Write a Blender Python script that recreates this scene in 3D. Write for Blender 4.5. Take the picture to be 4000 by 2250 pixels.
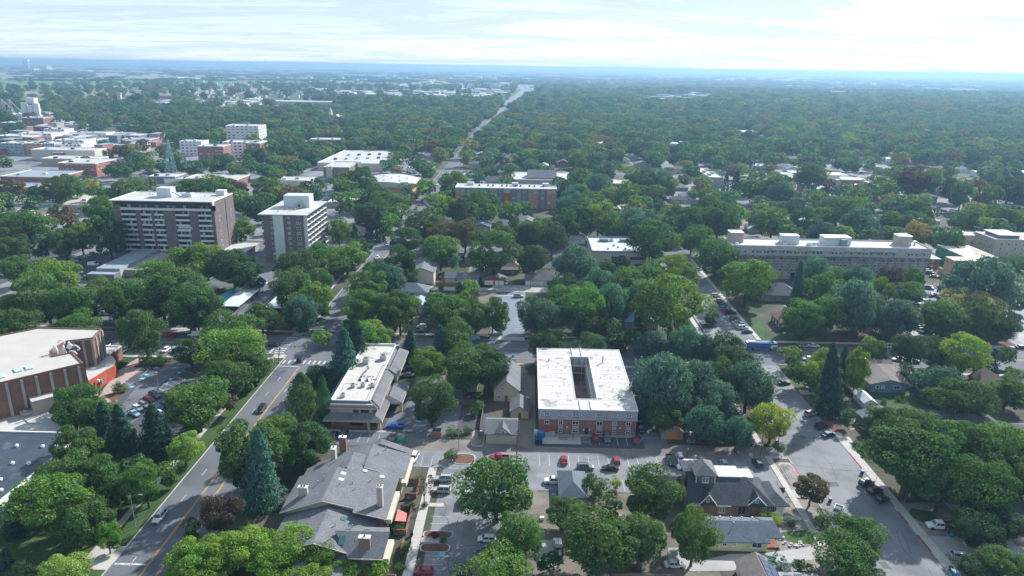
import bpy, bmesh, math, random
import numpy as np
from mathutils import Vector, Matrix
random.seed(7); RNG = np.random.default_rng(11)
S = bpy.context.scene
for o in list(bpy.data.objects): bpy.data.objects.remove(o)
COL = S.collection
# ---------------------------------------------------------------- camera
FPX, CAMH, YH, ROLL, VPX = 2780.0, 105.0, 260.0, 0.0150, 2065.0     # focal length in px of a 4000 px wide frame, height in metres
PITCH = math.atan((1125 - YH) / FPX)
def cam_axes(yaw):
    f = np.array([math.sin(yaw)*math.cos(PITCH), math.cos(yaw)*math.cos(PITCH), -math.sin(PITCH)])
    r = np.array([math.cos(yaw), -math.sin(yaw), 0.0]); u = np.cross(r, f); a = math.atan(ROLL)
    return f, r*math.cos(a) + u*math.sin(a), -r*math.sin(a) + u*math.cos(a)
CF, CR, CU = cam_axes(-0.01787)
cam = bpy.data.objects.new('camera', bpy.data.cameras.new('camera')); COL.objects.link(cam)
cam.data.sensor_width = 36.0; cam.data.lens = FPX/4000*36.0
cam.data.clip_start = 1.0; cam.data.clip_end = 90000.0
M = Matrix.Identity(4)
for i in range(3):
    M[i][0], M[i][1], M[i][2] = CR[i], CU[i], -CF[i]
M[2][3] = CAMH
cam.matrix_world = M; S.camera = cam
def P(x, y, z=0.0):                      # the point of height z seen at pixel (x, y) of the 4000 x 2250 frame
    d = CF + CR*(x-2000)/FPX - CU*(y-1125)/FPX
    t = (z-CAMH)/d[2]
    return np.array([d[0]*t, d[1]*t, z])
def Q(X, Y, Z=0.0):                      # and back: world point to pixel, with the px per metre there
    v = np.array([X, Y, Z-CAMH]); w = float(v @ CF)
    return 2000+FPX*float(v @ CR)/w, 1125-FPX*float(v @ CU)/w, FPX/w
# ---------------------------------------------------------------- light
SUN_EL, SUN_AZ = 34.0, 38.0             # degrees above the horizon; degrees to the right of +Y
w = bpy.data.worlds.new('World'); S.world = w; w.use_nodes = True
nt = w.node_tree; N = nt.nodes; LK = nt.links; N.clear()
def wn(t, **k):
    n = N.new(t)
    for a, b in k.items(): setattr(n, a, b)
    return n
sky = wn('ShaderNodeTexSky', sky_type='NISHITA', sun_disc=False, sun_elevation=math.radians(SUN_EL), sun_rotation=math.radians(SUN_AZ),
         altitude=1500.0, air_density=1.0, dust_density=0.8, ozone_density=2.0)
tc = wn('ShaderNodeTexCoord'); sep = wn('ShaderNodeSeparateXYZ'); LK.new(tc.outputs['Generated'], sep.inputs[0])
zz = wn('ShaderNodeMath', operation='MAXIMUM'); LK.new(sep.outputs[2], zz.inputs[0]); zz.inputs[1].default_value = 0.0
za = wn('ShaderNodeMath', operation='ADD'); LK.new(zz.outputs[0], za.inputs[0]); za.inputs[1].default_value = 0.055
dx = wn('ShaderNodeMath', operation='DIVIDE'); LK.new(sep.outputs[0], dx.inputs[0]); LK.new(za.outputs[0], dx.inputs[1])
dy = wn('ShaderNodeMath', operation='DIVIDE'); LK.new(sep.outputs[1], dy.inputs[0]); LK.new(za.outputs[0], dy.inputs[1])
cmb = wn('ShaderNodeCombineXYZ'); LK.new(dx.outputs[0], cmb.inputs[0]); LK.new(dy.outputs[0], cmb.inputs[1])
def cloud(scale, rot, sx, sy, det, lo, hi, dist=0.0):
    mp = wn('ShaderNodeMapping'); mp.inputs['Rotation'].default_value = (0, 0, math.radians(rot)); mp.inputs['Scale'].default_value = (sx, sy, 1)
    LK.new(cmb.outputs[0], mp.inputs[0])
    t = wn('ShaderNodeTexNoise'); t.inputs['Scale'].default_value = scale; t.inputs['Detail'].default_value = det; t.inputs['Roughness'].default_value = 0.62
    t.inputs['Distortion'].default_value = dist
    LK.new(mp.outputs[0], t.inputs['Vector'])
    r = wn('ShaderNodeMapRange'); r.inputs['From Min'].default_value = lo; r.inputs['From Max'].default_value = hi; LK.new(t.outputs[0], r.inputs[0])
    return r
c1 = cloud(0.34, 22, 0.7, 1.25, 10, 0.38, 0.60, 1.1); c2 = cloud(1.5, -14, 0.7, 1.7, 9, 0.42, 0.66, 1.6)
mx = wn('ShaderNodeMath', operation='MULTIPLY'); LK.new(c2.outputs[0], mx.inputs[0]); mx.inputs[1].default_value = 0.55
ad = wn('ShaderNodeMath', operation='ADD', use_clamp=True); LK.new(c1.outputs[0], ad.inputs[0]); LK.new(mx.outputs[0], ad.inputs[1])
veil = wn('ShaderNodeMapRange'); veil.inputs['To Min'].default_value = 0.40; veil.inputs['To Max'].default_value = 0.95; LK.new(ad.outputs[0], veil.inputs[0])
bwn = wn('ShaderNodeRGBToBW'); LK.new(sky.outputs[0], bwn.inputs[0])
whit = wn('ShaderNodeMix', data_type='RGBA', blend_type='MULTIPLY'); whit.inputs[0].default_value = 1.0
LK.new(bwn.outputs[0], whit.inputs[6]); whit.inputs[7].default_value = (1.12, 1.21, 1.30, 1)
even = wn('ShaderNodeMix', data_type='RGBA'); even.inputs[0].default_value = 0.86; LK.new(whit.outputs[2], even.inputs[6]); even.inputs[7].default_value = (2.8, 3.6, 4.4, 1)   # thin high cloud evens the brightness out
mixs = wn('ShaderNodeMix', data_type='RGBA'); LK.new(veil.outputs[0], mixs.inputs[0]); LK.new(sky.outputs[0], mixs.inputs[6]); LK.new(even.outputs[2], mixs.inputs[7])
bg = wn('ShaderNodeBackground'); bg.inputs[1].default_value = 0.092; LK.new(mixs.outputs[2], bg.inputs[0])
wo = wn('ShaderNodeOutputWorld'); LK.new(bg.outputs[0], wo.inputs[0])
sl = bpy.data.lights.new('sun', 'SUN'); sl.energy = 3.7; sl.angle = math.radians(1.4); sl.color = (1.0, 0.975, 0.94)
so = bpy.data.objects.new('sun', sl); COL.objects.link(so)
a, e = math.radians(SUN_AZ), math.radians(SUN_EL)
SUND = Vector((math.sin(a)*math.cos(e), math.cos(a)*math.cos(e), math.sin(e)))
so.rotation_euler = SUND.to_track_quat('Z', 'Y').to_euler(); so.location = (0, 0, 400)
S.view_settings.view_transform = 'Standard'; S.view_settings.look = 'None'; S.view_settings.gamma = 1.0
S.view_settings.use_curve_mapping = False; S.view_settings.exposure = 1.14
S.render.engine = 'CYCLES'
S.cycles.max_bounces = 5; S.cycles.diffuse_bounces = 2; S.cycles.glossy_bounces = 2; S.cycles.transmission_bounces = 3
S.cycles.transparent_max_bounces = 6; S.cycles.volume_bounces = 1; S.cycles.caustics_reflective = False; S.cycles.caustics_refractive = False
S.cycles.use_denoising = True; S.cycles.denoiser = 'OPENIMAGEDENOISE'; S.cycles.denoising_input_passes = 'RGB_ALBEDO_NORMAL'
S.cycles.sample_clamp_indirect = 6.0
# ---------------------------------------------------------------- helpers: objects
LABELS = []                              # (object, base label, pixel x, pixel y) waiting for their final wording
def tag(o, label=None, cat=None, group=None, kind=None):
    if label: o['label'] = label
    if cat: o['category'] = cat
    if group: o['group'] = group
    if kind: o['kind'] = kind
    return o
def thing(name, label, cat, loc=(0, 0, 0), rz=0.0, group=None):
    o = bpy.data.objects.new(name, None); COL.objects.link(o)
    o.empty_display_size = 0.5; o.location = loc; o.rotation_euler = (0, 0, rz)
    return tag(o, label, cat, group)
def link(name, me, parent=None, loc=(0, 0, 0), rz=0.0):
    o = bpy.data.objects.new(name, me); COL.objects.link(o)
    if parent is not None: o.parent = parent
    o.location = loc; o.rotation_euler = (0, 0, rz)
    return o
def root_of(o):
    while o.parent: o = o.parent
    return o
KIDS = {}
def copy_tree(o, parent=None, kids=None):
    c = o.copy(); COL.objects.link(c); c.parent = parent
    for ch in (kids or {}).get(o.name, []): copy_tree(ch, c, kids)
    return c
def kid_map(root):
    m = {}
    def rec(o):
        m[o.name] = list(o.children)
        for c in o.children: rec(c)
    rec(root); return m
class MB:                                # collects faces, then links them as ONE mesh object
    def __init__(s): s.v = []; s.f = []; s.m = []
    def face(s, pts, mi=0):
        n = len(s.v); s.v += [tuple(float(c) for c in p) for p in pts]; s.f.append(tuple(range(n, n+len(pts)))); s.m.append(mi); return s
    def box(s, x0, y0, z0, x1, y1, z1, mi=0, top=None, bottom=True):
        if x1 < x0: x0, x1 = x1, x0
        if y1 < y0: y0, y1 = y1, y0
        a = [(x0,y0,z0),(x1,y0,z0),(x1,y1,z0),(x0,y1,z0),(x0,y0,z1),(x1,y0,z1),(x1,y1,z1),(x0,y1,z1)]
        n = len(s.v); s.v += a
        fs = [(4,5,6,7),(0,1,5,4),(1,2,6,5),(2,3,7,6),(3,0,4,7)]
        if bottom: fs.append((3,2,1,0))
        for i, q in enumerate(fs):
            s.f.append(tuple(n+k for k in q)); s.m.append(mi if (i or top is None) else top)
        return s
    def prism(s, pts, z0, z1, mi=0, top=None):       # vertical prism over a counter-clockwise outline
        n = len(pts)
        s.face([(p[0], p[1], z1) for p in pts], mi if top is None else top)
        s.face([(p[0], p[1], z0) for p in reversed(pts)], mi)
        for i in range(n):
            a, b = pts[i], pts[(i+1) % n]
            s.face([(a[0],a[1],z0),(b[0],b[1],z0),(b[0],b[1],z1),(a[0],a[1],z1)], mi)
        return s
    def slab(s, pts, t, mi=0):           # a tilted plate: top polygon and the same t lower
        lo = [(p[0], p[1], p[2]-t) for p in pts]; n = len(pts)
        s.face(pts, mi); s.face(lo[::-1], mi)
        for i in range(n):
            j = (i+1) % n
            s.face([lo[i], lo[j], pts[j], pts[i]], mi)
        return s
    def cyl(s, x, y, z0, z1, r0, r1=None, n=8, mi=0, cap=True):
        r1 = r0 if r1 is None else r1
        b = [(x+r0*math.cos(2*math.pi*k/n), y+r0*math.sin(2*math.pi*k/n), z0) for k in range(n)]
        t = [(x+r1*math.cos(2*math.pi*k/n), y+r1*math.sin(2*math.pi*k/n), z1) for k in range(n)]
        for k in range(n):
            j = (k+1) % n; s.face([b[k], b[j], t[j], t[k]], mi)
        if cap: s.face(t, mi); s.face(b[::-1], mi)
        return s
    def bar(s, p, q, r0, r1=None, n=6, mi=0):        # a tapered bar between two points
        p, q = Vector(p), Vector(q); r1 = r0 if r1 is None else r1
        d = (q-p).normalized(); a = d.orthogonal().normalized(); b = d.cross(a)
        A = [p+(a*math.cos(2*math.pi*k/n)+b*math.sin(2*math.pi*k/n))*r0 for k in range(n)]
        B = [q+(a*math.cos(2*math.pi*k/n)+b*math.sin(2*math.pi*k/n))*r1 for k in range(n)]
        for k in range(n):
            j = (k+1) % n; s.face([A[k], A[j], B[j], B[k]], mi)
        s.face(B, mi); s.face(A[::-1], mi)
        return s
    def mesh(s, name, mats, off=(0, 0, 0), smooth=False):
        me = bpy.data.meshes.new(name)
        me.from_pydata([(v[0]-off[0], v[1]-off[1], v[2]-off[2]) for v in s.v], [], s.f)
        mats = mats if isinstance(mats, (list, tuple)) else [mats]
        for m in mats: me.materials.append(m)
        if len(mats) > 1: me.polygons.foreach_set('material_index', s.m)
        if smooth: me.polygons.foreach_set('use_smooth', [True]*len(s.f))
        me.validate(); me.update(); return me
    def build(s, name, mats, parent=None, local=False, smooth=False):   # world coordinates unless local
        off = (0, 0, 0)
        if parent is not None and not local: off = tuple(root_of(parent).location)
        return link(name, s.mesh(name, mats, off, smooth), parent)
# ---------------------------------------------------------------- helpers: materials
MATS = {}
def mat(name, c, rough=0.85, vary=0.18, scale=0.8, c2=None, lo=0.45, hi=0.65, bump=0.0, metal=0.0, fine=0.0, spec=0.3, coord='Object', objcol=False):
    """A plain surface: base colour, slow tonal variation, an optional second colour in patches, fine grain."""
    if name in MATS: return MATS[name]
    m = bpy.data.materials.new(name); m.use_nodes = True; MATS[name] = m
    nt = m.node_tree; b = nt.nodes['Principled BSDF']
    b.inputs['Roughness'].default_value = rough; b.inputs['Metallic'].default_value = metal; b.inputs['Specular IOR Level'].default_value = spec
    tc = nt.nodes.new('ShaderNodeTexCoord')
    src = tc.outputs['Object']
    if coord == 'World': src = nt.nodes.new('ShaderNodeNewGeometry').outputs['Position']
    def noise(sc, det=5):
        t = nt.nodes.new('ShaderNodeTexNoise'); t.inputs['Scale'].default_value = sc; t.inputs['Detail'].default_value = det
        nt.links.new(src, t.inputs['Vector']); return t.outputs[0]
    def mixc(fac, a, bb, blend='MIX'):
        x = nt.nodes.new('ShaderNodeMix'); x.data_type = 'RGBA'; x.blend_type = blend
        if hasattr(fac, 'node'): nt.links.new(fac, x.inputs[0])
        else: x.inputs[0].default_value = fac
        for v, k in ((a, 6), (bb, 7)):
            if hasattr(v, 'node'): nt.links.new(v, x.inputs[k])
            else: x.inputs[k].default_value = (*v, 1)
        return x.outputs[2]
    def rng(f, lo, hi, a=0.0, bb=1.0):
        r = nt.nodes.new('ShaderNodeMapRange'); r.inputs[1].default_value = lo; r.inputs[2].default_value = hi
        r.inputs[3].default_value = a; r.inputs[4].default_value = bb; nt.links.new(f, r.inputs[0]); return r.outputs[0]
    if objcol:
        oi = nt.nodes.new('ShaderNodeObjectInfo'); col = oi.outputs['Color']
        if c2: col = mixc(rng(noise(scale*1.7), lo, hi), col, c2)
    else:
        col = c
        if c2: col = mixc(rng(noise(scale*1.7), lo, hi), c, c2)
    if vary:
        g = rng(noise(scale), 0.3, 0.7, 1-vary, 1+vary)
        cb = nt.nodes.new('ShaderNodeCombineColor')
        for k in range(3): nt.links.new(g, cb.inputs[k])
        col = mixc(1.0, col, cb.outputs[0], 'MULTIPLY')
    if fine:
        g = rng(noise(scale*14 if scale*14 > 3 else 3.0, 2), 0.3, 0.7, 1-fine, 1+fine)
        cb = nt.nodes.new('ShaderNodeCombineColor')
        for k in range(3): nt.links.new(g, cb.inputs[k])
        col = mixc(1.0, col, cb.outputs[0], 'MULTIPLY')
    if hasattr(col, 'node'): nt.links.new(col, b.inputs['Base Color'])
    else: b.inputs['Base Color'].default_value = (*col, 1)
    if bump:
        bp = nt.nodes.new('ShaderNodeBump'); bp.inputs['Strength'].default_value = bump; bp.inputs['Distance'].default_value = 0.1
        nt.links.new(noise(scale*6), bp.inputs['Height']); nt.links.new(bp.outputs[0], b.inputs['Normal'])
    return m
def masonry(name, c, c2, mortar, bw=0.25, bh=0.08, vary=0.15):     # courses far too small to pick apart from here
    if name in MATS: return MATS[name]
    m = mat(name, c, 0.9, 0)
    nt = m.node_tree; b = nt.nodes['Principled BSDF']
    tc = nt.nodes['Texture Coordinate']; sp = nt.nodes.new('ShaderNodeSeparateXYZ'); nt.links.new(tc.outputs['Object'], sp.inputs[0])
    ad = nt.nodes.new('ShaderNodeMath'); ad.operation = 'ADD'; nt.links.new(sp.outputs[0], ad.inputs[0]); nt.links.new(sp.outputs[1], ad.inputs[1])
    cb = nt.nodes.new('ShaderNodeCombineXYZ'); nt.links.new(ad.outputs[0], cb.inputs[0]); nt.links.new(sp.outputs[2], cb.inputs[1])
    br = nt.nodes.new('ShaderNodeTexBrick'); br.inputs['Scale'].default_value = 1.0; br.inputs['Brick Width'].default_value = bw; br.inputs['Row Height'].default_value = bh
    br.inputs['Mortar Size'].default_value = 0.012; br.inputs['Color1'].default_value = (*c, 1); br.inputs['Color2'].default_value = (*c2, 1); br.inputs['Mortar'].default_value = (*mortar, 1)
    nt.links.new(cb.outputs[0], br.inputs['Vector'])
    ns = nt.nodes.new('ShaderNodeTexNoise'); ns.inputs['Scale'].default_value = 0.5; ns.inputs['Detail'].default_value = 6; nt.links.new(tc.outputs['Object'], ns.inputs['Vector'])
    r = nt.nodes.new('ShaderNodeMapRange'); r.inputs[1].default_value = .3; r.inputs[2].default_value = .7; r.inputs[3].default_value = 1-vary; r.inputs[4].default_value = 1+vary
    nt.links.new(ns.outputs[0], r.inputs[0])
    cc = nt.nodes.new('ShaderNodeCombineColor')
    for k in range(3): nt.links.new(r.outputs[0], cc.inputs[k])
    x = nt.nodes.new('ShaderNodeMix'); x.data_type = 'RGBA'; x.blend_type = 'MULTIPLY'; x.inputs[0].default_value = 1
    nt.links.new(br.outputs[0], x.inputs[6]); nt.links.new(cc.outputs[0], x.inputs[7]); nt.links.new(x.outputs[2], b.inputs['Base Color'])
    return m
def glass(name, c, rough=0.12):
    m = mat(name, c, rough, 0.25, 0.35, spec=0.6); return m
W = dict(blind=mat('drawn_blind', (.34,.34,.33), .7, .1),
 white=mat('white_paint', (.78,.78,.77), .6, .06), offwhite=mat('off_white_render', (.62,.61,.58), .85, .10),
 membrane=mat('white_roof_membrane', (.47,.465,.455), .75, .12, .10, c2=(.32,.31,.30), lo=.56, hi=.74, fine=.05),
 stained=mat('stained_white_membrane', (.50,.48,.45), .75, .08, .16, c2=(.25,.24,.23), lo=.58, hi=.70, fine=.05),
 tanroof=mat('pale_tan_roof_sheet', (.46,.435,.40), .8, .06, .2, fine=.04),
 gravelroof=mat('grey_gravel_roof', (.30,.31,.33), .95, .2, .5, fine=.25), greyroof=mat('grey_blue_flat_roof', (.26,.31,.36), .7, .15, .2, fine=.1),
 darkroof=mat('dark_membrane_roof', (.050,.066,.088), .42, .2, .12, c2=(.12,.14,.17), lo=.56, hi=.72, fine=.1),
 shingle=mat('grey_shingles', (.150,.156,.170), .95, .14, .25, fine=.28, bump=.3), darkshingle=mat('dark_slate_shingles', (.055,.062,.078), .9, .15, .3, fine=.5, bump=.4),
 brownshingle=mat('brown_shingles', (.15,.115,.10), .95, .15, .4, fine=.4), taupeshingle=mat('taupe_shingles', (.21,.18,.165), .95, .15, .4, fine=.35),
 blueshingle=mat('blue_grey_shingles', (.115,.148,.175), .9, .15, .4, fine=.4), redshingle=mat('red_brown_shingles', (.20,.12,.10), .95, .15, .4, fine=.35),
 metalblue=mat('blue_metal_roof', (.17,.30,.42), .45, .1, .3, fine=.12), tealroof=mat('teal_metal_roof', (.16,.28,.31), .5, .1, .3),
 greenroof=mat('green_metal_roof', (.07,.27,.21), .5, .1), palemetal=mat('pale_metal_roof', (.58,.62,.66), .45, .08, .4), whitemetal=mat('white_metal_roof', (.56,.60,.64), .5, .06),
 brick=masonry('red_brick', (.27,.105,.075), (.20,.075,.055), (.30,.25,.22)), redbrick=masonry('bright_red_brick', (.36,.10,.08), (.29,.08,.065), (.33,.22,.19)),
 brownbrick=masonry('brown_brick', (.165,.125,.125), (.135,.10,.10), (.20,.175,.17)), hallbrick=masonry('hall_brick', (.215,.095,.062), (.16,.072,.050), (.22,.16,.13)),
 tanbrick=masonry('tan_block', (.42,.36,.30), (.38,.32,.27), (.45,.41,.36), .4, .2), conblock=masonry('grey_concrete_panel', (.43,.42,.40), (.41,.40,.38), (.27,.26,.25), 3.0, 1.2),
 concrete=mat('grey_concrete', (.34,.325,.305), .9, .12, .3, fine=.08), darkconc=mat('dark_concrete', (.17,.165,.16), .9, .1), lightconc=mat('light_concrete', (.50,.49,.47), .9, .1, .4, fine=.08),
 lilac=mat('lilac_grey_siding', (.36,.36,.42), .8, .05), beige=mat('beige_siding', (.44,.40,.34), .85, .08), cream=mat('cream_stucco', (.60,.55,.46), .85, .08),
 tan=mat('tan_stucco', (.46,.38,.31), .85, .08), greysiding=mat('grey_siding', (.26,.27,.27), .85, .08), olive=mat('olive_siding', (.17,.165,.12), .85, .08),
 yellow=mat('pale_yellow_siding', (.60,.62,.36), .85, .08), bluewall=mat('blue_siding', (.12,.24,.33), .8, .1), tealwall=mat('teal_siding', (.07,.19,.21), .8, .1),
 greenwall=mat('dull_green_siding', (.13,.18,.14), .85, .1), redpaint=mat('dark_red_paint', (.28,.045,.05), .7, .1), redwall=mat('red_stucco', (.42,.085,.045), .8, .12),
 bluegrey=mat('blue_grey_panel', (.30,.36,.40), .8, .08), terracotta=mat('terracotta_panel', (.46,.22,.16), .85, .08), khaki=mat('khaki_panel', (.30,.29,.20), .85, .08),
 slate=mat('slate_panel', (.16,.20,.23), .8, .08), orange=mat('orange_stucco', (.62,.29,.12), .85, .08), sheath=mat('green_sheathing', (.055,.23,.14), .8, .12),
 ply=mat('plywood', (.48,.33,.21), .85, .15, .5, fine=.12), deckply=mat('roof_decking', (.66,.56,.47), .85, .15, .3, c2=(.35,.26,.19), lo=.55, hi=.7),
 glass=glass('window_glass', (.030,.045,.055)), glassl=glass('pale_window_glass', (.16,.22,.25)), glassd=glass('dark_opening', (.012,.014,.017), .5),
 metal=mat('galvanised_metal', (.42,.44,.46), .45, .1, metal=.6), darkmetal=mat('dark_metal', (.05,.05,.055), .5, .1), black=mat('black_rubber', (.018,.018,.02), .8, .1),
 wood=mat('brown_timber', (.15,.085,.05), .9, .2, 1.2), fencewood=mat('cedar_boards', (.33,.16,.085), .9, .2, 1.2), greywood=mat('weathered_timber', (.17,.14,.12), .95, .2, 1.2),
 skylight=mat('skylight_dome', (.45,.56,.58), .25, .1, spec=.6), tealglass=mat('tinted_skylight', (.05,.13,.14), .15, .1, spec=.7),
 yellowp=mat('yellow_paint', (.60,.42,.04), .6, .1), bluepaint=mat('blue_paint', (.03,.12,.42), .5, .1), bluebin=mat('bright_blue_plastic', (.015,.22,.62), .5, .1), navy=mat('navy_steel', (.012,.035,.11), .5, .15),
 greenp=mat('green_plastic', (.02,.30,.17), .5, .1), tealp=mat('teal_paint', (.02,.32,.36), .5, .1), redsail=mat('red_cloth', (.75,.20,.18), .8, .1), orangep=mat('orange_paint', (.65,.22,.02), .6, .1),
)
# ---------------------------------------------------------------- helpers: buildings
WIN = {}
def win_mesh(w, h, frame, pane, panes, sill):
    k = (round(w,2), round(h,2), frame, pane, panes, sill)
    if k not in WIN:
        t = min(0.12, w*0.12)
        f = MB(); f.box(-w/2, -.07, -h/2, -w/2+t, .0, h/2); f.box(w/2-t, -.07, -h/2, w/2, .0, h/2)
        f.box(-w/2+t, -.068, h/2-t, w/2-t, .0, h/2); f.box(-w/2+t, -.068, -h/2, w/2-t, .0, -h/2+t)
        for i in range(1, panes):
            x = -w/2 + w*i/panes; f.box(x-t*.4, -.06, -h/2+t, x+t*.4, .0, h/2-t)
        if sill: f.box(-w/2-.1, -.14, -h/2-.12, w/2+.1, -.002, -h/2-.002)
        g = MB(); g.face([(-w/2+t, -.025, -h/2+t), (w/2-t, -.025, -h/2+t), (w/2-t, -.025, h/2-t), (-w/2+t, -.025, h/2-t)])
        WIN[k] = (f.mesh('window', W[frame]), g.mesh('pane', W[pane]))
    return WIN[k]
ROT = {'S': 0.0, 'E': math.pi/2, 'N': math.pi, 'W': -math.pi/2}
def window(par, side, x, y, z, w, h, frame='white', pane='glass', panes=2, sill=False, name='window'):
    if pane == 'glass': pane = random.choice(('glass','glass','glass','glassl','glassd','blind'))
    f, g = win_mesh(w, h, frame, pane, panes, sill); L = root_of(par).location
    o = link(name, f, par, (x-L[0], y-L[1], z-L[2]), ROT[side]); link('pane', g, o)
    return o
def wrow(par, side, fixed, a, b, n, z, w, h, **k):   # n windows evenly spaced between a and b
    for i in range(n):
        t = a+(b-a)*(i+.5)/n
        if side in 'SN': window(par, side, t, fixed, z, w, h, **k)
        else: window(par, side, fixed, t, z, w, h, **k)
FOOT = []                                # footprints (x0, y0, x1, y1) that trees and weeds keep clear of
MARK = []                                # landmarks (name, px, py) for wording labels
def mark(name, px, py): MARK.append((name, px, py))
def box_building(name, label, cat, x0, y0, x1, y1, h, wall, roof, par=0.5, front=6, coping='white', group=None, z0=0.0):
    o = thing(name, label, cat, ((x0+x1)/2, (y0+y1)/2, z0), group=group)
    b = MB(); b.box(x0, y0, z0-.3 if z0 == 0 else z0, x1, y1, z0+h, 0); b.build('wall', W[wall], o)
    roof_pan(o, x0, y0, x1, y1, z0+h, roof, par, coping)
    if y0 > 430: front = max(front, (14-.5*h)*y0/85)      # trees in front stay low enough to leave the building in view
    FOOT.append((x0-2, y0-front, x1+2, y1+2))
    return o
def roof_pan(o, x0, y0, x1, y1, z, roof, par=0.5, coping='white', t=0.35):
    r = MB(); r.box(x0+t, y0+t, z, x1-t, y1-t, z+.08); r.build('roof', W[roof], o)
    if par:
        p = MB(); e = .04
        p.box(x0-e, y0-e, z, x1+e, y0+t, z+par); p.box(x0-e, y1-t, z, x1+e, y1+e, z+par)
        p.box(x0-e, y0+t, z, x0+t, y1-t, z+par); p.box(x1-t, y0+t, z, x1+e, y1-t, z+par)
        p.build('parapet', W[coping], o)
def unit(o, x, y, z, sx=1.6, sy=1.6, sz=1.3, m='metal', fan=True, name='air_conditioner'):
    b = MB(); b.box(x-sx/2, y-sy/2, z, x+sx/2, y+sy/2, z+sz)
    u = b.build(name, W[m], o)
    if fan:
        c = MB(); c.cyl(x, y, z+sz+.004, z+sz+.10, min(sx, sy)*.33, n=10); c.build('fan_grille', W['darkmetal'], u)
    return u
def pipe(o, x, y, z, h=.8, r=.09, name='vent_pipe', m='metal'):
    b = MB(); b.cyl(x, y, z-.3, z+h, r, n=6); b.cyl(x, y, z+h+.003, z+h+.16, r*1.9, r*1.5, n=6); return b.build(name, W[m], o)
def gable_roof(o, x0, y0, x1, y1, ze, zr, axis, mt, over=.45, t=.22, wall=None, name='roof', ridge=.5):
    X0, Y0, X1, Y1 = x0-over, y0-over, x1+over, y1+over
    r = MB()
    if axis == 'y':                      # ridge runs along y
        c = x0+(x1-x0)*ridge; sl = (zr-ze)/max(c-x0, .1); sr = (zr-ze)/max(x1-c, .1)
        zl, zrr = ze-over*sl, ze-over*sr
        r.slab([(X0,Y0,zl),(c,Y0,zr),(c,Y1,zr),(X0,Y1,zl)], t); r.slab([(c,Y0,zr),(X1,Y0,zrr),(X1,Y1,zrr),(c,Y1,zr)], t)
        if wall:
            g = MB()
            for yy in (y0+.02, y1-.02): g.face([(x0,yy,ze-.3),(x1,yy,ze-.3),(x1,yy,ze-.02),(c,yy,zr-.2),(x0,yy,ze-.02)])
            g.build('gable', W[wall], o)
    else:
        c = y0+(y1-y0)*ridge; sl = (zr-ze)/max(c-y0, .1); sr = (zr-ze)/max(y1-c, .1)
        zl, zrr = ze-over*sl, ze-over*sr
        r.slab([(X0,Y0,zl),(X1,Y0,zl),(X1,c,zr),(X0,c,zr)], t); r.slab([(X0,c,zr),(X1,c,zr),(X1,Y1,zrr),(X0,Y1,zrr)], t)
        if wall:
            g = MB()
            for xx in (x0+.02, x1-.02): g.face([(xx,y0,ze-.3),(xx,y1,ze-.3),(xx,y1,ze-.02),(xx,c,zr-.2),(xx,y0,ze-.02)])
            g.build('gable', W[wall], o)
    return r.build(name, W[mt], o)
def hip_roof(o, x0, y0, x1, y1, ze, zr, mt, over=.5, name='roof', t=.2):
    X0, Y0, X1, Y1 = x0-over, y0-over, x1+over, y1+over; r = MB()
    w, d = X1-X0, Y1-Y0; ze -= .15
    if w >= d: A, B = (X0+d/2, (Y0+Y1)/2, zr), (X1-d/2, (Y0+Y1)/2, zr)
    else: A, B = ((X0+X1)/2, Y0+w/2, zr), ((X0+X1)/2, Y1-w/2, zr)
    c = [(X0,Y0,ze),(X1,Y0,ze),(X1,Y1,ze),(X0,Y1,ze)]
    if w >= d:
        r.slab([c[0],c[1],B,A], t); r.slab([c[1],c[2],B], t); r.slab([c[2],c[3],A,B], t); r.slab([c[3],c[0],A], t)
    else:
        r.slab([c[0],c[1],A], t); r.slab([c[1],c[2],B,A], t); r.slab([c[2],c[3],B], t); r.slab([c[3],c[0],A,B], t)
    return r.build(name, W[mt], o)
def chimney(o, x, y, z0, z1, sx=.7, sy=.7, m='brick', cap=True):
    b = MB(); b.box(x-sx/2, y-sy/2, z0, x+sx/2, y+sy/2, z1); c = b.build('chimney', W[m], o)
    if cap:
        k = MB(); k.box(x-sx/2-.1, y-sy/2-.1, z1+.002, x+sx/2+.1, y+sy/2+.1, z1+.14); k.cyl(x, y, z1+.143, z1+.5, .16, n=6); k.build('chimney_cap', W['lightconc'], c)
    return c
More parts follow.
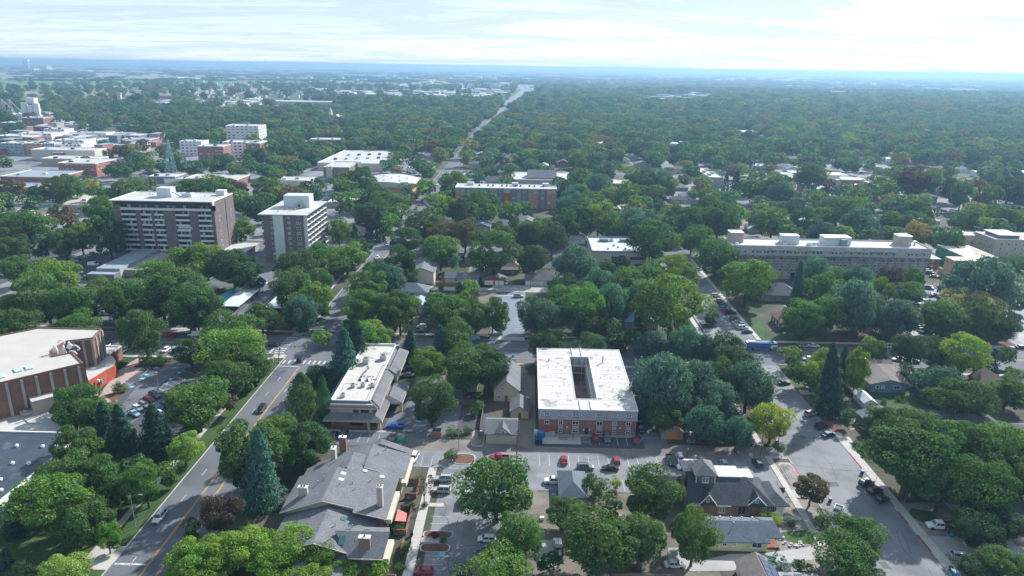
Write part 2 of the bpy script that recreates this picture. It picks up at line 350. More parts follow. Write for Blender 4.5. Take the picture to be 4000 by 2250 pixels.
def house(label, x0, y0, x1, y1, ze=2.9, zr=5.2, kind='gx', wall='beige', roof='shingle', front=4, wins=2, chim=None, cat='house', name='house', group=None, frame='white', door=True, side='W'):
    o = thing(name, label, cat, ((x0+x1)/2, (y0+y1)/2, 0), group=group)
    b = MB(); b.box(x0, y0, -.3, x1, y1, ze); b.build('wall', W[wall], o)
    if kind == 'gx': gable_roof(o, x0, y0, x1, y1, ze, zr, 'x', roof, wall=wall)
    elif kind == 'gy': gable_roof(o, x0, y0, x1, y1, ze, zr, 'y', roof, wall=wall)
    elif kind == 'hip': hip_roof(o, x0, y0, x1, y1, ze, zr, roof)
    if y0 > 430: front = max(front, (12-.7*zr)*y0/110)
    FOOT.append((x0-1.5, y0-front, x1+1.5, y1+1.5))
    if wins: 
        for fl in range(int(max(1, ze//2.7))): wrow(o, 'S', y0, x0+.6, x1-.6, wins, 1.6+fl*2.8, 1.1, 1.25, frame=frame, sill=True)
        xs = x0 if side == 'W' else x1
        for fl in range(int(max(1, ze//2.7))): wrow(o, side, xs, y0+.8, y1-.8, max(2, int((y1-y0)/4)), 1.6+fl*2.8, 1.0, 1.25, frame=frame, sill=True)
    if door:
        d = MB(); xm = x0+(x1-x0)*.5; d.box(xm-.45, y0-.05, 0, xm+.45, y0-.002, 2.05); d.build('door', W['redpaint' if wall in ('greysiding','bluewall') else 'wood'], o)
    if chim: chimney(o, *chim)
    return o
# ---------------------------------------------------------------- the setting: ground, roads, lots, walks
G = dict(
 earth=mat('yard_earth', (.10,.090,.072), 1, .25, .05, c2=(.045,.065,.030), lo=.40, hi=.60, fine=.25, coord='World'),
 asphalt=mat('street_asphalt', (.135,.146,.165), .9, .14, .045, c2=(.088,.097,.112), lo=.50, hi=.72, fine=.10, coord='World'),
 oldasphalt=mat('bleached_asphalt', (.215,.220,.235), .92, .16, .06, c2=(.145,.150,.162), lo=.48, hi=.66, fine=.12, coord='World'),
 darkasphalt=mat('dark_asphalt', (.075,.080,.092), .9, .16, .06, fine=.15, coord='World'),  # asphalt in a darker colour than the street's
 bluelot=mat('sealed_blue_grey_asphalt', (.17,.205,.25), .8, .10, .06, fine=.10, coord='World'),
 alley=mat('gravel_alley', (.205,.185,.168), 1, .18, .08, c2=(.15,.14,.13), lo=.48, hi=.68, fine=.2, coord='World'),
 dirt=mat('bare_dirt', (.19,.165,.145), 1, .18, .1, c2=(.11,.105,.075), lo=.45, hi=.65, fine=.25, coord='World'),
 mulch=mat('red_brown_mulch', (.135,.072,.050), 1, .2, .2, fine=.35, coord='World'),
 gravel=mat('pinkish_gravel_bed', (.27,.235,.215), 1, .15, .2, c2=(.17,.15,.14), lo=.45, hi=.65, fine=.35, coord='World'),
 lawn=mat('lawn_grass', (.042,.085,.024), 1, .25, .12, c2=(.095,.09,.045), lo=.56, hi=.74, fine=.3, coord='World'),
 walk=mat('pale_pavement', (.45,.43,.40), .9, .08, .15, fine=.08, coord='World'), walk2=mat('grey_pavement', (.36,.355,.345), .9, .1, .15, fine=.1, coord='World'),
 plaza=mat('pinkish_plaza_paving', (.37,.29,.265), .9, .08, .3, fine=.08, coord='World'), kerb=mat('kerb_concrete', (.43,.42,.40), .9, .08, .4), redkerb=mat('red_kerb_paint', (.36,.045,.06), .7, .15, 1.0),
 line=mat('white_marking_paint', (.52,.53,.54), .7, .28, 1.2), yline=mat('yellow_marking_paint', (.62,.33,.07), .7, .2, .8), bluel=mat('blue_marking_paint', (.13,.40,.62), .7, .1, 1),
 field=mat('stubble_field', (.25,.225,.15), 1, .12, .002, fine=.05, coord='World'), gfield=mat('green_field', (.10,.185,.07), 1, .12, .002, coord='World'),
 tfield=mat('tan_field', (.34,.29,.21), 1, .1, .002, coord='World'), pond=mat('open_water', (.30,.36,.40), .08, .02, .01, spec=1.0),
)
def sheet(name, pts, m, z, kind='structure'):
    b = MB(); b.face([(p[0], p[1], z) for p in pts]); o = b.build(name, G[m]); o['kind'] = kind; return o
def rect(name, x0, y0, x1, y1, m, z): return sheet(name, [(x0,y0),(x1,y0),(x1,y1),(x0,y1)], m, z)
def pxsheet(name, pts, m, z): return sheet(name, [tuple(P(x, y)[:2]) for x, y in pts], m, z)
# the plain: one sheet to the horizon, rising to low hills at both ends of it; fields far off are a patchwork in the material
def plain():
    R = [0,150,400,900,1600,2600,4000,6000,8500,11500,15000,18500,21000,23000,25000]
    A = np.radians(np.linspace(-64, 64, 97)); vs, fs = [], []
    for r in R:
        for a in A:
            f = max(0.0, (r-12000)/13000)
            hgt = f*f*(22 + 70*min(1, abs(a+.05)/.60)**1.1 + 8*math.sin(a*23+1) + 5*math.sin(a*57))
            vs.append((r*math.sin(a), r*math.cos(a)-(160 if r < 200 else 0), hgt))
    n = len(A)
    for i in range(len(R)-1):
        for j in range(n-1): fs.append((i*n+j+1, i*n+j, (i+1)*n+j, (i+1)*n+j+1)[::-1] if False else (i*n+j, (i*n+j+1), (i+1)*n+j+1, (i+1)*n+j)[::-1])
    me = bpy.data.meshes.new('ground'); me.from_pydata(vs, [], fs)
    m = mat('ground_cover', (.10,.090,.072), 1, .2, .05, c2=(.045,.065,.030), lo=.40, hi=.60, fine=.25, coord='World')
    nt = m.node_tree; b = nt.nodes['Principled BSDF']; near = b.inputs['Base Color'].links[0].from_socket
    geo = nt.nodes.new('ShaderNodeNewGeometry'); mp = nt.nodes.new('ShaderNodeMapping'); mp.inputs['Scale'].default_value = (1/620, 1/900, 1)
    nt.links.new(geo.outputs['Position'], mp.inputs[0])
    vo = nt.nodes.new('ShaderNodeTexVoronoi'); vo.distance = 'CHEBYCHEV'; vo.inputs['Scale'].default_value = 1.0; vo.inputs['Randomness'].default_value = .75; nt.links.new(mp.outputs[0], vo.inputs['Vector'])
    sp = nt.nodes.new('ShaderNodeSeparateColor'); nt.links.new(vo.outputs['Color'], sp.inputs[0])
    ra = nt.nodes.new('ShaderNodeValToRGB'); cr = ra.color_ramp; cr.interpolation = 'CONSTANT'
    for k, (p, c) in enumerate([(0,(.055,.095,.045)),(.30,(.20,.19,.12)),(.48,(.075,.13,.06)),(.62,(.27,.235,.165)),(.78,(.05,.09,.045)),(.9,(.16,.17,.10))]):
        e = cr.elements[k] if k < 2 else cr.elements.new(p)
        e.position = p; e.color = (*c, 1)
    nt.links.new(sp.outputs[0], ra.inputs[0])
    ln = nt.nodes.new('ShaderNodeVectorMath'); ln.operation = 'LENGTH'; nt.links.new(geo.outputs['Position'], ln.inputs[0])
    rg = nt.nodes.new('ShaderNodeMapRange'); rg.inputs[1].default_value = 2200; rg.inputs[2].default_value = 2900; nt.links.new(ln.outputs['Value'], rg.inputs[0])
    mx = nt.nodes.new('ShaderNodeMix'); mx.data_type = 'RGBA'; nt.links.new(rg.outputs[0], mx.inputs[0]); nt.links.new(near, mx.inputs[6]); nt.links.new(ra.outputs[0], mx.inputs[7])
    nt.links.new(mx.outputs[2], b.inputs['Base Color'])
    me.materials.append(m); o = link('ground', me); o['kind'] = 'structure'
plain()
# streets: two avenues to the north and the streets that cross them
rect('avenue_road', -88.6, -60, -71.0, 1500, 'asphalt', .034)
rect('side_street_road', 76.0, -60, 94.5, 640, 'oldasphalt', .034)
rect('cross_street_road', -620, 247.5, 700, 266.5, 'asphalt', .040)
for y in (404, 572, 735): rect('cross_street_road', -700, y, 900, y+18, 'asphalt', .040)
for x in (-255, -420, 250, 415): rect('back_street_road', x, 120 if x > 0 or x < -300 else 270, x+14, 900, 'oldasphalt', .028)
# the avenue runs on north as a wide pale highway to the skyline
pxsheet('highway', [(1868,520),(1893,520),(1935,480),(1995,425),(2022,400),(2068,375),(2098,352),(2086,346),(2062,337),(2070,318),(2070,300),(2067,284),(2061,284),(2057,302),(2038,326),(2024,340),(2036,352),(2010,372),(1968,402),(1935,445),(1895,485)], 'oldasphalt', .5)
for q, (pts, m) in enumerate([
  ([(0,318),(540,318),(560,330),(300,338),(0,342)], 'gfield'), ([(0,284),(600,287),(900,300),(560,312),(0,312)], 'field'),
  ([(0,343),(330,343),(560,352),(330,357),(0,352)], 'gfield'), ([(70,386),(270,383),(268,400),(150,408),(60,402)], 'gfield'),
  ([(735,421),(1030,412),(1340,412),(1345,425),(1200,434),(760,437)], 'tfield'), ([(520,330),(900,316),(1100,325),(800,345),(620,352)], 'gfield'),
  ([(2160,360),(2250,358),(2255,370),(2150,372)], 'gfield'), ([(2560,300),(2990,305),(2900,318),(2600,312)], 'tfield'), ([(3000,305),(3420,300),(3400,316),(3000,318)], 'field'),
  ([(600,262),(1300,268),(1200,276),(600,272)], 'tfield'), ([(380,410),(430,402),(520,405),(450,420)], 'oldasphalt')]):
    pxsheet('field' if m != 'oldasphalt' else 'freight_yard', pts, m, .8+.05*q)
pxsheet('reservoir', [(3915,322),(3950,323.5),(4100,326),(4300,330),(4300,334),(4100,331),(3950,330),(3910,327)], 'pond', 2.5)
# blocks: earth is the default; lots, alleys and plots lie on it
rect('rear_alley', -33, 179.6, 76.0, 186.2, 'alley', .026)
rect('parking_lot', -21.5, 171.2, -29.4, 181.8, 'oldasphalt', .0165) if False else rect('parking_lot', -29.4, 171.0, -20.9, 181.8, 'oldasphalt', .0165)
rect('parking_lot', .5, 161.0, 69.3, 179.7, 'oldasphalt', .022)
rect('parking_lot', -21.0, 100, .6, 186.2, 'oldasphalt', .018)
rect('parking_lot', -60.5, 181.6, -21.0, 189.2, 'asphalt', .022)
rect('parking_lot', -30.0, 189.2, -19.5, 247, 'asphalt', .014)
rect('parking_lot', -19.5, 189.2, -9.6, 205, 'darkasphalt', .014)
rect('parking_lot', -41.4, 190.6, -29.4, 203, 'asphalt', .0125); rect('parking_lot', -37.4, 203, -29.4, 245, 'asphalt', .0125)
rect('parking_lot', 35.0, 172+9, 43.0, 247, 'asphalt', .020)
rect('parking_lot', 4.2, 183.4, 36, 190.6, 'darkasphalt', .030)
rect('service_lane', -2.5, 186.2, 4.4, 247, 'alley', .016)
rect('dirt_lane', .6, 90, 4.6, 161, 'dirt', .020)
rect('back_yard', 4.6, 120, 44, 160.6, 'dirt', .010)
pxsheet('concrete_pad', [(2103,2110),(2160,2108),(2170,2215),(2106,2215)], 'walk', .05)
pxsheet('driveway', [(2610,2140),(2730,2140),(2740,2190),(2850,2165),(2980,2162),(3210,2130),(3290,2150),(3190,2185),(3080,2200),(2980,2190),(2860,2230),(2700,2232),(2610,2200)], 'walk2', .05)
rect('rock_garden_bed', 60, 118, 69.4, 160.5, 'gravel', .012); rect('verge_bed', 71.2, 118, 75.8, 160, 'gravel', .012)
pxsheet('front_lawn', [(3050,2080),(3150,2070),(3205,2115),(3120,2130),(3060,2105)], 'lawn', .03)
rect('verge_bed', 71.3, 164, 75.7, 178, 'gravel', .016)
rect('front_yard', 97.2, 96, 130, 160, 'gravel', .012); pxsheet('front_lawn', [(3560,1985),(3640,2000),(3670,2030),(3600,2040),(3540,2010)], 'lawn', .04)
rect('gravel_drive', 97.2, 139.5, 116, 146, 'walk2', .030)
rect('verge_lawn', 95.0, 226, 98.6, 244, 'lawn', .05); rect('verge_lawn', 95.0, 206, 98.6, 222, 'lawn', .05); rect('verge_bed', 95.2, 194, 98.4, 203.5, 'mulch', .05)
rect('front_lawn', 101, 226, 112, 243, 'lawn', .03); rect('back_lawn', 114, 207, 140, 226, 'lawn', .02)
rect('verge_lawn', -93.7, 100, -89.0, 243, 'lawn', .05); rect('hall_lawn', -121, 100, -96, 172, 'lawn', .03)
rect('parking_lot', -137, 172, -97, 240, 'darkasphalt', .020)
pxsheet('entrance_plaza', [(330,1580),(400,1525),(470,1440),(545,1395),(560,1412),(520,1435),(560,1440),(478,1500),(440,1530),(460,1565),(440,1590),(420,1640),(380,1640)], 'plaza', .08)
pxsheet('aisle', [(430,1640),(530,1515),(590,1460),(690,1420),(760,1420),(700,1450),(640,1490),(560,1560),(470,1650)], 'asphalt', .040)
pxsheet('planting_bed', [(408,1545),(455,1530),(500,1520),(445,1575)], 'mulch', .10)
pxsheet('planting_bed', [(545,1420),(600,1405),(690,1405),(640,1425),(570,1436)], 'mulch', .10)
rect('verge_lawn', -150, 238, -97, 243, 'lawn', .05); rect('parking_bays', -170, 243, -97, 247.5, 'asphalt', .03)
rect('parking_lot', -250, 268, -120, 335, 'asphalt', .016); rect('parking_lot', -330, 300, -226, 402, 'darkasphalt', .014); rect('parking_lot', -200, 335, -96, 402, 'asphalt', .012)
rect('corner_lawn', -118, 272, -92, 300, 'mulch', .012); rect('corner_bed', -68, 272, -45, 300, 'dirt', .012)
rect('parking_lot', -13.6, 270.5, .6, 325, 'bluelot', .022); rect('lot_apron', -13.6, 266.5, .6, 270.5, 'walk', .046); pxsheet('gravel_plot', [(1870,1135),(1935,1132),(1940,1158),(1870,1200)], 'dirt', .03)
rect('lane_apron', -8, 325.8, .6, 331, 'bluelot', .022); rect('back_alley', -62, 331, 76, 337.5, 'walk2', .026); rect('garage_apron', -22, 337.5, 18, 342, 'walk2', .03)
rect('parking_lot', 12, 338, 32, 404, 'darkasphalt', .020); rect('parking_strip', -30, 345, -18, 404, 'alley', .016)
for x0, y0, x1, y1 in ((-26,337.5,-16,352), (-4.2,342,2,352), (-32,392,-22,404), (4,392,12,404), (4.5,268.5,60,274)): rect('front_lawn', x0, y0, x1, y1, 'lawn', .03)
rect('parking_lot', 160, 268, 240, 356, 'bluelot', .016); rect('parking_lot', 100, 350, 232, 361.5, 'darkasphalt', .020); rect('building_plot', 226, 330, 330, 402, 'dirt', .012)
rect('front_lawn', 97, 268.5, 104, 300, 'lawn', .04); rect('front_lawn', 106, 268.5, 124, 285, 'lawn', .03); rect('front_yard', 124, 272, 200, 284, 'mulch', .02)
rect('driveway', 163, 266.5, 171, 300, 'walk2', .05); rect('driveway', 204, 266.5, 214, 290, 'walk2', .05)
for r in ((-700,430,-98,1050), (-66,590,-30,660), (-60,640,30,690)): rect('paved_block', *r, 'oldasphalt', .008)
rect('parking_lot', -190, 425, -96, 560, 'oldasphalt', .018); rect('parking_lot', -170, 600, -97, 850, 'oldasphalt', .018); rect('parking_lot', 120, 560, 420, 900, 'oldasphalt', .012)
rect('parking_lot', 130, 428, 246, 560, 'alley', .012)
# kerbs, with red no-parking stretches
def kerb(name, x0, y0, x1, y1, m='kerb', z=.15):
    b = MB(); b.box(x0, y0, -.05, x1, y1, z); o = b.build(name, G[m]); o['kind'] = 'structure'
for y0, y1 in ((60,246.5),(268.0,403),(424,571),(591,734)):
    kerb('kerb', -88.9, y0, -88.65, y1); kerb('kerb', -70.95, y0, -70.7, y1)
    if y1 < 640: kerb('kerb', 75.72, y0, 75.97, y1); kerb('kerb', 94.53, y0, 94.78, y1)
for x0, x1 in ((-400,-90.0),(-69.6,74.8),(95.8,420)):
    kerb('kerb', x0, 247.2, x1, 247.47); kerb('kerb', x0, 266.53, x1, 266.8); kerb('kerb', x0, 422.53, x1, 422.8); kerb('kerb', x0, 403.7, x1, 403.97)
for a in ((94.50,175.5,94.80,184),(94.50,150.4,94.80,155.5),(94.50,140,94.80,146.2),(94.50,200,94.80,232),(94.50,157.5,94.80,166),(75.70,166,75.99,177)): kerb('red_kerb', *a, 'redkerb', .154)
for a in ((-69,266.50,-24,266.83),(-112,266.50,-92,266.83),(0.8,266.50,20,266.83),(96,266.50,160,266.83),(-150,266.50,-124,266.83)): kerb('red_kerb', *a, 'redkerb', .154)
# pavements: near ones are laid slab by slab
SLAB = {}
def pavement(name, x0, y0, x1, y1, m='walk', slabs=True, step=1.55):
    bed = MB(); bed.box(x0, y0, -.05, x1, y1, .085); b = bed.build(name, G['walk2' if slabs else m]); b['kind'] = 'structure'
    if not slabs: return b
    along = 'y' if (y1-y0) > (x1-x0) else 'x'; n = int(((y1-y0) if along == 'y' else (x1-x0))/step); s = ((y1-y0) if along == 'y' else (x1-x0))/n
    wd = (x1-x0) if along == 'y' else (y1-y0); k = (along, round(wd,2), round(s,2), m)
    if k not in SLAB:
        q = MB(); a, c = (wd/2-.02, s/2-.03) if along == 'y' else (s/2-.03, wd/2-.02); q.box(-a, -c, 0, a, c, .03, bottom=False); SLAB[k] = q.mesh('paving_slab', G[m])
    for i in range(n):
        t = (i+.5)*s; px, py = ((x0+x1)/2, y0+t) if along == 'y' else (x0+t, (y0+y1)/2)
        link('paving_slab', SLAB[k], b, (px, py, .0855+random.uniform(0,.012)))
    return b
pavement('pavement', -95.6, 122, -93.9, 172); pavement('pavement', -95.6, 172, -93.9, 243.5, slabs=False)
pavement('pavement', 69.4, 124, 71.15, 181); pavement('pavement', 94.82, 128, 97.1, 196); pavement('pavement', 98.7, 205, 100.4, 243)
pavement('pavement', -25.0, 118, -22.75, 170.6); pavement('pavement', 69.4, 187, 71.15, 243, slabs=False)
for x0, x1 in ((-400,-93),(-68,-13.7),(.7,73.5),(97,420)): pavement('pavement', x0, 270.4, x1, 272.2, slabs=False)
for x0, x1 in ((-170,-96),(-68,69),(101,300)): pavement('pavement', x0, 241.6, x1, 243.3, slabs=False)
for x0 in (-94.8, -69.4, 73.9, 96.2):
    for y0, y1 in ((273,403),(425,571)): pavement('pavement', x0-.9, y0, x0+.9, y1, slabs=False)
pavement('entrance_walk', -22.7, 152.6, -19.0, 154.2); pavement('entrance_walk', -22.7, 138.6, -18.4, 140.4); pavement('forecourt', 4.6, 185.0, 17.6, 190.3, 'walk', step=3.2)
pavement('office_walk', -59.5, 189.2, -38.5, 190.5, 'walk2'); pavement('entrance_walk', 61, 151, 69.3, 152.4); pavement('driveway_apron', 71.2, 160.5, 75.9, 164, 'walk', slabs=False)
pavement('driveway_apron', 71.2, 179.8, 75.9, 186, 'walk2', slabs=False); pavement('driveway_apron', -93.8, 126.6, -88.9, 134.5, 'walk', slabs=False)
for y in (190.0, 222.5): pavement('driveway_apron', 94.9, y, 98.6, y+3.4, 'walk', slabs=False)
pavement('bus_stop_walk', -155, 267.2, -112, 270, 'walk2', slabs=False)
for x0, y0 in ((-93.5,267),(-93.5,243.6),(-71,243.6)): pavement('corner_ramp', x0, y0, x0+4.3, y0+3.3, 'walk', slabs=False)
# painted markings, one sheet of paint per lot or road
def paint(name, rects, m='line', z=.045):
    b = MB()
    for r in rects:
        if len(r) == 4: b.face([(r[0],r[1],z),(r[2],r[1],z),(r[2],r[3],z),(r[0],r[3],z)])
        else:                            # a slanted stripe x0 y0 x1 y1 width
            x0, y0, x1, y1, wd = r; d = Vector((x1-x0, y1-y0)).normalized(); nx, ny = -d.y*wd/2, d.x*wd/2
            b.face([(x0-nx,y0-ny,z),(x1-nx,y1-ny,z),(x1+nx,y1+ny,z),(x0+nx,y0+ny,z)])
    o = b.build(name, G[m]); o['kind'] = 'structure'
paint('lane_line', [(-84.75, y, -84.6, y+3.0) for y in range(104, 236, 12)] + [(-75.3, y, -75.15, y+3) for y in range(104, 236, 12)] + [(-84.75, y, -84.6, y+3) for y in list(range(276, 400, 12))+list(range(428,570,12))+list(range(596,730,12))])
paint('centre_line', [(-81.05, 100, -80.9, 236), (-80.75, 100, -80.6, 236), (-77.6, 100, -77.45, 214), (-77.3, y, -77.15, y+3) if False else (-77.3, 100, -77.15, 160), (-80.0, 274, -79.85, 402), (-79.7, 274, -79.55, 402), (-80, 426, -79.85, 570)], 'yline')
paint('stop_line', [(-88.3, 128.4, -81.3, 128.9), (-88.3, 236.0, -81.3, 236.5)])
paint('turn_arrow', [(-79.6, 226, -79.35, 228.6), (-80.6, 228.6, -79.35, 228.85), (-81.0, 228.2, -80.5, 229.3), (-79.6, 215, -79.35, 217.5)])
paint('zebra_crossing', [(x, 238.6, x+.6, 241.8) for x in np.arange(-88.0, -71.5, 1.85)] + [(x, 271.2, x+.6, 274.2) for x in np.arange(-88.0, -71.5, 1.85)])
paint('zebra_crossing', [(-94.6, y, -90.8, y+.65) for y in np.arange(248.6, 266, 1.95)], z=.050)
paint('stop_line', [(-96.2, 248, -95.6, 256.5)], z=.050)
paint('centre_line', [(-400, 256.5, -96, 256.65), (-400, 256.85, -96, 257.0), (-66, 257.2, 72, 257.33), (-66, 257.5, 72, 257.63), (100, 257.2, 420, 257.33), (100, 257.55, 420, 257.7)], 'yline', .050)
paint('lane_line', [(-150, 252.2, -97, 252.32)], z=.050)
paint('parking_line', [(x, 185.0, x+.10, 190.4) for x in (20.1, 22.85, 25.6, 28.35, 31.1, 33.85)] + [(17.7, 186.2+.75*k, 20.0, 186.32+.75*k) for k in range(5)] + [(33.9, 185.0, 36.2, 189.8, .12)])
paint('parking_line', [(x, 173.0, x+.10, 178.6) for x in np.arange(5.2, 68, 2.75)], z=.034)
paint('parking_line', [(x, 161.6, x+.10, 166.8) for x in np.arange(8, 48, 2.75)], z=.034)
paint('parking_line', [(x, 183.2, x+.10, 188.6) for x in (-53.2, -50.4, -47.6, -44.8, -42.0)], z=.034)
paint('parking_line', [(-21.4, y, -16.8, y+.1) for y in (170.6, 168, 159.6, 156.8, 148.6, 145.8, 143.2, 134, 131.2, 128.4)] + [(x, 171.2, x+.1, 176.6) for x in (-27.5, -24.7, -21.9)] + [(-21.2+.9*k, 136.6, -20.4+.9*k, 138.4, .12) for k in range(4)], z=.030)
paint('wheel_stop', [(-27.2, 171.0, -25.2, 171.2), (-24.2, 171.0, -22.2, 171.2)], z=.10)
paint('access_symbol', [(-18.2, 134.0, -16.6, 135.8), (-32.6, 196.5, -30.9, 197.4)], 'bluel', .034)
paint('access_symbol', [(-17.7, 134.3, -17.55, 135.2), (-17.7, 134.3, -17.1, 134.45), (-17.75, 135.3, -17.5, 135.55)], 'line', .040)
paint('parking_line', [(-13.2, y, -8.6, y+.12) for y in np.arange(272, 324, 2.7)] + [(-3.6, y, .3, y+.12) for y in np.arange(272, 324, 2.7)] + [(-13.6, 325.0, .6, 325.7)], z=.034)
paint('parking_line', [(12.8, y, 17.6, y+.12) for y in np.arange(346, 372, 2.7)], z=.034)
paint('parking_line', [(36.0, y, 41, y+.1) for y in np.arange(190, 240, 2.8)], z=.034)
paint('lane_line', [(-700, 412.9, 900, 413.02)], 'yline', .050)
# the hall's parking: slanted bays on both sides of a spine, hatched access aisles and blue badges
def hp(*pts): return [tuple(P(x, y)[:2]) for x, y in pts]
L = []
for k in range(9):                       # upper row of hatching by the plaza
    (x0, y0), (x1, y1) = hp((488+k*9, 1494+(k % 2)), (498+k*9+6, 1500+(k % 2)+6)); L.append((x0, y0, x1, y1, .12))
for (a, b_) in (((478,1500),(580,1420)), ((500,1508),(548,1486)), ((520,1465),(590,1432)), ((550,1470),(586,1440)), ((622,1520),(720,1445)), ((700,1480),(775,1484)), ((706,1445),(800,1475)), ((640,1555),(770,1484)), ((622,1520),(672,1538)), ((650,1500),(700,1520)), ((676,1468),(730,1486)), ((665,1488),(715,1505)), ((560,1620),(640,1555)), ((596,1655),(650,1622)), ((470,1680),(560,1620)), ((690,1690),(760,1668)), ((660,1700),(745,1690))):
    (x0, y0), (x1, y1) = hp(a, b_); L.append((x0, y0, x1, y1, .12))
for k in range(8):
    (x0, y0), (x1, y1) = hp((625+k*7, 1522-k*1.0), (652+k*7, 1538-k*2.5)); L.append((x0, y0, x1, y1, .11))
for k in range(7):
    (x0, y0), (x1, y1) = hp((682+k*6.5, 1466+k*2.0), (676+k*6.5+4, 1476+k*2.2)); L.append((x0, y0, x1, y1, .11))
for k in range(6):
    (x0, y0), (x1, y1) = hp((560+k*11, 1440-k*3.4), (566+k*11, 1446-k*3.4)); L.append((x0, y0, x1, y1, .11))
paint('parking_line', L, z=.060)
paint('access_symbol', [(p[0]-.8, p[1]-.75, p[0]+.8, p[1]+.75) for p in hp((610,1437),(573,1464),(556,1479),(515,1511),(702,1456),(668,1481),(645,1500))], 'bluel', .066)
paint('access_symbol', [(p[0]-.3, p[1]-.3, p[0]+.15, p[1]+.3) for p in hp((610,1437),(573,1464),(556,1479),(515,1511),(702,1456),(668,1481),(645,1500))], 'line', .072)
# patches, tar lines and oil stains worn into the paving
G['patch'] = mat('asphalt_patch', (.125,.130,.140), .9, .2, .2, fine=.12, coord='World'); G['tar'] = mat('tar_line', (.035,.036,.040), .7, .1); G['palepatch'] = mat('pale_worn_asphalt', (.245,.247,.255), .95, .15, .1, fine=.12, coord='World')
wrnd = random.Random(3)
def wear(zones, n, m, z, wr_, hr_, name):
    b = MB()
    for k in range(n):
        x0, y0, x1, y1 = wrnd.choice(zones); w_, h_ = wrnd.uniform(*wr_), wrnd.uniform(*hr_); x, y = wrnd.uniform(x0, max(x0+.1, x1-w_)), wrnd.uniform(y0, max(y0+.1, y1-h_)); q = [(x,y),(x+w_,y+wrnd.uniform(-.3,.3)),(x+w_+wrnd.uniform(-.4,.4),y+h_),(x+wrnd.uniform(-.4,.4),y+h_)]
        b.face([(p[0], p[1], z+k*.00004) for p in q])
    o = b.build(name, G[m]); o['kind'] = 'structure'
LOTS = [(3,161,68,179),(-20,110,0,180),(76.5,100,94,246),(77,100,94,200)]
wear(LOTS, 16, 'patch', .0375, (.8,2.6), (.8,2.4), 'asphalt_patch'); wear(LOTS, 14, 'palepatch', .0362, (2,5), (.8,2.0), 'asphalt_patch'); wear([(-88,100,-71.5,236),(-60,248,70,266)], 14, 'patch', .0425, (1.0,3.2), (2,7), 'asphalt_patch')
b = MB()
for k in range(90):
    x0, y0, x1, y1 = wrnd.choice(LOTS+[(-88,100,-72,236),(-60,248,70,266)]); p = Vector((wrnd.uniform(x0,x1), wrnd.uniform(y0,y1))); a_ = wrnd.choice((0, math.pi/2))+wrnd.uniform(-.25,.25)
    for j in range(wrnd.randrange(2,6)):
        q = p+Vector((math.cos(a_), math.sin(a_)))*wrnd.uniform(1.5,3.5); a_ += wrnd.uniform(-.5,.5)
        if not (x0 < q.x < x1 and y0 < q.y < y1): break
        d = (q-p).normalized()*.045; nx, ny = -d.y, d.x; b.face([(p.x-nx,p.y-ny,.0435),(q.x-nx,q.y-ny,.0435),(q.x+nx,q.y+ny,.0435),(p.x+nx,p.y+ny,.0435)]); p = q
o = b.build('tar_crack', G['tar']); o['kind'] = 'structure'
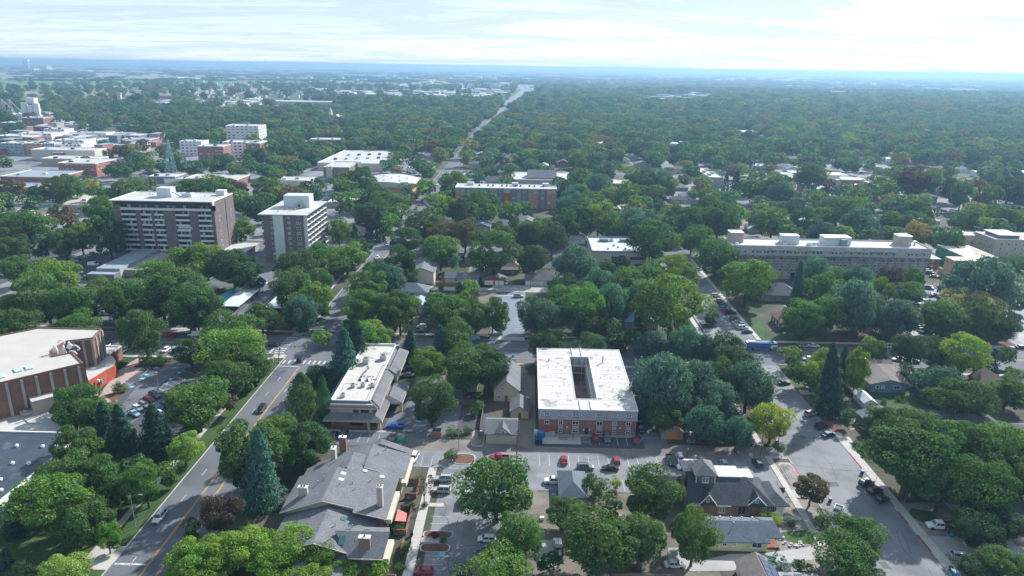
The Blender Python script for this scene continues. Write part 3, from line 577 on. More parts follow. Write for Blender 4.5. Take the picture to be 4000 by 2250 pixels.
# ---------------------------------------------------------------- buildings, near to far
def flat(name, label, cat, x0, y0, x1, y1, h, wall, roof='membrane', par=.5, front=8, coping='white', group=None): return box_building(name, label, cat, x0, y0, x1, y1, h, wall, roof, par, front, coping, group)
def skylight(o, x, y, z, sx, sy, dzx=0.0, dzy=0.0, m='skylight'):      # a flat light lying on a slope
    b = MB(); b.slab([(x-sx/2,y-sy/2,z-dzx*sx/2-dzy*sy/2),(x+sx/2,y-sy/2,z+dzx*sx/2-dzy*sy/2),(x+sx/2,y+sy/2,z+dzx*sx/2+dzy*sy/2),(x-sx/2,y+sy/2,z-dzx*sx/2+dzy*sy/2)], .22); return b.build('skylight', W[m], o)
def apartment_block():
    x0, y0, x1, y1, h = 5.3, 190.6, 34.1, 237.6, 8.4; cx0, cy0, cx1, cy1 = 16.4, 197.6, 22.9, 230.6
    o = thing('apartment_block', 'white-roofed apartment block with a courtyard, brick below lilac-grey siding', 'apartment building', ((x0+x1)/2, (y0+y1)/2, 0))
    mark('courtyard apartments', 2290, 1530)
    def ring(b, z0, z1, e=0.0, mi=0):
        b.box(x0-e, y0-e, z0, x1+e, cy0, z1, mi); b.box(x0-e, cy1, z0, x1+e, y1+e, z1, mi); b.box(x0-e, cy0, z0, cx0, cy1, z1, mi); b.box(cx1, cy0, z0, x1+e, cy1, z1, mi)
    b = MB(); ring(b, -.3, 5.15); b.build('lower_wall', W['brick'], o)
    b = MB(); ring(b, 5.15, h, .22); b.build('upper_wall', W['lilac'], o)
    b = MB(); ring(b, h, h+.10, .30); r = b.build('roof', W['stained'], o)
    e = MB()
    for a in ((x0-.32,y0-.32,x1+.32,y0-.12),(x0-.32,y1+.12,x1+.32,y1+.32),(x0-.32,y0-.12,x0-.12,y1+.12),(x1+.12,y0-.12,x1+.32,y1+.12),(cx0-.15,cy0-.15,cx1+.15,cy0),(cx0-.15,cy1,cx1+.15,cy1+.15),(cx0-.15,cy0,cx0,cy1),(cx1,cy0,cx1+.15,cy1)): e.box(a[0],a[1],h+.1,a[2],a[3],h+.24)
    e.build('roof_edge', W['white'], o)
    for x in (17.4, 20.6):
        for ya, yb in ((y0-.1, cy0-1.0), (cy1+1.2, y1+.4)): q = MB(); q.box(x-.17, ya, h+.1, x+.17, yb, h+.42); q.build('expansion_ridge', W['whitemetal'], o)
    for k in range(1, 15):               # welded seams of the roof sheet
        y = y0+k*3.2
        for xa, xb in (((x0, cx0-.2), (cx1+.2, x1)) if cy0 < y < cy1 else ((x0, x1),)): q = MB(); q.box(xa, y-.05, h+.1, xb, y+.05, h+.125); q.build('roof_seam', W['lightconc'], o)
    q = MB(); q.cyl(27.4, 226, h, h+2.1, .22, n=8); q.cyl(27.4, 226, h+2.103, h+2.5, .38, n=8); q.build('flue', W['metal'], o)
    pipe(o, 9.0, 226.5, h, .9, .2); unit(o, 24.0, 198.6, h+.1, 1.1, 1.2, .35, 'white', False, 'roof_hatch')
    for x in (9.2, 11.5, 13.5, 25, 27, 29, 31.5): 
        for y in (200, 206, 213, 220): pipe(o, x+random.uniform(-.6,.6), y+random.uniform(-2,2), h, .25, .07)
    u = lambda px: x0+(px-160)/2225*(x1-x0)
    cols = [(275,390,2),(605,700,2),(920,1070,2),(1470,1615,2),(1838,1935,2),(2147,2265,2)]
    for a, c, n in cols:
        xm, wd = u((a+c)/2), (c-a)/2225*(x1-x0)
        window(o, 'S', xm, y0-.22, 6.9, wd, 1.25, pane='glassl'); 
        
        for zt in (7.56, 6.1): t = MB(); t.box(xm-wd/2-.12, y0-.34, zt, xm+wd/2+.12, y0-.222, zt+.14); t.build('window_trim', W['redpaint'], o)
        window(o, 'S', xm, y0, 4.1, wd, 1.25)
        if a > 300:
            window(o, 'S', xm, y0, 1.2, wd, 0.95); t = MB(); t.box(xm-wd/2, y0-.06, 1.95, xm+wd/2, y0-.002, 3.2); t.build('spandrel_panel', W['lilac'], o)
            
            for zt in (3.24, 1.74): t = MB(); t.box(xm-wd/2-.08, y0-.09, zt, xm+wd/2+.08, y0-.003, zt+.14); t.build('window_trim', W['redpaint'], o)
    d = MB(); d.box(u(1215), y0-.04, .3, u(1295), y0-.004, 2.5); d.build('doorway', W['glassd'], o)
    for px in (1195, 1322): q = MB(); q.box(u(px)-.22, y0-.05, 1.6, u(px)+.2, y0-.004, 2.2); q.build('notice_board', W['white'], o)
    for px in (805, 2025): q = MB(); q.box(u(px)-.3, y0-.05, 2.5, u(px)+.25, y0-.004, 2.9); q.build('notice_board', W['white'], o)
    q = MB(); q.box(u(808)-.15, y0-.05, 1.9, u(808)+.15, y0-.004, 2.25); q.build('yellow_sign', W['yellowp'], o)
    for px in (1165, 1705): q = MB(); q.box(u(px)-.06, y0-.36, .4, u(px)+.06, y0-.24, 8.3 if px > 1500 else 4.6); q.build('downpipe', W['greysiding'], o)
    q = MB(); q.box(x0+2, y0-1.0, -.1, x1-.3, y0-.002, .35); q.build('plinth', W['concrete'], o)
    s = MB(); a, c = u(190), u(525); s.face([(a,y0-1.7,0),(c,y0-1.7,0),(c,y0-1.7,2.35),(a,y0-1.7,1.5)]); s.face([(c,y0-1.7,0),(c,y0,0),(c,y0,2.35),(c,y0-1.7,2.35)]); s.face([(a,y0,0),(a,y0-1.7,0),(a,y0-1.7,1.5),(a,y0,1.5)]); s.build('stair_cover', W['lilac'], o)
    s = MB(); s.slab([(a-.1,y0-1.8,1.6),(c+.1,y0-1.8,2.5),(c+.1,y0-.25,3.1),(a-.1,y0-.25,2.2)], .16); s.build('stair_roof', W['redpaint'], o)
    wrow(o, 'E', x1+.22, y0+1, y1-1, 13, 6.9, 1.5, 1.25); wrow(o, 'E', x1, y0+1, y1-1, 13, 4.1, 1.5, 1.25); wrow(o, 'W', x0-.22, y0+1, y1-1, 13, 6.9, 1.5, 1.25)
    f = MB(); f.box(cx0, cy0, -.02, cx1, cy1, .05); f.build('courtyard_floor', G['gravel'], o)
    for z in (2.75, 5.5):                # walkways with rails round the court
        g = MB(); g.box(cx0, cy1-1.5, z, cx1, cy1-.01, z+.2); g.box(cx1-1.3, cy0+.01, z, cx1-.01, cy1-1.5, z+.2); g.build('walkway', W['lightconc'], o)
        g = MB(); g.box(cx0, cy1-1.53, z+1.05, cx1-1.3, cy1-1.47, z+1.12); g.box(cx1-1.33, cy0, z+1.05, cx1-1.27, cy1-1.5, z+1.12)
        for k in range(14): x = cx0+.3+k*.38; g.box(x, cy1-1.52, z+.2, x+.03, cy1-1.48, z+1.05)
        for k in range(44): y = cy0+.4+k*.7; g.box(cx1-1.32, y, z+.2, cx1-1.28, y+.03, z+1.05)
        g.build('railing', W['darkmetal'], o)
    for x in (cx0+1.6, cx0+4.2): q = MB(); q.box(x-.08, cy1-1.52, .05, x+.08, cy1-1.36, 8.38); q.build('post', W['offwhite'], o)
    for k in range(9): q = MB(); y = cy0+1+k*3.6; q.box(cx1-1.3, y, .05, cx1-1.16, y+.14, 8.38); q.build('post', W['offwhite'], o)
    for z in (1.1, 3.9, 6.6):
        for x in (17.6, 19.6, 21.6): q = MB(); q.box(x-.45, cy1-.06, z-1, x+.45, cy1-.003, z+1.05); q.build('door', W['greysiding'], o)
        wrow(o, 'W', cx1-.02, cy0+1, cy1-2, 9, z+.3, 1.3, 1.2)
    FOOT.append((x0-2, y0-9, x1+6, y1+3))
apartment_block()
def office():
    o = thing('office_building', 'two-storey office with stepped grey mansard roofs and a white flat roof', 'office building', (-50, 215, 0)); mark('mansard-roofed office', 1400, 1500)
    b = MB(); b.box(-57.4, 191.6, -.3, -43.3, 243, 3.0); b.build('lower_wall', W['brick'], o)
    b = MB(); b.box(-57.6, 192.6, 3.0, -44.9, 241, 7.4); b.build('upper_wall', W['beige'], o)
    r = MB(); r.box(-57.2, 193.9, 7.6, -46.0, 239, 7.9); r.build('flat_roof', W['stained'], o)
    def skirt(name, outer, inner, zo, zi, m='shingle'):
        ob, ib = MB(), None
        (a, c, d, e), (f, g, h, i) = outer, inner
        P4 = lambda x0, y0, x1, y1, z: [(x0,y0,z),(x1,y0,z),(x1,y1,z),(x0,y1,z)]
        O, I = P4(a,c,d,e,zo), P4(f,g,h,i,zi); n = 4
        for k in range(4): j = (k+1) % 4; ob.face([O[k],O[j],I[j],I[k]])
        ob.build(name, W[m], o)
        fb = MB()
        for k in range(4): j = (k+1) % 4; fb.face([(O[k][0],O[k][1],zo-.62),(O[j][0],O[j][1],zo-.62),O[j],O[k]])
        fb.face([(p[0],p[1],zo-.6) for p in O][::-1]); fb.build('fascia', W['tan' if zo > 4 else 'beige'], o)
    skirt('upper_mansard', (-59.4,192.3,-43.4,240.5), (-57.4,194.0,-46.0,239), 6.5, 8.1)
    skirt('lower_mansard', (-59.4,190.2,-41.6,218), (-57.7,192.5,-44.8,216), 3.35, 4.75)
    skirt('porch_mansard', (-42.4,202.6,-37.6,217.5), (-44.8,205,-42.3,216), 3.36, 4.6); skirt('bay_mansard', (-44.2,216.4,-41.2,237.6), (-46.2,217.6,-44.4,236.6), 6.52, 8.05)
    skirt('gable_mansard', (-46.5,192.9,-42.7,222.0), (-47.2,194.6,-45.2,220.8), 6.53, 8.06)
    b = MB(); b.box(-44.4, 217, 3, -42.2, 237, 6.3); b.build('bay_wall', W['beige'], o)
    e = MB(); e.box(-57.6, 193.9, 7.9, -57.2, 239, 8.35); e.box(-57.2, 238.7, 7.9, -46, 239.1, 8.6); e.box(-46.2, 194, 7.9, -45.9, 238.7, 8.3); e.box(-57.2, 193.8, 7.9, -46.2, 194.1, 8.25); e.build('parapet', W['white'], o)
    for x, y in ((-54.6,196.6),(-53.2,203.6),(-50.2,204.2),(-47.2,204)): unit(o, x, y, 7.9, 1.25, 1.25, 1.2)
    unit(o, -53.2, 222.5, 7.9, 1.9, 2.4, 1.9); unit(o, -48.0, 226, 7.9, 2.0, 2.0, 1.7)
    for x, y in ((-52.0,208.8),(-49.6,208.6)): d = MB(); d.cyl(x, y, 7.9, 8.15, .85, .8, n=10); d.cyl(x, y, 8.153, 8.5, .8, .35, n=10); d.build('roof_dome', W['tealglass'], o)
    for k in range(26):
        x, y = [(-52.6+.12*k+random.uniform(-.2,.2), 211+k*.95) if k < 9 else (random.uniform(-53,-46.6), random.choice((205.5, 209.6, 211.6, 219.6, 224.2))+random.uniform(-.4,.4))][0]
        q = MB(); q.box(x-.33, y-.28, 7.902, x+.33, y+.28, 7.96); q.build('walkway_pad', W['darkmetal'], o)
    q = MB()
    for p_, r_ in (((-56.4,197,8.05),(-56.4,206,8.05)), ((-56.4,206,8.05),(-54,206,8.05)), ((-53,223.5,8.05),(-49,226.5,8.05)), ((-56,201,8.0),(-56,203,9.6))): q.bar(p_, r_, .06)
    q.build('conduit', W['metal'], o)
    window(o, 'S', -49.9, 192.58, 5.2, 1.6, 1.3, frame='wood', pane='glassd'); window(o, 'S', -47.2, 192.58, 5.3, 2.6, 1.1, frame='wood', pane='glassd')
    window(o, 'S', -49.6, 191.55, 1.5, 4.0, 1.4, frame='wood', pane='glassd', panes=3); window(o, 'S', -44.6, 191.55, 1.5, 2.0, 1.6, frame='wood', pane='glassd')
    for x in (-45.9, -42.6): q = MB(); q.box(x-.35, 190.8, 0, x+.35, 191.5, 2.75); q.build('column', W['beige'], o)
    for y in (203.4, 216.5): q = MB(); q.box(-38.6, y-.35, 0, -37.9, y+.35, 2.75); q.build('column', W['beige'], o)
    wrow(o, 'E', -42.18, 219, 236, 6, 4.8, 1.9, 1.3, frame='wood', pane='glassd'); wrow(o, 'E', -43.28, 193, 203, 4, 1.5, 1.7, 1.4, frame='wood', pane='glassd')
    FOOT.append((-60.5, 181, -36, 246))
office()
def townhouses():
    o = thing('townhouse_block', 'stepped townhouses under many slopes of grey shingle with tall chimneys', 'townhouses', (-42, 147, 0)); mark('grey-shingled townhouses', 1300, 1950)
    def wall(x0, y0, x1, y1, z, m): b = MB(); b.box(x0, y0, -.3, x1, y1, z); b.build('wall', W[m], o)
    wall(-48.5,157.6,-30.4,169.9,5.2,'beige'); wall(-54.2,141.2,-31.4,158.6,5.7,'brownbrick'); wall(-53,128.2,-33.6,141.2,4.7,'beige'); wall(-38.5,127.0,-29.6,135.2,4.9,'brownbrick')
    def roof(pts, t=.28): b = MB(); b.slab(pts, t); b.build('roof_slope', W['shingle'], o)
    def verge(p, q): b = MB(); b.bar((p[0],p[1]-.06,p[2]-.2), (q[0],q[1]-.06,q[2]-.2), .17, n=4); b.build('verge_board', W['cream'], o)
    # A: farthest pair of ridges; B, C: the middle; D: the nearest; E: its cross wing
    roof([(-39.3,156.6,8.5),(-29.2,156.6,5.5),(-29.2,168.0,5.5),(-39.3,168.0,8.5)]); roof([(-37.4,168.0,8.5),(-29.2,168.0,5.52),(-29.2,170.6,5.52),(-37.4,170.6,8.5)])
    roof([(-49.6,157.4,5.2),(-39.3,157.4,8.5),(-39.3,168,8.5),(-49.6,168,5.2)]); roof([(-46.5,168,5.5),(-37.4,168,8.5),(-37.4,170.6,8.5),(-46.5,170.6,5.5)])
    roof([(-43.2,154.6,9.0),(-30.4,153.8,5.95),(-30.4,156.55,5.95),(-39.4,156.55,8.1),(-39.4,162.6,8.1),(-43.2,162.6,9.0)]); roof([(-53.0,155.4,5.6),(-43.2,155.4,9.0),(-43.2,162.6,9.0),(-53.0,162.6,5.6)])
    roof([(-45.4,140.3,9.5),(-38.0,140.3,7.78),(-38.0,154.6,7.78),(-45.4,154.6,9.5)]); roof([(-38.0,138.9,7.78),(-30.4,138.9,6.0),(-30.4,153.8,6.0),(-38.0,154.6,7.78)])
    roof([(-55.4,140.3,6.0),(-45.4,140.3,9.5),(-45.4,155.4,9.5),(-55.4,155.4,6.0)]); roof([(-54.4,155.4,6.2),(-45.4,155.4,9.45),(-45.4,158.9,9.45),(-54.4,158.9,6.2)])
    roof([(-43.7,127.2,8.0),(-35.8,127.2,5.4),(-35.8,132.0,5.4),(-32.6,139.6,4.4),(-32.6,141.0,4.4),(-43.7,141.0,8.0)]); roof([(-54.2,127.2,5.0),(-43.7,127.2,8.0),(-43.7,141.0,8.0),(-54.2,141.0,5.0)])
    roof([(-36.2,126.2,5.15),(-28.8,126.2,5.15),(-28.2,131.6,7.9),(-40.2,131.6,7.9)]); roof([(-40.2,131.6,7.9),(-28.2,131.6,7.9),(-28.9,134.9,6.6),(-37.4,134.9,6.6)])
    roof([(-47.0,121.2,4.2),(-36.4,121.2,4.2),(-36.4,127.0,4.2),(-47.0,127.0,4.8)])
    wall(-46.6,121.8,-36.6,127.9,3.9,'brownbrick')
    verge((-55.4,140.3,6.0),(-45.4,140.3,9.5)); verge((-45.4,140.3,9.5),(-38,140.3,7.78)); verge((-38,138.9,7.78),(-30.4,138.9,6.0)); verge((-39.3,156.6,8.5),(-29.2,156.6,5.5)); verge((-54.2,127.2,5),(-43.7,127.2,8)); verge((-43.7,127.2,8),(-35.8,127.2,5.4)); verge((-36.2,126.2,5.15),(-28.8,126.2,5.15))
    g = MB(); g.face([(-54.2,141.1,5),(-32,141.1,5),(-32,141.1,6.1),(-38,141.1,7.4),(-45.4,141.1,9.1),(-54.2,141.1,6.2)]); g.build('gable', W['beige'], o)
    g = MB(); g.face([(-39,157.5,5),(-30.2,157.5,5),(-30.2,157.5,5.5),(-39.2,157.5,8.2)]); g.build('gable', W['beige'], o)
    g = MB(); g.face([(-53,128.1,4),(-34.5,128.1,4),(-36,128.1,5.2),(-43.7,128.1,7.7),(-53,128.1,5.0)]); g.build('gable', W['olive'], o)
    for y0, y1, x in ((157.2,169.6,-29.9),(141.8,153.4,-30.9),(128,134.6,-28.9)):
        b = MB(); b.box(x-.3, y0, 2.6, x+1.0, y1, 3.7); b.build('balcony', W['cream'], o)
        wrow(o, 'E', x-.48, y0+.6, y1-.6, 3, 4.4, 1.9, 1.3, frame='wood', pane='glassd')
    def stack(x, y, z0, z1, sx, sy, m, pots=1):
        b = MB(); b.box(x-sx/2, y-sy/2, z0, x+sx/2, y+sy/2, z1); c = b.build('chimney', W[m], o)
        k = MB(); k.box(x-sx/2-.1, y-sy/2-.1, z1+.002, x+sx/2+.1, y+sy/2+.1, z1+.18); k.build('chimney_cap', W['white'], c)
        for i in range(pots): q = MB(); q.cyl(x+(i-(pots-1)/2)*.7, y, z1+.182, z1+.7, .24, n=8); q.build('chimney_pot', W['darkconc'], c)
    stack(-48.2,161.6,6,10.6,1.1,1.6,'beige'); stack(-47.6,168.4,4.5,10.0,1.8,.9,'brick'); stack(-51.2,145.2,7,9.6,2.1,.9,'beige',2); stack(-32.6,143.2,5.5,11.6,1.3,1.2,'beige',2); stack(-33.0,128.6,4.6,8.6,2.4,1.0,'brick')
    sR = -.262                           # fall of the right-hand slopes
    for x, y in ((-43.4,152.4),(-43.3,149.8)): skylight(o, x, y, 9.5+sR*(x+45.4)+.12, 1.2, 1.2, sR)
    skylight(o, -38.8,155.4,8.15,1.1,1.1,sR); skylight(o, -34.4,154.6,7.05,1.2,1.1,sR)
    for x, y in ((-39.8,137.4),(-37.6,135.9)): skylight(o, x, y, 8-.324*(x+43.7)+.10, 1.2, 1.3, -.324, 0, 'tealglass')
    skylight(o, -47.6,134.4,6.95,1.2,1.3,.286,0,'tealglass'); skylight(o, -50.6,136.6,6.1,1.2,1.2,.286,0,'tealglass')
    for x in (-38.2, -33.6): skylight(o, x, 129.6, 6.95, 1.35, 1.9, 0, .51, 'tealglass')
    skylight(o, -37.5,132.6,7.55,1.1,.8,0,-.39,'tealglass'); skylight(o, -33.4,132.6,7.55,1.5,.8,0,-.39,'tealglass')
    for x, y, z in ((-43.1,147.4,8.9),(-39.3,147,7.9),(-40.4,149.2,8.2),(-36.6,151.5,7.2),(-37.2,163.5,7.9),(-35.8,166.5,7.5),(-48.6,148.6,8.4),(-47.6,150,8.8),(-47.2,157.5,8.6),(-40.8,134.2,7.1),(-37.0,134.4,6.6),(-40.6,129.8,7.0)): pipe(o, x, y, z, .75, .1)
    b = MB()
    for a in ((-29.2,156,-26.2,156.25),(-26.45,156.25,-26.2,163),(-29.2,162.8,-26.2,163),(-29.4,141.2,-26.4,141.45),(-26.65,141.45,-26.4,151),(-29.4,150.8,-26.4,151),(-28.6,125.8,-26,126),(-26.2,118,-26,125.8),(-26.6,134.3,-26.2,138)): b.box(a[0],a[1],0,a[2],a[3],1.5)
    b.build('patio_wall', W['brick'], o)
    FOOT.append((-57, 116, -25.5, 171)); FOOT.append((-25.5, 116, -22, 172))
townhouses()
def arts_hall():
    z = 14.6
    o = thing('arts_hall', 'big brick arts hall with pale piers, faceted cream roof and white sculpture', 'arts centre', (-155, 205, 0)); mark('brick arts hall', 300, 1480)
    out = [(-181,157),(-136.6,201.4),(-145.3,209.8),(-149.4,206.2),(-153.0,211.6),(-153.0,219.0),(-146.0,222.3),(-148.0,231),(-170,231),(-202,200)]
    b = MB(); b.prism(out, -.3, z); b.build('wall', W['hallbrick'], o)
    ins = [(x*.985-155*.015, y*.985+205*.015) for x, y in out]
    b = MB(); b.prism(ins, z+.002, z+.2); b.build('roof', W['tanroof'], o)
    e = MB(); n = len(out)
    for i in range(n):
        p, q = out[i], out[(i+1) % n]; d = Vector((q[0]-p[0], q[1]-p[1])).normalized(); nx, ny = d.y*.06, -d.x*.06
        e.prism([(p[0]+nx,p[1]+ny),(q[0]+nx,q[1]+ny),(q[0]-nx*6,q[1]-ny*6),(p[0]-nx*6,p[1]-ny*6)], z, z+.55+.003*i)
    e.build('coping', W['hallbrick'], o)
    def piers(p, q, s0, step, m='concrete'):
        p, q = Vector(p), Vector(q); d = (q-p).normalized(); nn = Vector((d.y, -d.x)); s = s0
        while s < (q-p).length-.3:
            c = p+d*s; a, c2 = c-d*.35, c+d*.35
            b = MB(); b.prism([tuple(a-nn*.1), tuple(a+nn*.42)[:2], tuple(c2+nn*.42)[:2], tuple(c2-nn*.1)][::1], 0, z-.15); b.build('pier', W[m], o); s += step
    P0 = (-136.6,201.4); F = (-181,157)
    d = Vector((F[0]-P0[0], F[1]-P0[1])).normalized(); nn = Vector((.7071, -.7071))
    for k in range(12):
        c = Vector(P0)+d*(1.5+3.75*k); a, c2 = c+d*.36, c-d*.36
        b = MB(); b.prism([tuple(a-nn*.1), tuple(a+nn*.42), tuple(c2+nn*.42), tuple(c2-nn*.1)], 0, z-.15); b.build('pier', W['concrete'], o)
    for t in (.25, .62, .95):
        for (p, q) in (((-153,219),(-146,222.3)),((-145.3,209.8),(-136.6,201.4)),((-146,222.3),(-148,231))):
            p, q = Vector(p), Vector(q); d2 = (q-p).normalized(); n2 = Vector((d2.y,-d2.x)) 
            if q.x == -136.6: d2, n2 = -d2, Vector((.69,.72))
            c = p+(q-p)*t; a, c2 = c-d2*.36, c+d2*.36
            b = MB(); b.prism([tuple(a-n2*.1), tuple(a+n2*.4), tuple(c2+n2*.4), tuple(c2-n2*.1)], 0, z-.1); b.build('pier', W['concrete'], o)
    low = [(-178,134),(-133.0,178.6),(-129.8,191.8),(-134.0,203.5),(-136.8,201.2),(-181,156.8)]
    b = MB(); b.prism([(x, y) for x, y in low], -.3, 3.6, 0); b.build('low_wing_wall', W['tanbrick'], o)
    b = MB(); b.prism(low, 3.602, 3.8); b.build('low_wing_roof', W['membrane'], o)
    c = Vector(P0)+d*16.5+nn*1.6                                  # buff block against the foot of the wall
    def obox(cx, cy, hl, hw, z0, z1): 
        cc = Vector((cx, cy)); return [tuple(cc+d*hl-nn*hw), tuple(cc+d*hl+nn*hw), tuple(cc-d*hl+nn*hw), tuple(cc-d*hl-nn*hw)]
    q = Vector(P0)+d*11.2+nn*1.9; b = MB(); b.prism(obox(q.x, q.y, 4.3, 1.8, 0, 0), 3.8, 8.0); b.build('buff_block', W['tanbrick'], o)
    b = MB(); b.prism(obox(q.x, q.y, 4.35, 1.85, 0, 0), 8.002, 8.3); b.build('buff_block_roof', W['membrane'], o)
    q = Vector(P0)+d*16.8+nn*2.2; b = MB(); b.prism(obox(q.x, q.y, 1.8, 1.2, 0, 0), 3.8, 5.2); b.build('plant_enclosure', W['concrete'], o); unit(o, q.x, q.y, 5.2, 1.4, 1.4, .5)
    for px, py in ((70,1450),(113,1440),(2,1475)):
        x, y, _ = P(px, py, z); b = MB(); q = Vector((x, y)); b.prism([tuple(q+d*.9-nn*1.6), tuple(q+d*.9+nn*1.6), tuple(q-d*.9+nn*1.6), tuple(q-d*.9-nn*1.6)], z+.2, z+.55); b.build('skylight', W['skylight'], o)
    q = MB()
    for (a, c2) in (((60,1655),(220,1600)), ((85,1625),(110,1652)), ((110,1652),(180,1655))):
        A_, B_ = P(*a, 3.95), P(*c2, 3.95); q.bar(A_, B_, .12)
    q.build('roof_pipe', W['metal'], o)
    red = [tuple(P(x, y, 4.6)[:2]) for x, y in ((339,1470),(345,1488),(372,1472),(415,1445),(448,1428),(452,1408),(440,1392),(372,1391),(332,1416))]
    b = MB(); b.prism(red, -.3, 4.6); b.build('red_wing_wall', W['redwall'], o)
    b = MB(); b.prism([(x*.99-146*.01, y*.99+218*.01) for x, y in red], 4.602, 4.8); b.build('red_wing_roof', W['membrane'], o)
    for px, py, hh in ((394,1492,1.7),(404,1479,1.1),(417,1470,1.1),(429,1460,1.1),(441,1450,2.2)):
        x, y, _ = P(px, py, 2.0); b = MB(); b.box(x-.1, y-.35, 2-hh/2, x+.5, y+.35, 2+hh/2); b.build('window', W['glassl'], o)
    b = MB(); b.cyl(P(382,1487,3.2)[0]+.2, P(382,1487,3.2)[1], 2.8, 3.6, .4, n=10); b.build('round_sign', W['white'], o)
    # white sculpture rising out of the notch: abstract fins, a hook, a kite and a curling foot
    s = thing('rooftop_sculpture', 'white abstract metal sculpture of fins, hook and kite on the hall roof', 'sculpture', (-148.6, 210.4, z))
    def blade(name, pts, y, t=.35): b = MB(); p0 = [(x, y, zz) for x, zz in pts]; p1 = [(x, y+t, zz) for x, zz in pts]; b.face(p0); b.face(p1[::-1]); [b.face([p0[i], p1[i], p1[(i+1) % len(pts)], p0[(i+1) % len(pts)]][::-1]) for i in range(len(pts))]; b.build(name, W['white'], s, local=True)
    blade('fin', [(-2.5,-.5),(-1.2,-.5),(-.9,1.2),(-1.4,2.4),(-2.2,3.2)], -1.2); blade('fin', [(-.6,-.4),(1.2,-.2),(.9,1.5),(.5,2.9),(.1,1.4),(-.3,1.0)], -.4); blade('kite', [(1.0,1.6),(2.0,.9),(3.1,2.3),(2.0,3.6)], .3)
    def arc(name, c, r, a0, a1, y, t=.22, n=10):
        b = MB(); pts = [(c[0]+r*math.cos(math.radians(a0+(a1-a0)*i/n)), y, c[1]+r*math.sin(math.radians(a0+(a1-a0)*i/n))) for i in range(n+1)]
        for i in range(n): b.bar(pts[i], pts[i+1], t, n=6)
        b.build(name, W['white'], s, local=True)
    arc('hook', (-.2,3.2), 1.05, -10, 190, .1); arc('curl', (3.6,1.0), 1.3, 20, 160, .6); arc('curl', (2.6,-1.2), 1.6, 20, 120, .2, .28); arc('curl', (4.6,1.2), .5, -120, 100, .6)
    FOOT.append((-205, 130, -128, 236))
arts_hall()
def pool_hall():
    o = flat('pool_hall', 'low pool building with a dark blue-grey membrane roof and white rim', 'pool building', -178, 100, -121.6, 174.2, 5.8, 'offwhite', 'darkroof', .45, 4); mark('dark-roofed pool building', 120, 1830)
    for x, y in ((-128.0,166.5),(-124.4,166.5),(-130.2,158),(-126,158),(-128,150.5),(-133,143.5),(-124.6,146),(-135,166.5),(-131,138)):
        b = MB(); b.cyl(x, y, 5.8, 6.3, .42, .42, n=9); b.cyl(x, y, 6.303, 6.62, .55, .22, n=9); b.build('roof_vent', W['white'], o)
    for x in (-125, -129, -133, -137, -141):
        b = MB(); b.box(x-.06, 101, 5.882, x+.06, 173.5, 5.93); b.build('roof_seam', W['darkroof'], o)
    for (x0, y0, x1, y1, z) in ((-140,150,-132.6,153.2,7.0),(-141,156,-135,158,6.8)): b = MB(); b.box(x0,y0,5.9,x1,y1,z); b.build('ductwork', W['whitemetal'], o)
    for y in (118, 121, 124): b = MB(); b.box(-121.6, y-.5, .6, -121.4, y+.5, 5.0); b.build('wall_slot', W['darkconc'], o)
    # sign on the long east wall
    cu = bpy.data.curves.new('lettering', 'FONT'); cu.body = 'MULBERRY POOL'; cu.size = 2.0; cu.extrude = .08; cu.space_character = 1.12
    ob = bpy.data.objects.new('tmp', cu); COL.objects.link(ob); dg = bpy.context.evaluated_depsgraph_get(); me = bpy.data.meshes.new_from_object(ob.evaluated_get(dg)); bpy.data.objects.remove(ob)
    me.materials.clear(); me.materials.append(W['tealp']); L = o.location
    t = link('sign_lettering', me, o, (-121.45-L[0], 139.5-L[1], 3.0-L[2])); t.rotation_euler = (math.pi/2, 0, math.pi/2)
pool_hall()
o = flat('rear_hall', 'low white-roofed wing behind the brick arts hall at the left edge', 'hall', -222, 233.5, -172, 244, 5.2, 'concrete', 'palemetal', .4, 2)
q = MB(); q.slab([(-205,236,6.4),(-178,236,6.4),(-178,243,8.4),(-205,243,8.4)], .3); q.build('canted_roof', W['whitemetal'], o)
o = flat('plant_building', 'small brick plant building with a white duct behind the arts hall', 'plant building', -170.5, 233.5, -159, 242, 6.2, 'brick', 'greyroof', .8, 2); unit(o, -165, 237.5, 6.3, 4, 4, 1.6, 'whitemetal', False)
o = flat('side_wing', 'long low white roof between the arts hall and the street', 'hall', -158, 232, -147.5, 240, 4.6, 'brick', 'membrane', .5, 2)
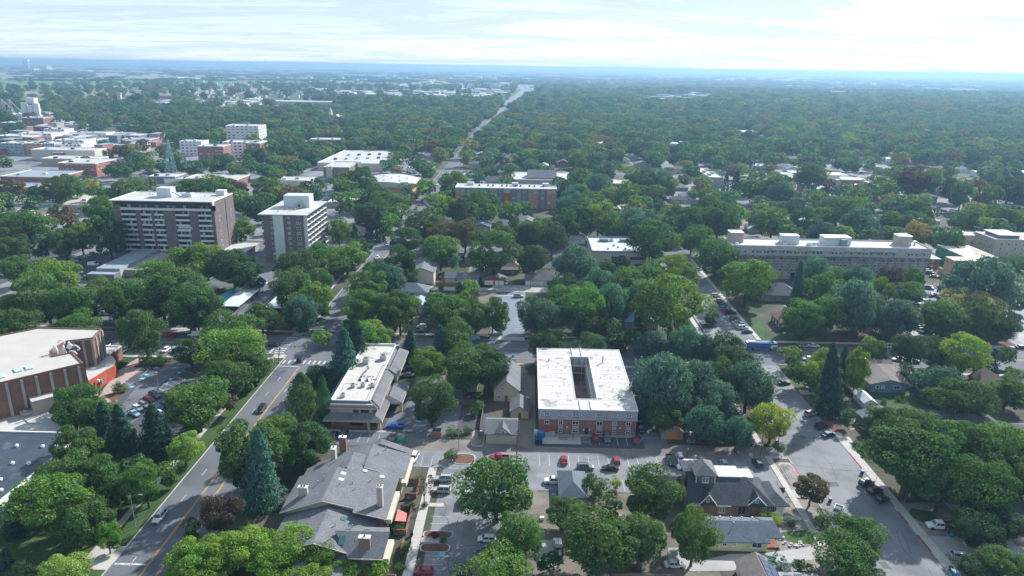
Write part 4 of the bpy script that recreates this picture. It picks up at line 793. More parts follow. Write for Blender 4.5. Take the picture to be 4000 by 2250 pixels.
def brick_house():
    o = thing('brick_house', 'red brick house with slate-dark roofs, front gables and an olive tower', 'house', (50, 157, 0)); mark('dark-roofed brick house', 2830, 1960)
    b = MB(); b.box(41.2, 151.6, -.3, 61.2, 158.6, 3.9); b.build('wall', W['brick'], o)
    hip = MB(); hip.slab([(40.4,150.8,3.75),(62.2,150.8,3.75),(56.6,157.6,7.6),(42.0,157.6,7.6)], .2); hip.slab([(62.2,150.8,3.75),(62.2,164.0,3.75),(56.6,157.6,7.6)], .2); hip.slab([(56.6,157.6,7.6),(62.2,164.0,3.75),(42,164,3.75),(42.0,157.6,7.6)], .2); hip.build('main_roof', W['darkshingle'], o)
    g = MB(); g.box(41.2, 158.6, -.3, 61, 163.4, 3.6); g.build('rear_wall', W['brick'], o)
    g = MB(); g.face([(41.0,151.7,3.5),(41.0,163.4,3.5),(41.0,157.6,7.3)][::-1]); g.build('gable', W['brick'], o)
    b = MB(); b.box(33.4, 157.2, -.3, 41.2, 164.8, 3.2); b.build('wing_wall', W['brick'], o); r = MB(); r.slab([(32.6,156.6,3.0),(43,156.6,3.0),(43,161,5.2),(32.6,161,5.2)], .2); r.slab([(32.6,161,5.2),(43,161,5.2),(43,165.4,3.0),(32.6,165.4,3.0)], .2); r.build('wing_roof', W['darkshingle'], o)
    b = MB(); b.box(43.9, 156.0, 5.5, 48.3, 161.8, 9.0); b.build('tower_wall', W['olive'], o); b = MB(); b.box(41.8, 158.6, 5, 43.9, 162.6, 8.4); b.build('tower_wall', W['olive'], o)
    hip_roof(o, 43.9, 156.0, 48.3, 162.2, 9.1, 11.0, 'shingle', .7, 'tower_roof'); hip_roof(o, 41.6, 159.0, 45.4, 163, 8.5, 9.9, 'shingle', .6, 'tower_roof')
    window(o, 'S', 46.1, 155.98, 7.5, 1.6, 1.6, sill=True); window(o, 'W', 41.78, 160.6, 7.1, 1.2, 1.5); window(o, 'W', 43.88, 157.2, 7.5, .8, 1.4)
    for x in (43.8, 48.4): q = MB(); q.box(x-.09, 155.9, 5.6, x+.09, 156.08, 9.0); q.build('corner_board', W['white'], o)
    b = MB(); b.box(48.4, 157.4, 6.2, 55.2, 162.4, 7.5); b.build('flat_dormer', W['olive'], o); b = MB(); b.box(48.38, 157.3, 7.502, 55.3, 162.5, 7.75); b.build('flat_roof', W['membrane'], o); b = MB(); b.box(55.4, 157.8, 6.6, 58.6, 162, 7.3); b.build('flat_roof', W['membrane'], o)
    for xc, zt, m, wd in ((45.9,6.2,'brick',1.9),(57.8,6.0,'bluewall',2.1)):
        g = MB(); g.face([(xc-wd,151.45,3.75),(xc+wd,151.45,3.75),(xc,151.45,zt)]); g.build('front_gable', W[m], o)
        r = MB(); r.slab([(xc-wd-.35,151.0,3.6),(xc,151.0,zt+.2),(xc,155.2,zt+.2),(xc-wd-.35,152.2,3.6)], .14); r.slab([(xc,151.0,zt+.2),(xc+wd+.35,151.0,3.6),(xc+wd+.35,152.2,3.6),(xc,155.2,zt+.2)], .14); r.build('gable_roof', W['darkshingle'], o)
        t = MB(); t.bar((xc-wd-.35,150.95,3.55),(xc,150.95,zt+.15),.1,n=4); t.bar((xc,150.95,zt+.15),(xc+wd+.35,150.95,3.55),.1,n=4); t.build('barge_board', W['white'], o)
        window(o, 'S', xc, 151.43, 4.6, .7, .9)
    for a, c in ((41,44),(47.8,51.5)): q = MB(); q.box(a, 150.72, 3.5, c, 150.86, 3.7); q.build('gutter', W['white'], o)
    for x, wd, hh in ((43.0,.9,1.7),(49.6,1.4,1.7),(54.4,1.9,2.3),(59.8,1.0,2.2)): window(o, 'S', x, 151.58, 2.0, wd, hh, frame='offwhite' if wd < 1.8 else 'greysiding', pane='glass' if wd > 1.8 else 'glassl', sill=True)
    window(o, 'S', 37.6, 157.18, 1.9, .9, 1.6, pane='glassd', frame='offwhite')
    b = MB(); b.box(61.2, 152.6, -.2, 65.0, 159.2, 3.3); b.build('bay_wall', W['white'], o); window(o, 'S', 62.4, 152.58, 1.8, 1.6, 1.7, panes=3); window(o, 'E', 65.02, 155, 1.8, 3.5, 1.7, panes=4)
    hip_roof(o, 60.6, 152.2, 65.6, 161.8, 3.5, 5.6, 'shingle', .5, 'bay_roof')
    b = MB(); b.box(61.4, 163, 0, 69, 163.2, 1.3); b.build('garden_fence', W['wood'], o)
    FOOT.append((31, 146, 68, 170))
brick_house()
def yellow_house():
    o = house('pale yellow bungalow with a long blue-grey shingled roof', 42.6, 138.6, 56.6, 147.4, 2.9, 5.0, 'gx', 'yellow', 'blueshingle', 6, 0, door=False); mark('pale yellow bungalow', 2900, 2110)
    for x, wd, hh in ((44.2,1.3,.9),(46.8,1.1,.9),(49.0,.9,.9),(54.2,2.3,1.5)): window(o, 'S', x, 138.58, 1.75, wd, hh, sill=True)
    b = MB(); b.slab([(56.2,139.6,3.0),(60.4,139.6,3.0),(59.2,143.6,4.9),(56.2,143.6,4.9)], .18); b.slab([(56.2,143.6,4.9),(59.2,143.6,4.9),(60.4,147.6,3.0),(56.2,147.6,3.0)], .18); b.build('porch_roof', W['blueshingle'], o)
    for y in (139.9, 147.2): q = MB(); q.box(59.6, y-.1, 0, 59.8, y+.1, 2.9); q.build('porch_post', W['white'], o)
    b = MB(); b.box(56.62, 139.8, 0, 59.8, 147.2, .35); b.build('porch_floor', W['brick'], o)
    for x in (47, 49.5, 52, 54.5): pipe(o, x, 144.4, 4.8, .2, .12)
    pipe(o, 49.5, 142.0, 4.6, .6, .07)
yellow_house()
def solar_house():
    o = house('tan-roofed cottage with dark solar panels on its right-hand slope', 47.6, 112, 55.2, 131.6, 2.9, 5.0, 'gy', 'white', 'taupeshingle', 1, 0, door=False); mark('cottage with solar panels', 2900, 2210)
    SP = None
    for (x0, x1) in ((51.75, 53.2), (53.35, 54.8)):
        for k in range(5):
            y = 122.6+k*1.72
            if x0 > 53 and k > 3: continue
            zz = lambda x: 5.0-(x-51.4)*.515+.20
            b = MB(); b.slab([(x0,y,zz(x0)),(x1,y,zz(x1)),(x1,y+1.62,zz(x1)),(x0,y+1.62,zz(x0))], .07); b.build('solar_panel', W['navy'], o)
    b = MB(); b.box(55.3, 118, -.2, 63, 127.5, 3.0); b.build('annex_wall', W['white'], o); b = MB(); b.box(55.1, 117.6, 3.002, 63.4, 127.9, 3.2); b.build('annex_roof', W['gravelroof'], o)
    for x, y in ((56.5,125.8),(58.8,126.2),(57.2,123.6),(60,124)): b = MB(); b.slab([(x-.9,y-.5,3.5),(x+.9,y-.5,3.5),(x+.9,y+.5,3.75),(x-.9,y+.5,3.75)], .08); b.build('solar_panel', W['navy'], o)
solar_house()
house('small grey-roofed garage facing the dirt lane', 10.2, 154.8, 16.6, 166.2, 2.7, 4.9, 'hip', 'bluegrey', 'blueshingle', 6, 0, cat='garage', name='garage', door=False); mark('grey-roofed lane garage', 2240, 1900)
house('brown-roofed shed at the bottom edge', 20, 122.5, 33, 127.2, 2.6, 4.2, 'gx', 'olive', 'brownshingle', 1, 0, cat='shed', name='shed')
o = house('tan coach garage with a little front gable', -10.2, 184.2, -1.4, 193.6, 3.6, 5.6, 'gx', 'beige', 'shingle', 5, 0, cat='garage', name='coach_garage', door=False); mark('tan coach garage', 1960, 1680)
g = MB(); g.face([(-7.6,184.15,3.5),(-3.2,184.15,3.5),(-5.4,184.15,5.5)]); g.build('front_gable', W['beige'], o); g = MB(); g.slab([(-8.0,183.8,3.4),(-5.4,183.8,5.7),(-5.4,188.5,5.7),(-8.0,185,3.4)], .12); g.slab([(-5.4,183.8,5.7),(-2.8,183.8,3.4),(-2.8,185,3.4),(-5.4,188.5,5.7)], .12); g.build('gable_roof', W['shingle'], o)
window(o, 'S', -5.3, 184.1, 3.9, 1.1, 1.1)
house('little grey-roofed shed behind the tan coach garage', -3.4, 200.2, 2.2, 208.6, 2.7, 4.4, 'gy', 'tan', 'shingle', 4, 0, cat='shed', name='shed')
o = house('narrow tan house with a long grey gable roof beside the lane', -9.2, 212, -1.0, 231.5, 4.2, 7.4, 'gy', 'beige', 'shingle', 7, 0); mark('narrow tan house', 2000, 1480)
window(o, 'S', -6.4, 211.98, 4.6, 1.0, 1.1); window(o, 'S', -7.6, 211.98, 1.6, 1.0, 1.2)
house('grey-sided cottage with one dark window among trees', -25.6, 218.6, -15.2, 226, 3.6, 5.6, 'gx', 'greysiding', 'brownshingle', 5, 1, door=False)
house('small shed with a red-brown roof and orange doors by the alley', 41.6, 189.4, 48.0, 196.6, 2.7, 4.7, 'gy', 'khaki', 'redshingle', 4, 0, cat='shed', name='shed', door=False); mark('shed with orange doors', 2650, 1700)
q = MB(); q.box(43.6, 189.34, .1, 46.6, 189.39, 2.3); q.build('double_door', W['orangep'], bpy.data.objects['shed.002'] if 'shed.002' in bpy.data.objects else bpy.data.objects['shed'])
house('pale shed with a green roof behind the alley fence', 55.6, 189.2, 61.6, 193.4, 2.9, 4.2, 'gx', 'beige', 'greenroof', 3, 0, cat='shed', name='shed', door=False)
# east of the side street
def blue_house():
    o = thing('blue_house', 'blue clapboard house with a taupe roof and paired white windows', 'house', (125, 231, 0)); mark('blue clapboard house', 3480, 1450)
    b = MB(); b.box(119.6, 225.4, -.3, 131.6, 236, 3.4); b.box(119.0, 236, -.3, 131, 241.5, 3.6); b.build('wall', W['bluewall'], o)
    r = MB(); r.slab([(118.6,224.8,3.2),(125.6,224.8,5.0),(125.6,236,6.2),(118.6,236,3.2)], .18); r.slab([(125.6,224.8,5.0),(132.6,224.8,3.2),(131.8,236,6.2),(125.6,236,6.2)], .18); r.slab([(118.4,234.5,4.6),(131.8,234.5,4.6),(131.8,238.6,6.8),(118.4,238.6,6.8)], .18); r.slab([(118.4,238.6,6.8),(131.8,238.6,6.8),(131.8,242,3.4),(118.4,242,3.4)], .18); r.build('roof', W['taupeshingle'], o)
    g = MB(); g.face([(120.4,225.36,3.3),(130.8,225.36,3.3),(125.6,225.36,4.75)]); g.build('gable', W['bluewall'], o)
    window(o, 'S', 121.6, 225.34, 2.0, 1.1, 1.1, panes=1); window(o, 'S', 123.5, 225.34, 2.0, 1.1, 1.1, panes=1); window(o, 'S', 128.2, 225.34, 2.0, 2.2, 1.2)
    wrow(o, 'W', 119.58, 226.5, 234, 3, 1.8, 1.4, 1.9, panes=2)
    for x in (121, 123, 126, 129.5): pipe(o, x, 239.4, 6.3, .3, .15)
    FOOT.append((117, 218, 134, 243))
blue_house()
o = thing('blue_shed', 'blue lean-to shed with a white metal roof', 'shed', (139, 221, 0)); b = MB(); b.box(134.8, 216.5, -.2, 140, 226.5, 2.6); b.build('wall', W['bluewall'], o); b = MB(); b.slab([(134.4,216,2.75),(140.6,216,3.4),(140.6,227,3.4),(134.4,227,2.75)], .16); b.build('roof', W['whitemetal'], o); FOOT.append((133,212,142,228))
house('small white garden shed inside the corner fence', 111.4, 212.5, 115.2, 220.5, 2.5, 3.6, 'gy', 'offwhite', 'whitemetal', 2, 1, cat='shed', name='shed', door=False)
house('detached garage with a pale blue-grey gable roof', 105.6, 190.6, 118.6, 204.6, 3.0, 5.2, 'gy', 'greenwall', 'blueshingle', 4, 0, cat='garage', name='garage', door=False); mark('blue-grey gable garage', 3400, 1640)
house('wide low house with dark grey hipped roofs', 126.5, 189, 146, 207, 3.0, 6.2, 'hip', 'greysiding', 'darkshingle', 3, 0)
house('grey-roofed house half hidden under the right-hand trees', 150, 186, 163, 199, 3.0, 5.6, 'hip', 'greysiding', 'shingle', 3, 0)
house('small steep-roofed house behind the bright lime tree', 157.5, 223, 167.6, 234, 3.4, 6.6, 'gy', 'tealwall', 'brownshingle', 3, 2)
house('teal-gabled house at the right edge', 170, 221, 181, 233, 3.6, 6.4, 'gy', 'tealwall', 'shingle', 3, 1)
house('grey-roofed house with white vents behind the blue house', 143.5, 227, 152, 238, 3.2, 6, 'gy', 'greysiding', 'brownshingle', 2, 1)
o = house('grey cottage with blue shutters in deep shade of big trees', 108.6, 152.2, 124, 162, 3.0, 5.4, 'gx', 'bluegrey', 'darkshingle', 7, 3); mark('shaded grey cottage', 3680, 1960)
for x in (112.0,116.6,121.2): 
    for sx in (-.95,.95): q = MB(); q.box(x+sx-.22,152.1,1,x+sx+.22,152.19,2.3); q.build('shutter', W['bluewall'], o)
house('low shed with a weathered brown roof at the right edge', 113.5, 127.5, 123, 133.5, 2.4, 3.8, 'gx', 'greywood' if False else 'olive', 'brownshingle', 2, 0, cat='shed', name='shed', door=False)
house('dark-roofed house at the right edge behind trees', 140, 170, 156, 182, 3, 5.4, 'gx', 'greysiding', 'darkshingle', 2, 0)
# north side of the cross street
o = house('grey house with a blue metal roof and white attic window', 42.6, 282.5, 56.6, 293, 3.6, 7.0, 'hip', 'greysiding', 'metalblue', 9, 2, side='E'); mark('blue-roofed house', 2440, 1250)
g = MB(); g.face([(47,281.9,3.9),(54.6,281.9,3.9),(50.8,281.9,6.6)]); g.build('front_gable', W['greysiding'], o); g = MB(); g.slab([(46.5,281.5,3.7),(50.8,281.5,6.9),(50.8,288,6.9),(46.5,284,3.7)], .14); g.slab([(50.8,281.5,6.9),(55.1,281.5,3.7),(55.1,284,3.7),(50.8,288,6.9)], .14); g.build('gable_roof', W['metalblue'], o); window(o, 'S', 50.8, 281.86, 4.8, .9, 1.3)
o = house('green cottage with a red-brown hipped roof and chimney', 108.8, 285, 119, 297, 3.4, 6.6, 'hip', 'greenwall', 'redshingle', 5, 1, chim=(112.5,293,5,8,.9,.8,'tan')); mark('green cottage', 3060, 1240)
house('grey bungalow with a broad grey hip roof below the concrete building', 112, 324, 131, 337, 3.4, 7.6, 'hip', 'greysiding', 'shingle', 8, 3, chim=None); mark('hip-roofed bungalow', 3080, 1140)
o = house('two-storey red brick house with a slate hip roof at right', 187, 284.5, 204, 296, 6.0, 8.8, 'hip', 'redbrick', 'darkshingle', 6, 2, chim=(198,291,7,9.6,.8,.8,'redbrick')); mark('right-edge brick house', 3930, 1210)
house('grey cottage with a dark hipped roof by the crossing', -43.5, 283, -29, 295, 3.6, 7.2, 'hip', 'greysiding', 'darkshingle', 7, 1, side='E'); mark('dark-roofed corner cottage', 1640, 1230)
house('small grey house behind the sealed lot trees', 7.5, 288, 17, 298, 3.2, 5.6, 'gy', 'greysiding', 'shingle', 5, 0)
house('small white gabled cottage by the carports', -113.5, 278.5, -107, 286, 2.8, 4.8, 'gy', 'white', 'shingle', 4, 0)
# north alley
o = house('tall cream house with one gable and a grey roof', -57.6, 341, -45.4, 366, 6.3, 8.6, 'gy', 'cream', 'shingle', 6, 0, door=False); mark('tall cream gabled house', 1650, 1070)
for z in (4.9, 1.7): window(o, 'S', -54.4, 340.98, z, 1.6, 1.3, frame='wood')
house('blue-grey hip-roofed house below the cream house', -61, 318, -46, 329, 3.0, 6.0, 'hip', 'greysiding', 'blueshingle', 4, 0); house('dark low roof beside the cedar fence', -50.5, 309, -37, 316, 2.8, 4.6, 'gx', 'greysiding', 'darkshingle', 4, 0)
house('white-walled house under the trees beside the dark roof', -52, 297, -42, 307, 3.0, 5.2, 'gy', 'white', 'greyroof', 3, 0)
o = house('long cream garage with a grey roof', -40, 343.5, -23.2, 350.5, 2.9, 4.8, 'gx', 'cream', 'shingle', 4, 0, cat='garage', name='garage', door=False); window(o, 'S', -34.6, 343.48, 1.6, 1.3, 1.1)
for x in (-30.5, -26.6): q = MB(); q.box(x-1.5,343.42,.05,x+1.5,343.49,2.4); q.build('garage_door', W['offwhite'], o)
o = house('red double garage with two white doors', -20.6, 341.5, -9.6, 348.5, 2.9, 4.9, 'gy', 'redwall', 'shingle', 4, 0, cat='garage', name='garage', door=False); mark('red double garage', 1860, 1090)
for x in (-17.7, -12.5): q = MB(); q.box(x-2.2,341.42,.05,x+2.2,341.49,2.4); q.build('garage_door', W['white'], o)
o = house('white three-door garage with a grey roof', 0.6, 342.5, 17.4, 350, 3.0, 5.0, 'gx', 'white', 'shingle', 4, 0, cat='garage', name='garage', door=False); mark('white three-door garage', 2010, 1080)
for x in (6.2, 10.8, 15.0): q = MB(); q.box(x-1.7,342.42,.05,x+1.7,342.49,2.5); q.build('garage_door', W['offwhite'], o)
house('light blue low garage with a grey gable', -27.5, 354, -20, 366, 2.8, 4.4, 'gy', 'bluegrey', 'shingle', 3, 0, cat='garage', name='garage', door=False)
o = house('red cottage with a green-grey porch under a large tree', -15.6, 364, -2.6, 378, 3.4, 7.4, 'hip', 'redwall', 'brownshingle', 6, 0, door=False); mark('red cottage with porch', 1900, 1030)
b = MB(); b.box(-13.6, 361.2, 0, -3.6, 364.0, 2.6); b.build('porch', W['tealwall'], o); b = MB(); b.slab([(-14,360.8,2.75),(-3.2,360.8,2.75),(-3.2,364,3.5),(-14,364,3.5)], .14); b.build('porch_roof', W['brownshingle'], o); window(o, 'S', -9, 361.18, 1.6, 1.6, 1.2); q = MB(); q.box(-6.8,361.1,0,-5.6,361.19,2.2); q.build('door', W['bluegrey'], o)
house('cream two-storey house behind the white garage', 6.6, 356, 15.4, 366, 5.6, 7.6, 'gx', 'cream', 'shingle', 3, 2); house('teal-gabled house among trees beyond the cream house', -48, 378, -38, 392, 4, 7, 'gy', 'tealwall', 'shingle', 4, 0); house('grey house beside the driveway', -33, 380, -25, 394, 4, 6.4, 'gy', 'greysiding', 'shingle', 3, 0)
def balcony_tower():
    x0, y0, x1, y1, h = -226.4, 381.0, -170.6, 408.0, 32.0
    o = thing('apartment_tower', 'tall brown-brick apartment tower with stacked pale balconies', 'apartment tower', ((x0+x1)/2, (y0+y1)/2, 0)); mark('brown-brick balcony tower', 660, 880)
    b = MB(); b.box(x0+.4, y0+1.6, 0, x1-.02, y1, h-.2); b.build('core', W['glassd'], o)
    u = lambda px: x0+(px-45)/1730*(x1-x0)      # columns read off along the top of the front
    bal = [(170,425),(505,690),(735,905),(1100,1340),(1490,1725)]
    edges = [45]+[e for a in bal for e in a]+[1775]
    for k in range(0, len(edges), 2):
        a, c = u(edges[k]), u(edges[k+1]); q = MB(); q.box(a, y0, 0, c, y0+2.2, h-5.3 if 0 < k < 10 else h-2.2); q.build('brick_pier', W['brownbrick'], o)
    q = MB(); q.box(x1-1.5, y0, h-5.3, x1, y1, h-.3); q.box(x1-1.5, y0+2.2, 0, x1, y1, h-5.3); q.box(x0, y0+2.2, 0, x0+1.5, y1, h-2.2); q.build('end_wall', W['brownbrick'], o)
    fl = 2.86
    for a, c in bal:
        xa, xc = u(a)+.05, u(c)-.05
        for k in range(10):
            z = h-5.2-fl*(k+1)
            q = MB(); q.box(xa, y0-.25, z, xc, y0-.1, z+1.12); q.build('balcony_front', W['bluegrey'] if False else W['offwhite'], o)
            q = MB(); q.box(xa, y0-.1, z, xc, y0+1.58, z+.18); q.build('balcony_slab', W['concrete'], o)
            n = 3
            for j in range(n):
                if random.random() < .75:
                    xx = xa+(xc-xa)*(j+.5+random.uniform(-.2,.2))/n; wd = random.uniform(.6,1.5); q = MB(); q.box(xx-wd/2, y0+1.5, z+.3, xx+wd/2, y0+1.585, z+2.3); q.build('glazed_door', W[random.choice(['glassl','bluegrey','glass','offwhite'])], o)
    q = MB(); q.box(u(170), y0-.3, h-5.1, u(1725), y0-.1, h-3.75); q.build('top_balcony_front', W['offwhite'], o); q = MB(); q.box(u(60), y0-.1, h-5.1, u(1760), y0+1.58, h-4.9); q.build('balcony_slab', W['concrete'], o)
    for k in range(16):
        xx = u(200+k*96); q = MB(); q.box(xx-.8, y0+1.5, h-4.8, xx+.8, y0+1.585, h-2.4); q.build('glazed_door', W[random.choice(['glassl','glass','bluegrey'])], o)
    q = MB(); xa, xc = u(1135), u(1370); z = h-5.2-fl*4; q.box(xa,y0-.26,z+1.15,xc,y0-.12,z+1.3); q.box(xa,y0-.26,z+2.2,xc,y0-.12,z+2.7)
    for k in range(9): q.box(xa+k*(xc-xa)/8-.12,y0-.255,z+1.3,xa+k*(xc-xa)/8+.12,y0-.13,z+2.2)
    q.build('glazed_balcony', W['white'], o)
    roof_pan(o, x0-1.2, y0-1.0, x1+.05, y1, h, 'membrane', .4)
    q = MB(); q.box(x1-.5, y0-.9, h-1.8, x1+.04, y0+.8, h); q.build('rounded_return', W['white'], o)
    q = MB(); q.box(-207.5, 393, h, -199.5, 399, h+5.2); q.build('lift_house', W['whitemetal'], o); q = MB(); q.box(-177.5, 401, h, -172.5, 405, h+3.0); q.build('stair_house', W['offwhite'], o)
    unit(o, -191.5, 396.5, h+.1, 5.5, 4, 2.0, 'whitemetal'); q = MB(); q.bar((-199.4,395,h+2.6),(-194.6,394,h+.5),.3); q.build('duct', W['metal'], o)
    for x, y in ((-215,400),(-207,403),(-188,392),(-182,397),(-213,399)): pipe(o, x, y, h, .7, .25)
    for k in range(10):
        for y in (386.5, 402.5): window(o, 'E', x1+.01, y+(.9 if k % 2 else 0), h-5.6-fl*k, 1.0, 1.4, panes=1, pane='glassl' if k % 3 else 'glass', frame='offwhite')
    q = MB(); q.box(x1-.02, 396.0, 1, x1+.10, 396.5, h-.6); q.build('downpipe', W['glassd'], o)
    q = MB(); q.box(x1, 382, 0, x1+14, 404, 3.4); q.build('podium', W['concrete'], o); q = MB(); q.box(x1+.01, 381.6, 3.402, x1+14.4, 404.4, 3.7); q.build('podium_roof', W['membrane'], o)
    FOOT.append((x0-2, y0-34, x1+15, y1+3))
    a = flat('annex_building', 'low annex with a blue-grey flat roof at the foot of the balcony tower', 'annex', -215.5, 340, -203.5, 380, 4.8, 'concrete', 'greyroof', .4, 12, 'bluegrey'); mark('low blue-roofed annex', 450, 1030)
    q = MB(); q.box(-203.5, 344, -.2, -193, 380.5, 3.4); q.build('side_wing', W['concrete'], a); q = MB(); q.box(-203.4, 343.8, 3.402, -192.8, 380.4, 3.6); q.build('side_wing_roof', W['gravelroof'], a)
    q = MB(); q.box(-217, 334.5, -.2, -203.6, 340, 3.6); q.build('entrance_wing', W['darkconc'], a); q = MB(); q.box(-217.2, 334.3, 3.602, -203.4, 339.9, 3.8); q.build('entrance_wing_roof', W['greyroof'], a)
balcony_tower()
def finned_tower():
    x0, y0, x1, y1, h = -142.5, 376.5, -119.0, 416.0, 26.5
    o = thing('apartment_tower', 'nine-storey apartment tower with a pale blue-white fin and open balconies', 'apartment tower', ((x0+x1)/2, (y0+y1)/2, 0)); mark('white-finned tower', 1150, 900)
    b = MB(); b.box(x0, y0, -.3, x1-1.6, y1, h); b.build('wall', W['brownbrick'], o)
    b = MB(); b.box(-136.6, y0-.9, -.3, -131.2, y0+.4, h-.02); b.build('fin', W['offwhite'], o)
    e = MB(); e.box(x0-2.2, y0-1.1, h, x1+.9, y1+.6, h+.45); e.build('roof', W['membrane'], o)
    b = MB(); b.box(x1-1.6, y0+1.2, -.3, x1-1.5, y1-.6, h-.1); b.build('gallery_wall', W['bluegrey'], o)
    fl = 2.9
    for k in range(9):
        z = h-fl*(k+1)
        q = MB(); q.box(x1-1.5, y0+.6, z-.12, x1+.62, y1, z+.1); q.build('balcony_slab', W['white'], o)
        q = MB(); q.box(x1+.5, y0+.6, z+.95, x1+.58, y1, z+1.05)
        for j in range(26): y = y0+.8+j*1.5; q.box(x1+.52, y, z+.1, x1+.56, y+.05, z+.95)
        q.box(x1-1.4, y0+.6, z+.95, x1+.5, y0+.68, z+1.05); q.build('railing', W['metal'], o)
        for j in range(7):
            y = y0+.6+(j)*6.5; q = MB(); q.box(x1-1.5, y, z+.1, x1+.45, y+.16, z+2.75); q.build('balcony_partition', W['greysiding' if j else 'offwhite'], o)
            for dy in (1.5, 4.2): q = MB(); q.box(x1-1.52, y+dy, z+.2, x1-1.42, y+dy+1.5, z+2.3); q.build('glazed_door', W[random.choice(['glass','glassl','glassd'])], o)
        window(o, 'S', -128.4, y0-.01, z+1.55, 1.5, 1.3, pane='glassl' if k % 3 else 'glass'); window(o, 'S', -123.2, y0-.01, z+1.55, 2.2, 1.35, pane='glassl' if k % 2 else 'glass')
        window(o, 'S', -137.7, y0-.01, z+1.55, 1.3, 1.3, pane='glass')
        q = MB(); q.box(x0-1.8, y0+2.5, z-.1, x0, y0+9, z+.1); q.box(x0-1.85, y0+2.4, z+.1, x0-1.7, y0+9, z+1.0); q.build('side_balcony', W['offwhite'], o)
    b = MB(); b.box(-137, 396, h+.45, -122.5, 404.5, h+7.2); b.build('lift_house', W['whitemetal'], o)
    u = unit(o, -127.4, 394.2, h+.9, 3.0, 2.6, 2.6, 'metal', False); q = MB(); q.cyl(-127.4, 392.86, 0, 0, .1); q = MB(); q.box(-128.2, 392.85, h+1.4, -126.6, 392.9, h+3); q.build('fan_grille', W['darkmetal'], u)
    for x, y in ((-136,383),(-130,385.5),(-133,388),(-135,392),(-128,388)): pipe(o, x, y, h+.4, 1.0, .25)
    FOOT.append((x0-3, y0-40, x1+3, y1+3))
finned_tower()
def concrete_building():
    x0, y0, x1, y1, h = 108.0, 362.0, 209.5, 378.5, 17.6
    o = thing('concrete_building', 'very long grey concrete building with rows of small square windows', 'institutional building', ((x0+x1)/2, (y0+y1)/2, 0)); mark('long concrete building', 3200, 1000)
    b = MB(); b.box(x0, y0+1.3, 3.6, x1, y1, 13.4); b.box(x0, y0+6, -.3, x1, y1, 3.6); b.box(x0, y0+1.3, -.3, x0+32, y0+6, 3.6); b.box(x0+58, y0+1.3, -.3, x1, y0+6, 3.6); b.build('wall', W['conblock'], o)
    b = MB(); b.box(x0-.4, y0-.3, 13.4, x1+.8, y1+.2, h); b.build('upper_storey', W['conblock'], o)
    b = MB(); b.box(x0-.2, y0-.9, 13.0, x1+.6, y0+1.3, 13.38); b.build('ledge', W['concrete'], o)
    roof_pan(o, x0-.4, y0-.3, x1+.8, y1+.2, h, 'membrane', .7, 'lightconc')
    n = 26; step = (x1-x0)/n
    for i in range(n+1): x = x0+i*step; q = MB(); q.box(x-.22, y0+.75, 0, x+.22, y0+1.29, 13.0); q.build('pier', W['concrete'], o); q = MB(); q.box(x-.28, y0-1.1, 12.5, x+.28, y0+.74, 13.0); q.build('bracket', W['concrete'], o)
    for z in (6.6, 9.6, 12.4): q = MB(); q.box(x0+.3, y0+1.14, z-.14, x1-.3, y0+1.298, z+.14); q.build('floor_band', W['darkconc'], o)
    for i in range(n):
        for dx in (.3, .7):
            x = x0+(i+dx)*step
            for z in (5.0, 8.0, 11.0): window(o, 'S', x, y0+1.29, z, 1.25, 1.05, frame='concrete', panes=1, pane='glassl' if random.random() < .55 else 'glass')
            if random.random() < .85: window(o, 'S', x, y0-.31, 14.9, 1.15, 1.05, frame='concrete', panes=1, pane='glass')
    for a, c in ((.19,.31),(.38,.47),(.57,.66),(.70,.84)): q = MB(); q.box(x0+a*(x1-x0), y0-1.5, 16.2, x0+c*(x1-x0), y0-.31, 16.5); q.build('sun_canopy', W['lightconc'], o)
    for i in range(0, n, 2): q = MB(); x = x0+(i+1)*step; q.box(x-.35, y0-1.2, 15.4, x+.35, y0-.31, 15.9); q.build('scupper', W['concrete'], o)
    for x, y, sx, sy, sz, m in ((x0+4,373,7,6,5.2,'tanbrick'),(x0+32,371.5,9,5,4.2,'whitemetal'),(x0+56,371,14,7,4.0,'whitemetal'),(x0+92,372.5,7,6,5.0,'tanbrick')): q = MB(); q.box(x-sx/2,y-sy/2,h,x+sx/2,y+sy/2,h+sz); q.build('roof_house', W[m], o); q = MB(); q.box(x-sx/2-.1,y-sy/2-.1,h+sz+.002,x+sx/2+.1,y+sy/2+.1,h+sz+.3); q.build('roof_house_cap', W['white'], o)
    for x, y in ((x0+41,367),(x0+44,368),(x0+47,366.5),(x0+28.5,367)): unit(o, x, y, h+.1, 2, 1.8, 1.3, 'whitemetal')
    q = MB(); q.box(x0+57, 365.5, h, x0+60, 367.5, h+3.6); q.build('cooling_tower', W['tealroof'], o)
    q = MB(); q.cyl(x0+3, 365.5, h, h+1.3, .9, n=10); q.build('tank', W['white'], o); pipe(o, x1-3, 372, h, 2.0, .6)
    for a, c in ((33,37.5),(38.5,43),(44,48.5),(49.5,54)): q = MB(); q.box(x0+a, y0+6-.05, .1, x0+c, y0+5.998, 3.2); q.build('garage_bay', W['glassd'], o)
    FOOT.append((x0-3, y0-9, x1+4, y1+3))
concrete_building()
o = flat('modern_office', 'modern two-storey beige office with a shiny ribbed metal roof', 'office building', 36.5, 377, 66.2, 412, 9.0, 'beige', 'palemetal', .9, 14, 'slate'); mark('modern beige office', 2390, 960)
for k in range(22): q = MB(); x = 37.6+k*1.28; q.box(x-.05, 378, 9.082, x+.05, 411, 9.18); q.build('roof_seam', W['whitemetal'], o)
for x in (45.5, 57.2): unit(o, x, 403, 9.1, 5, 3.6, 1.6, 'slate', False); unit(o, x+4.4, 403.5, 9.1, 2.2, 2.6, 1.4)
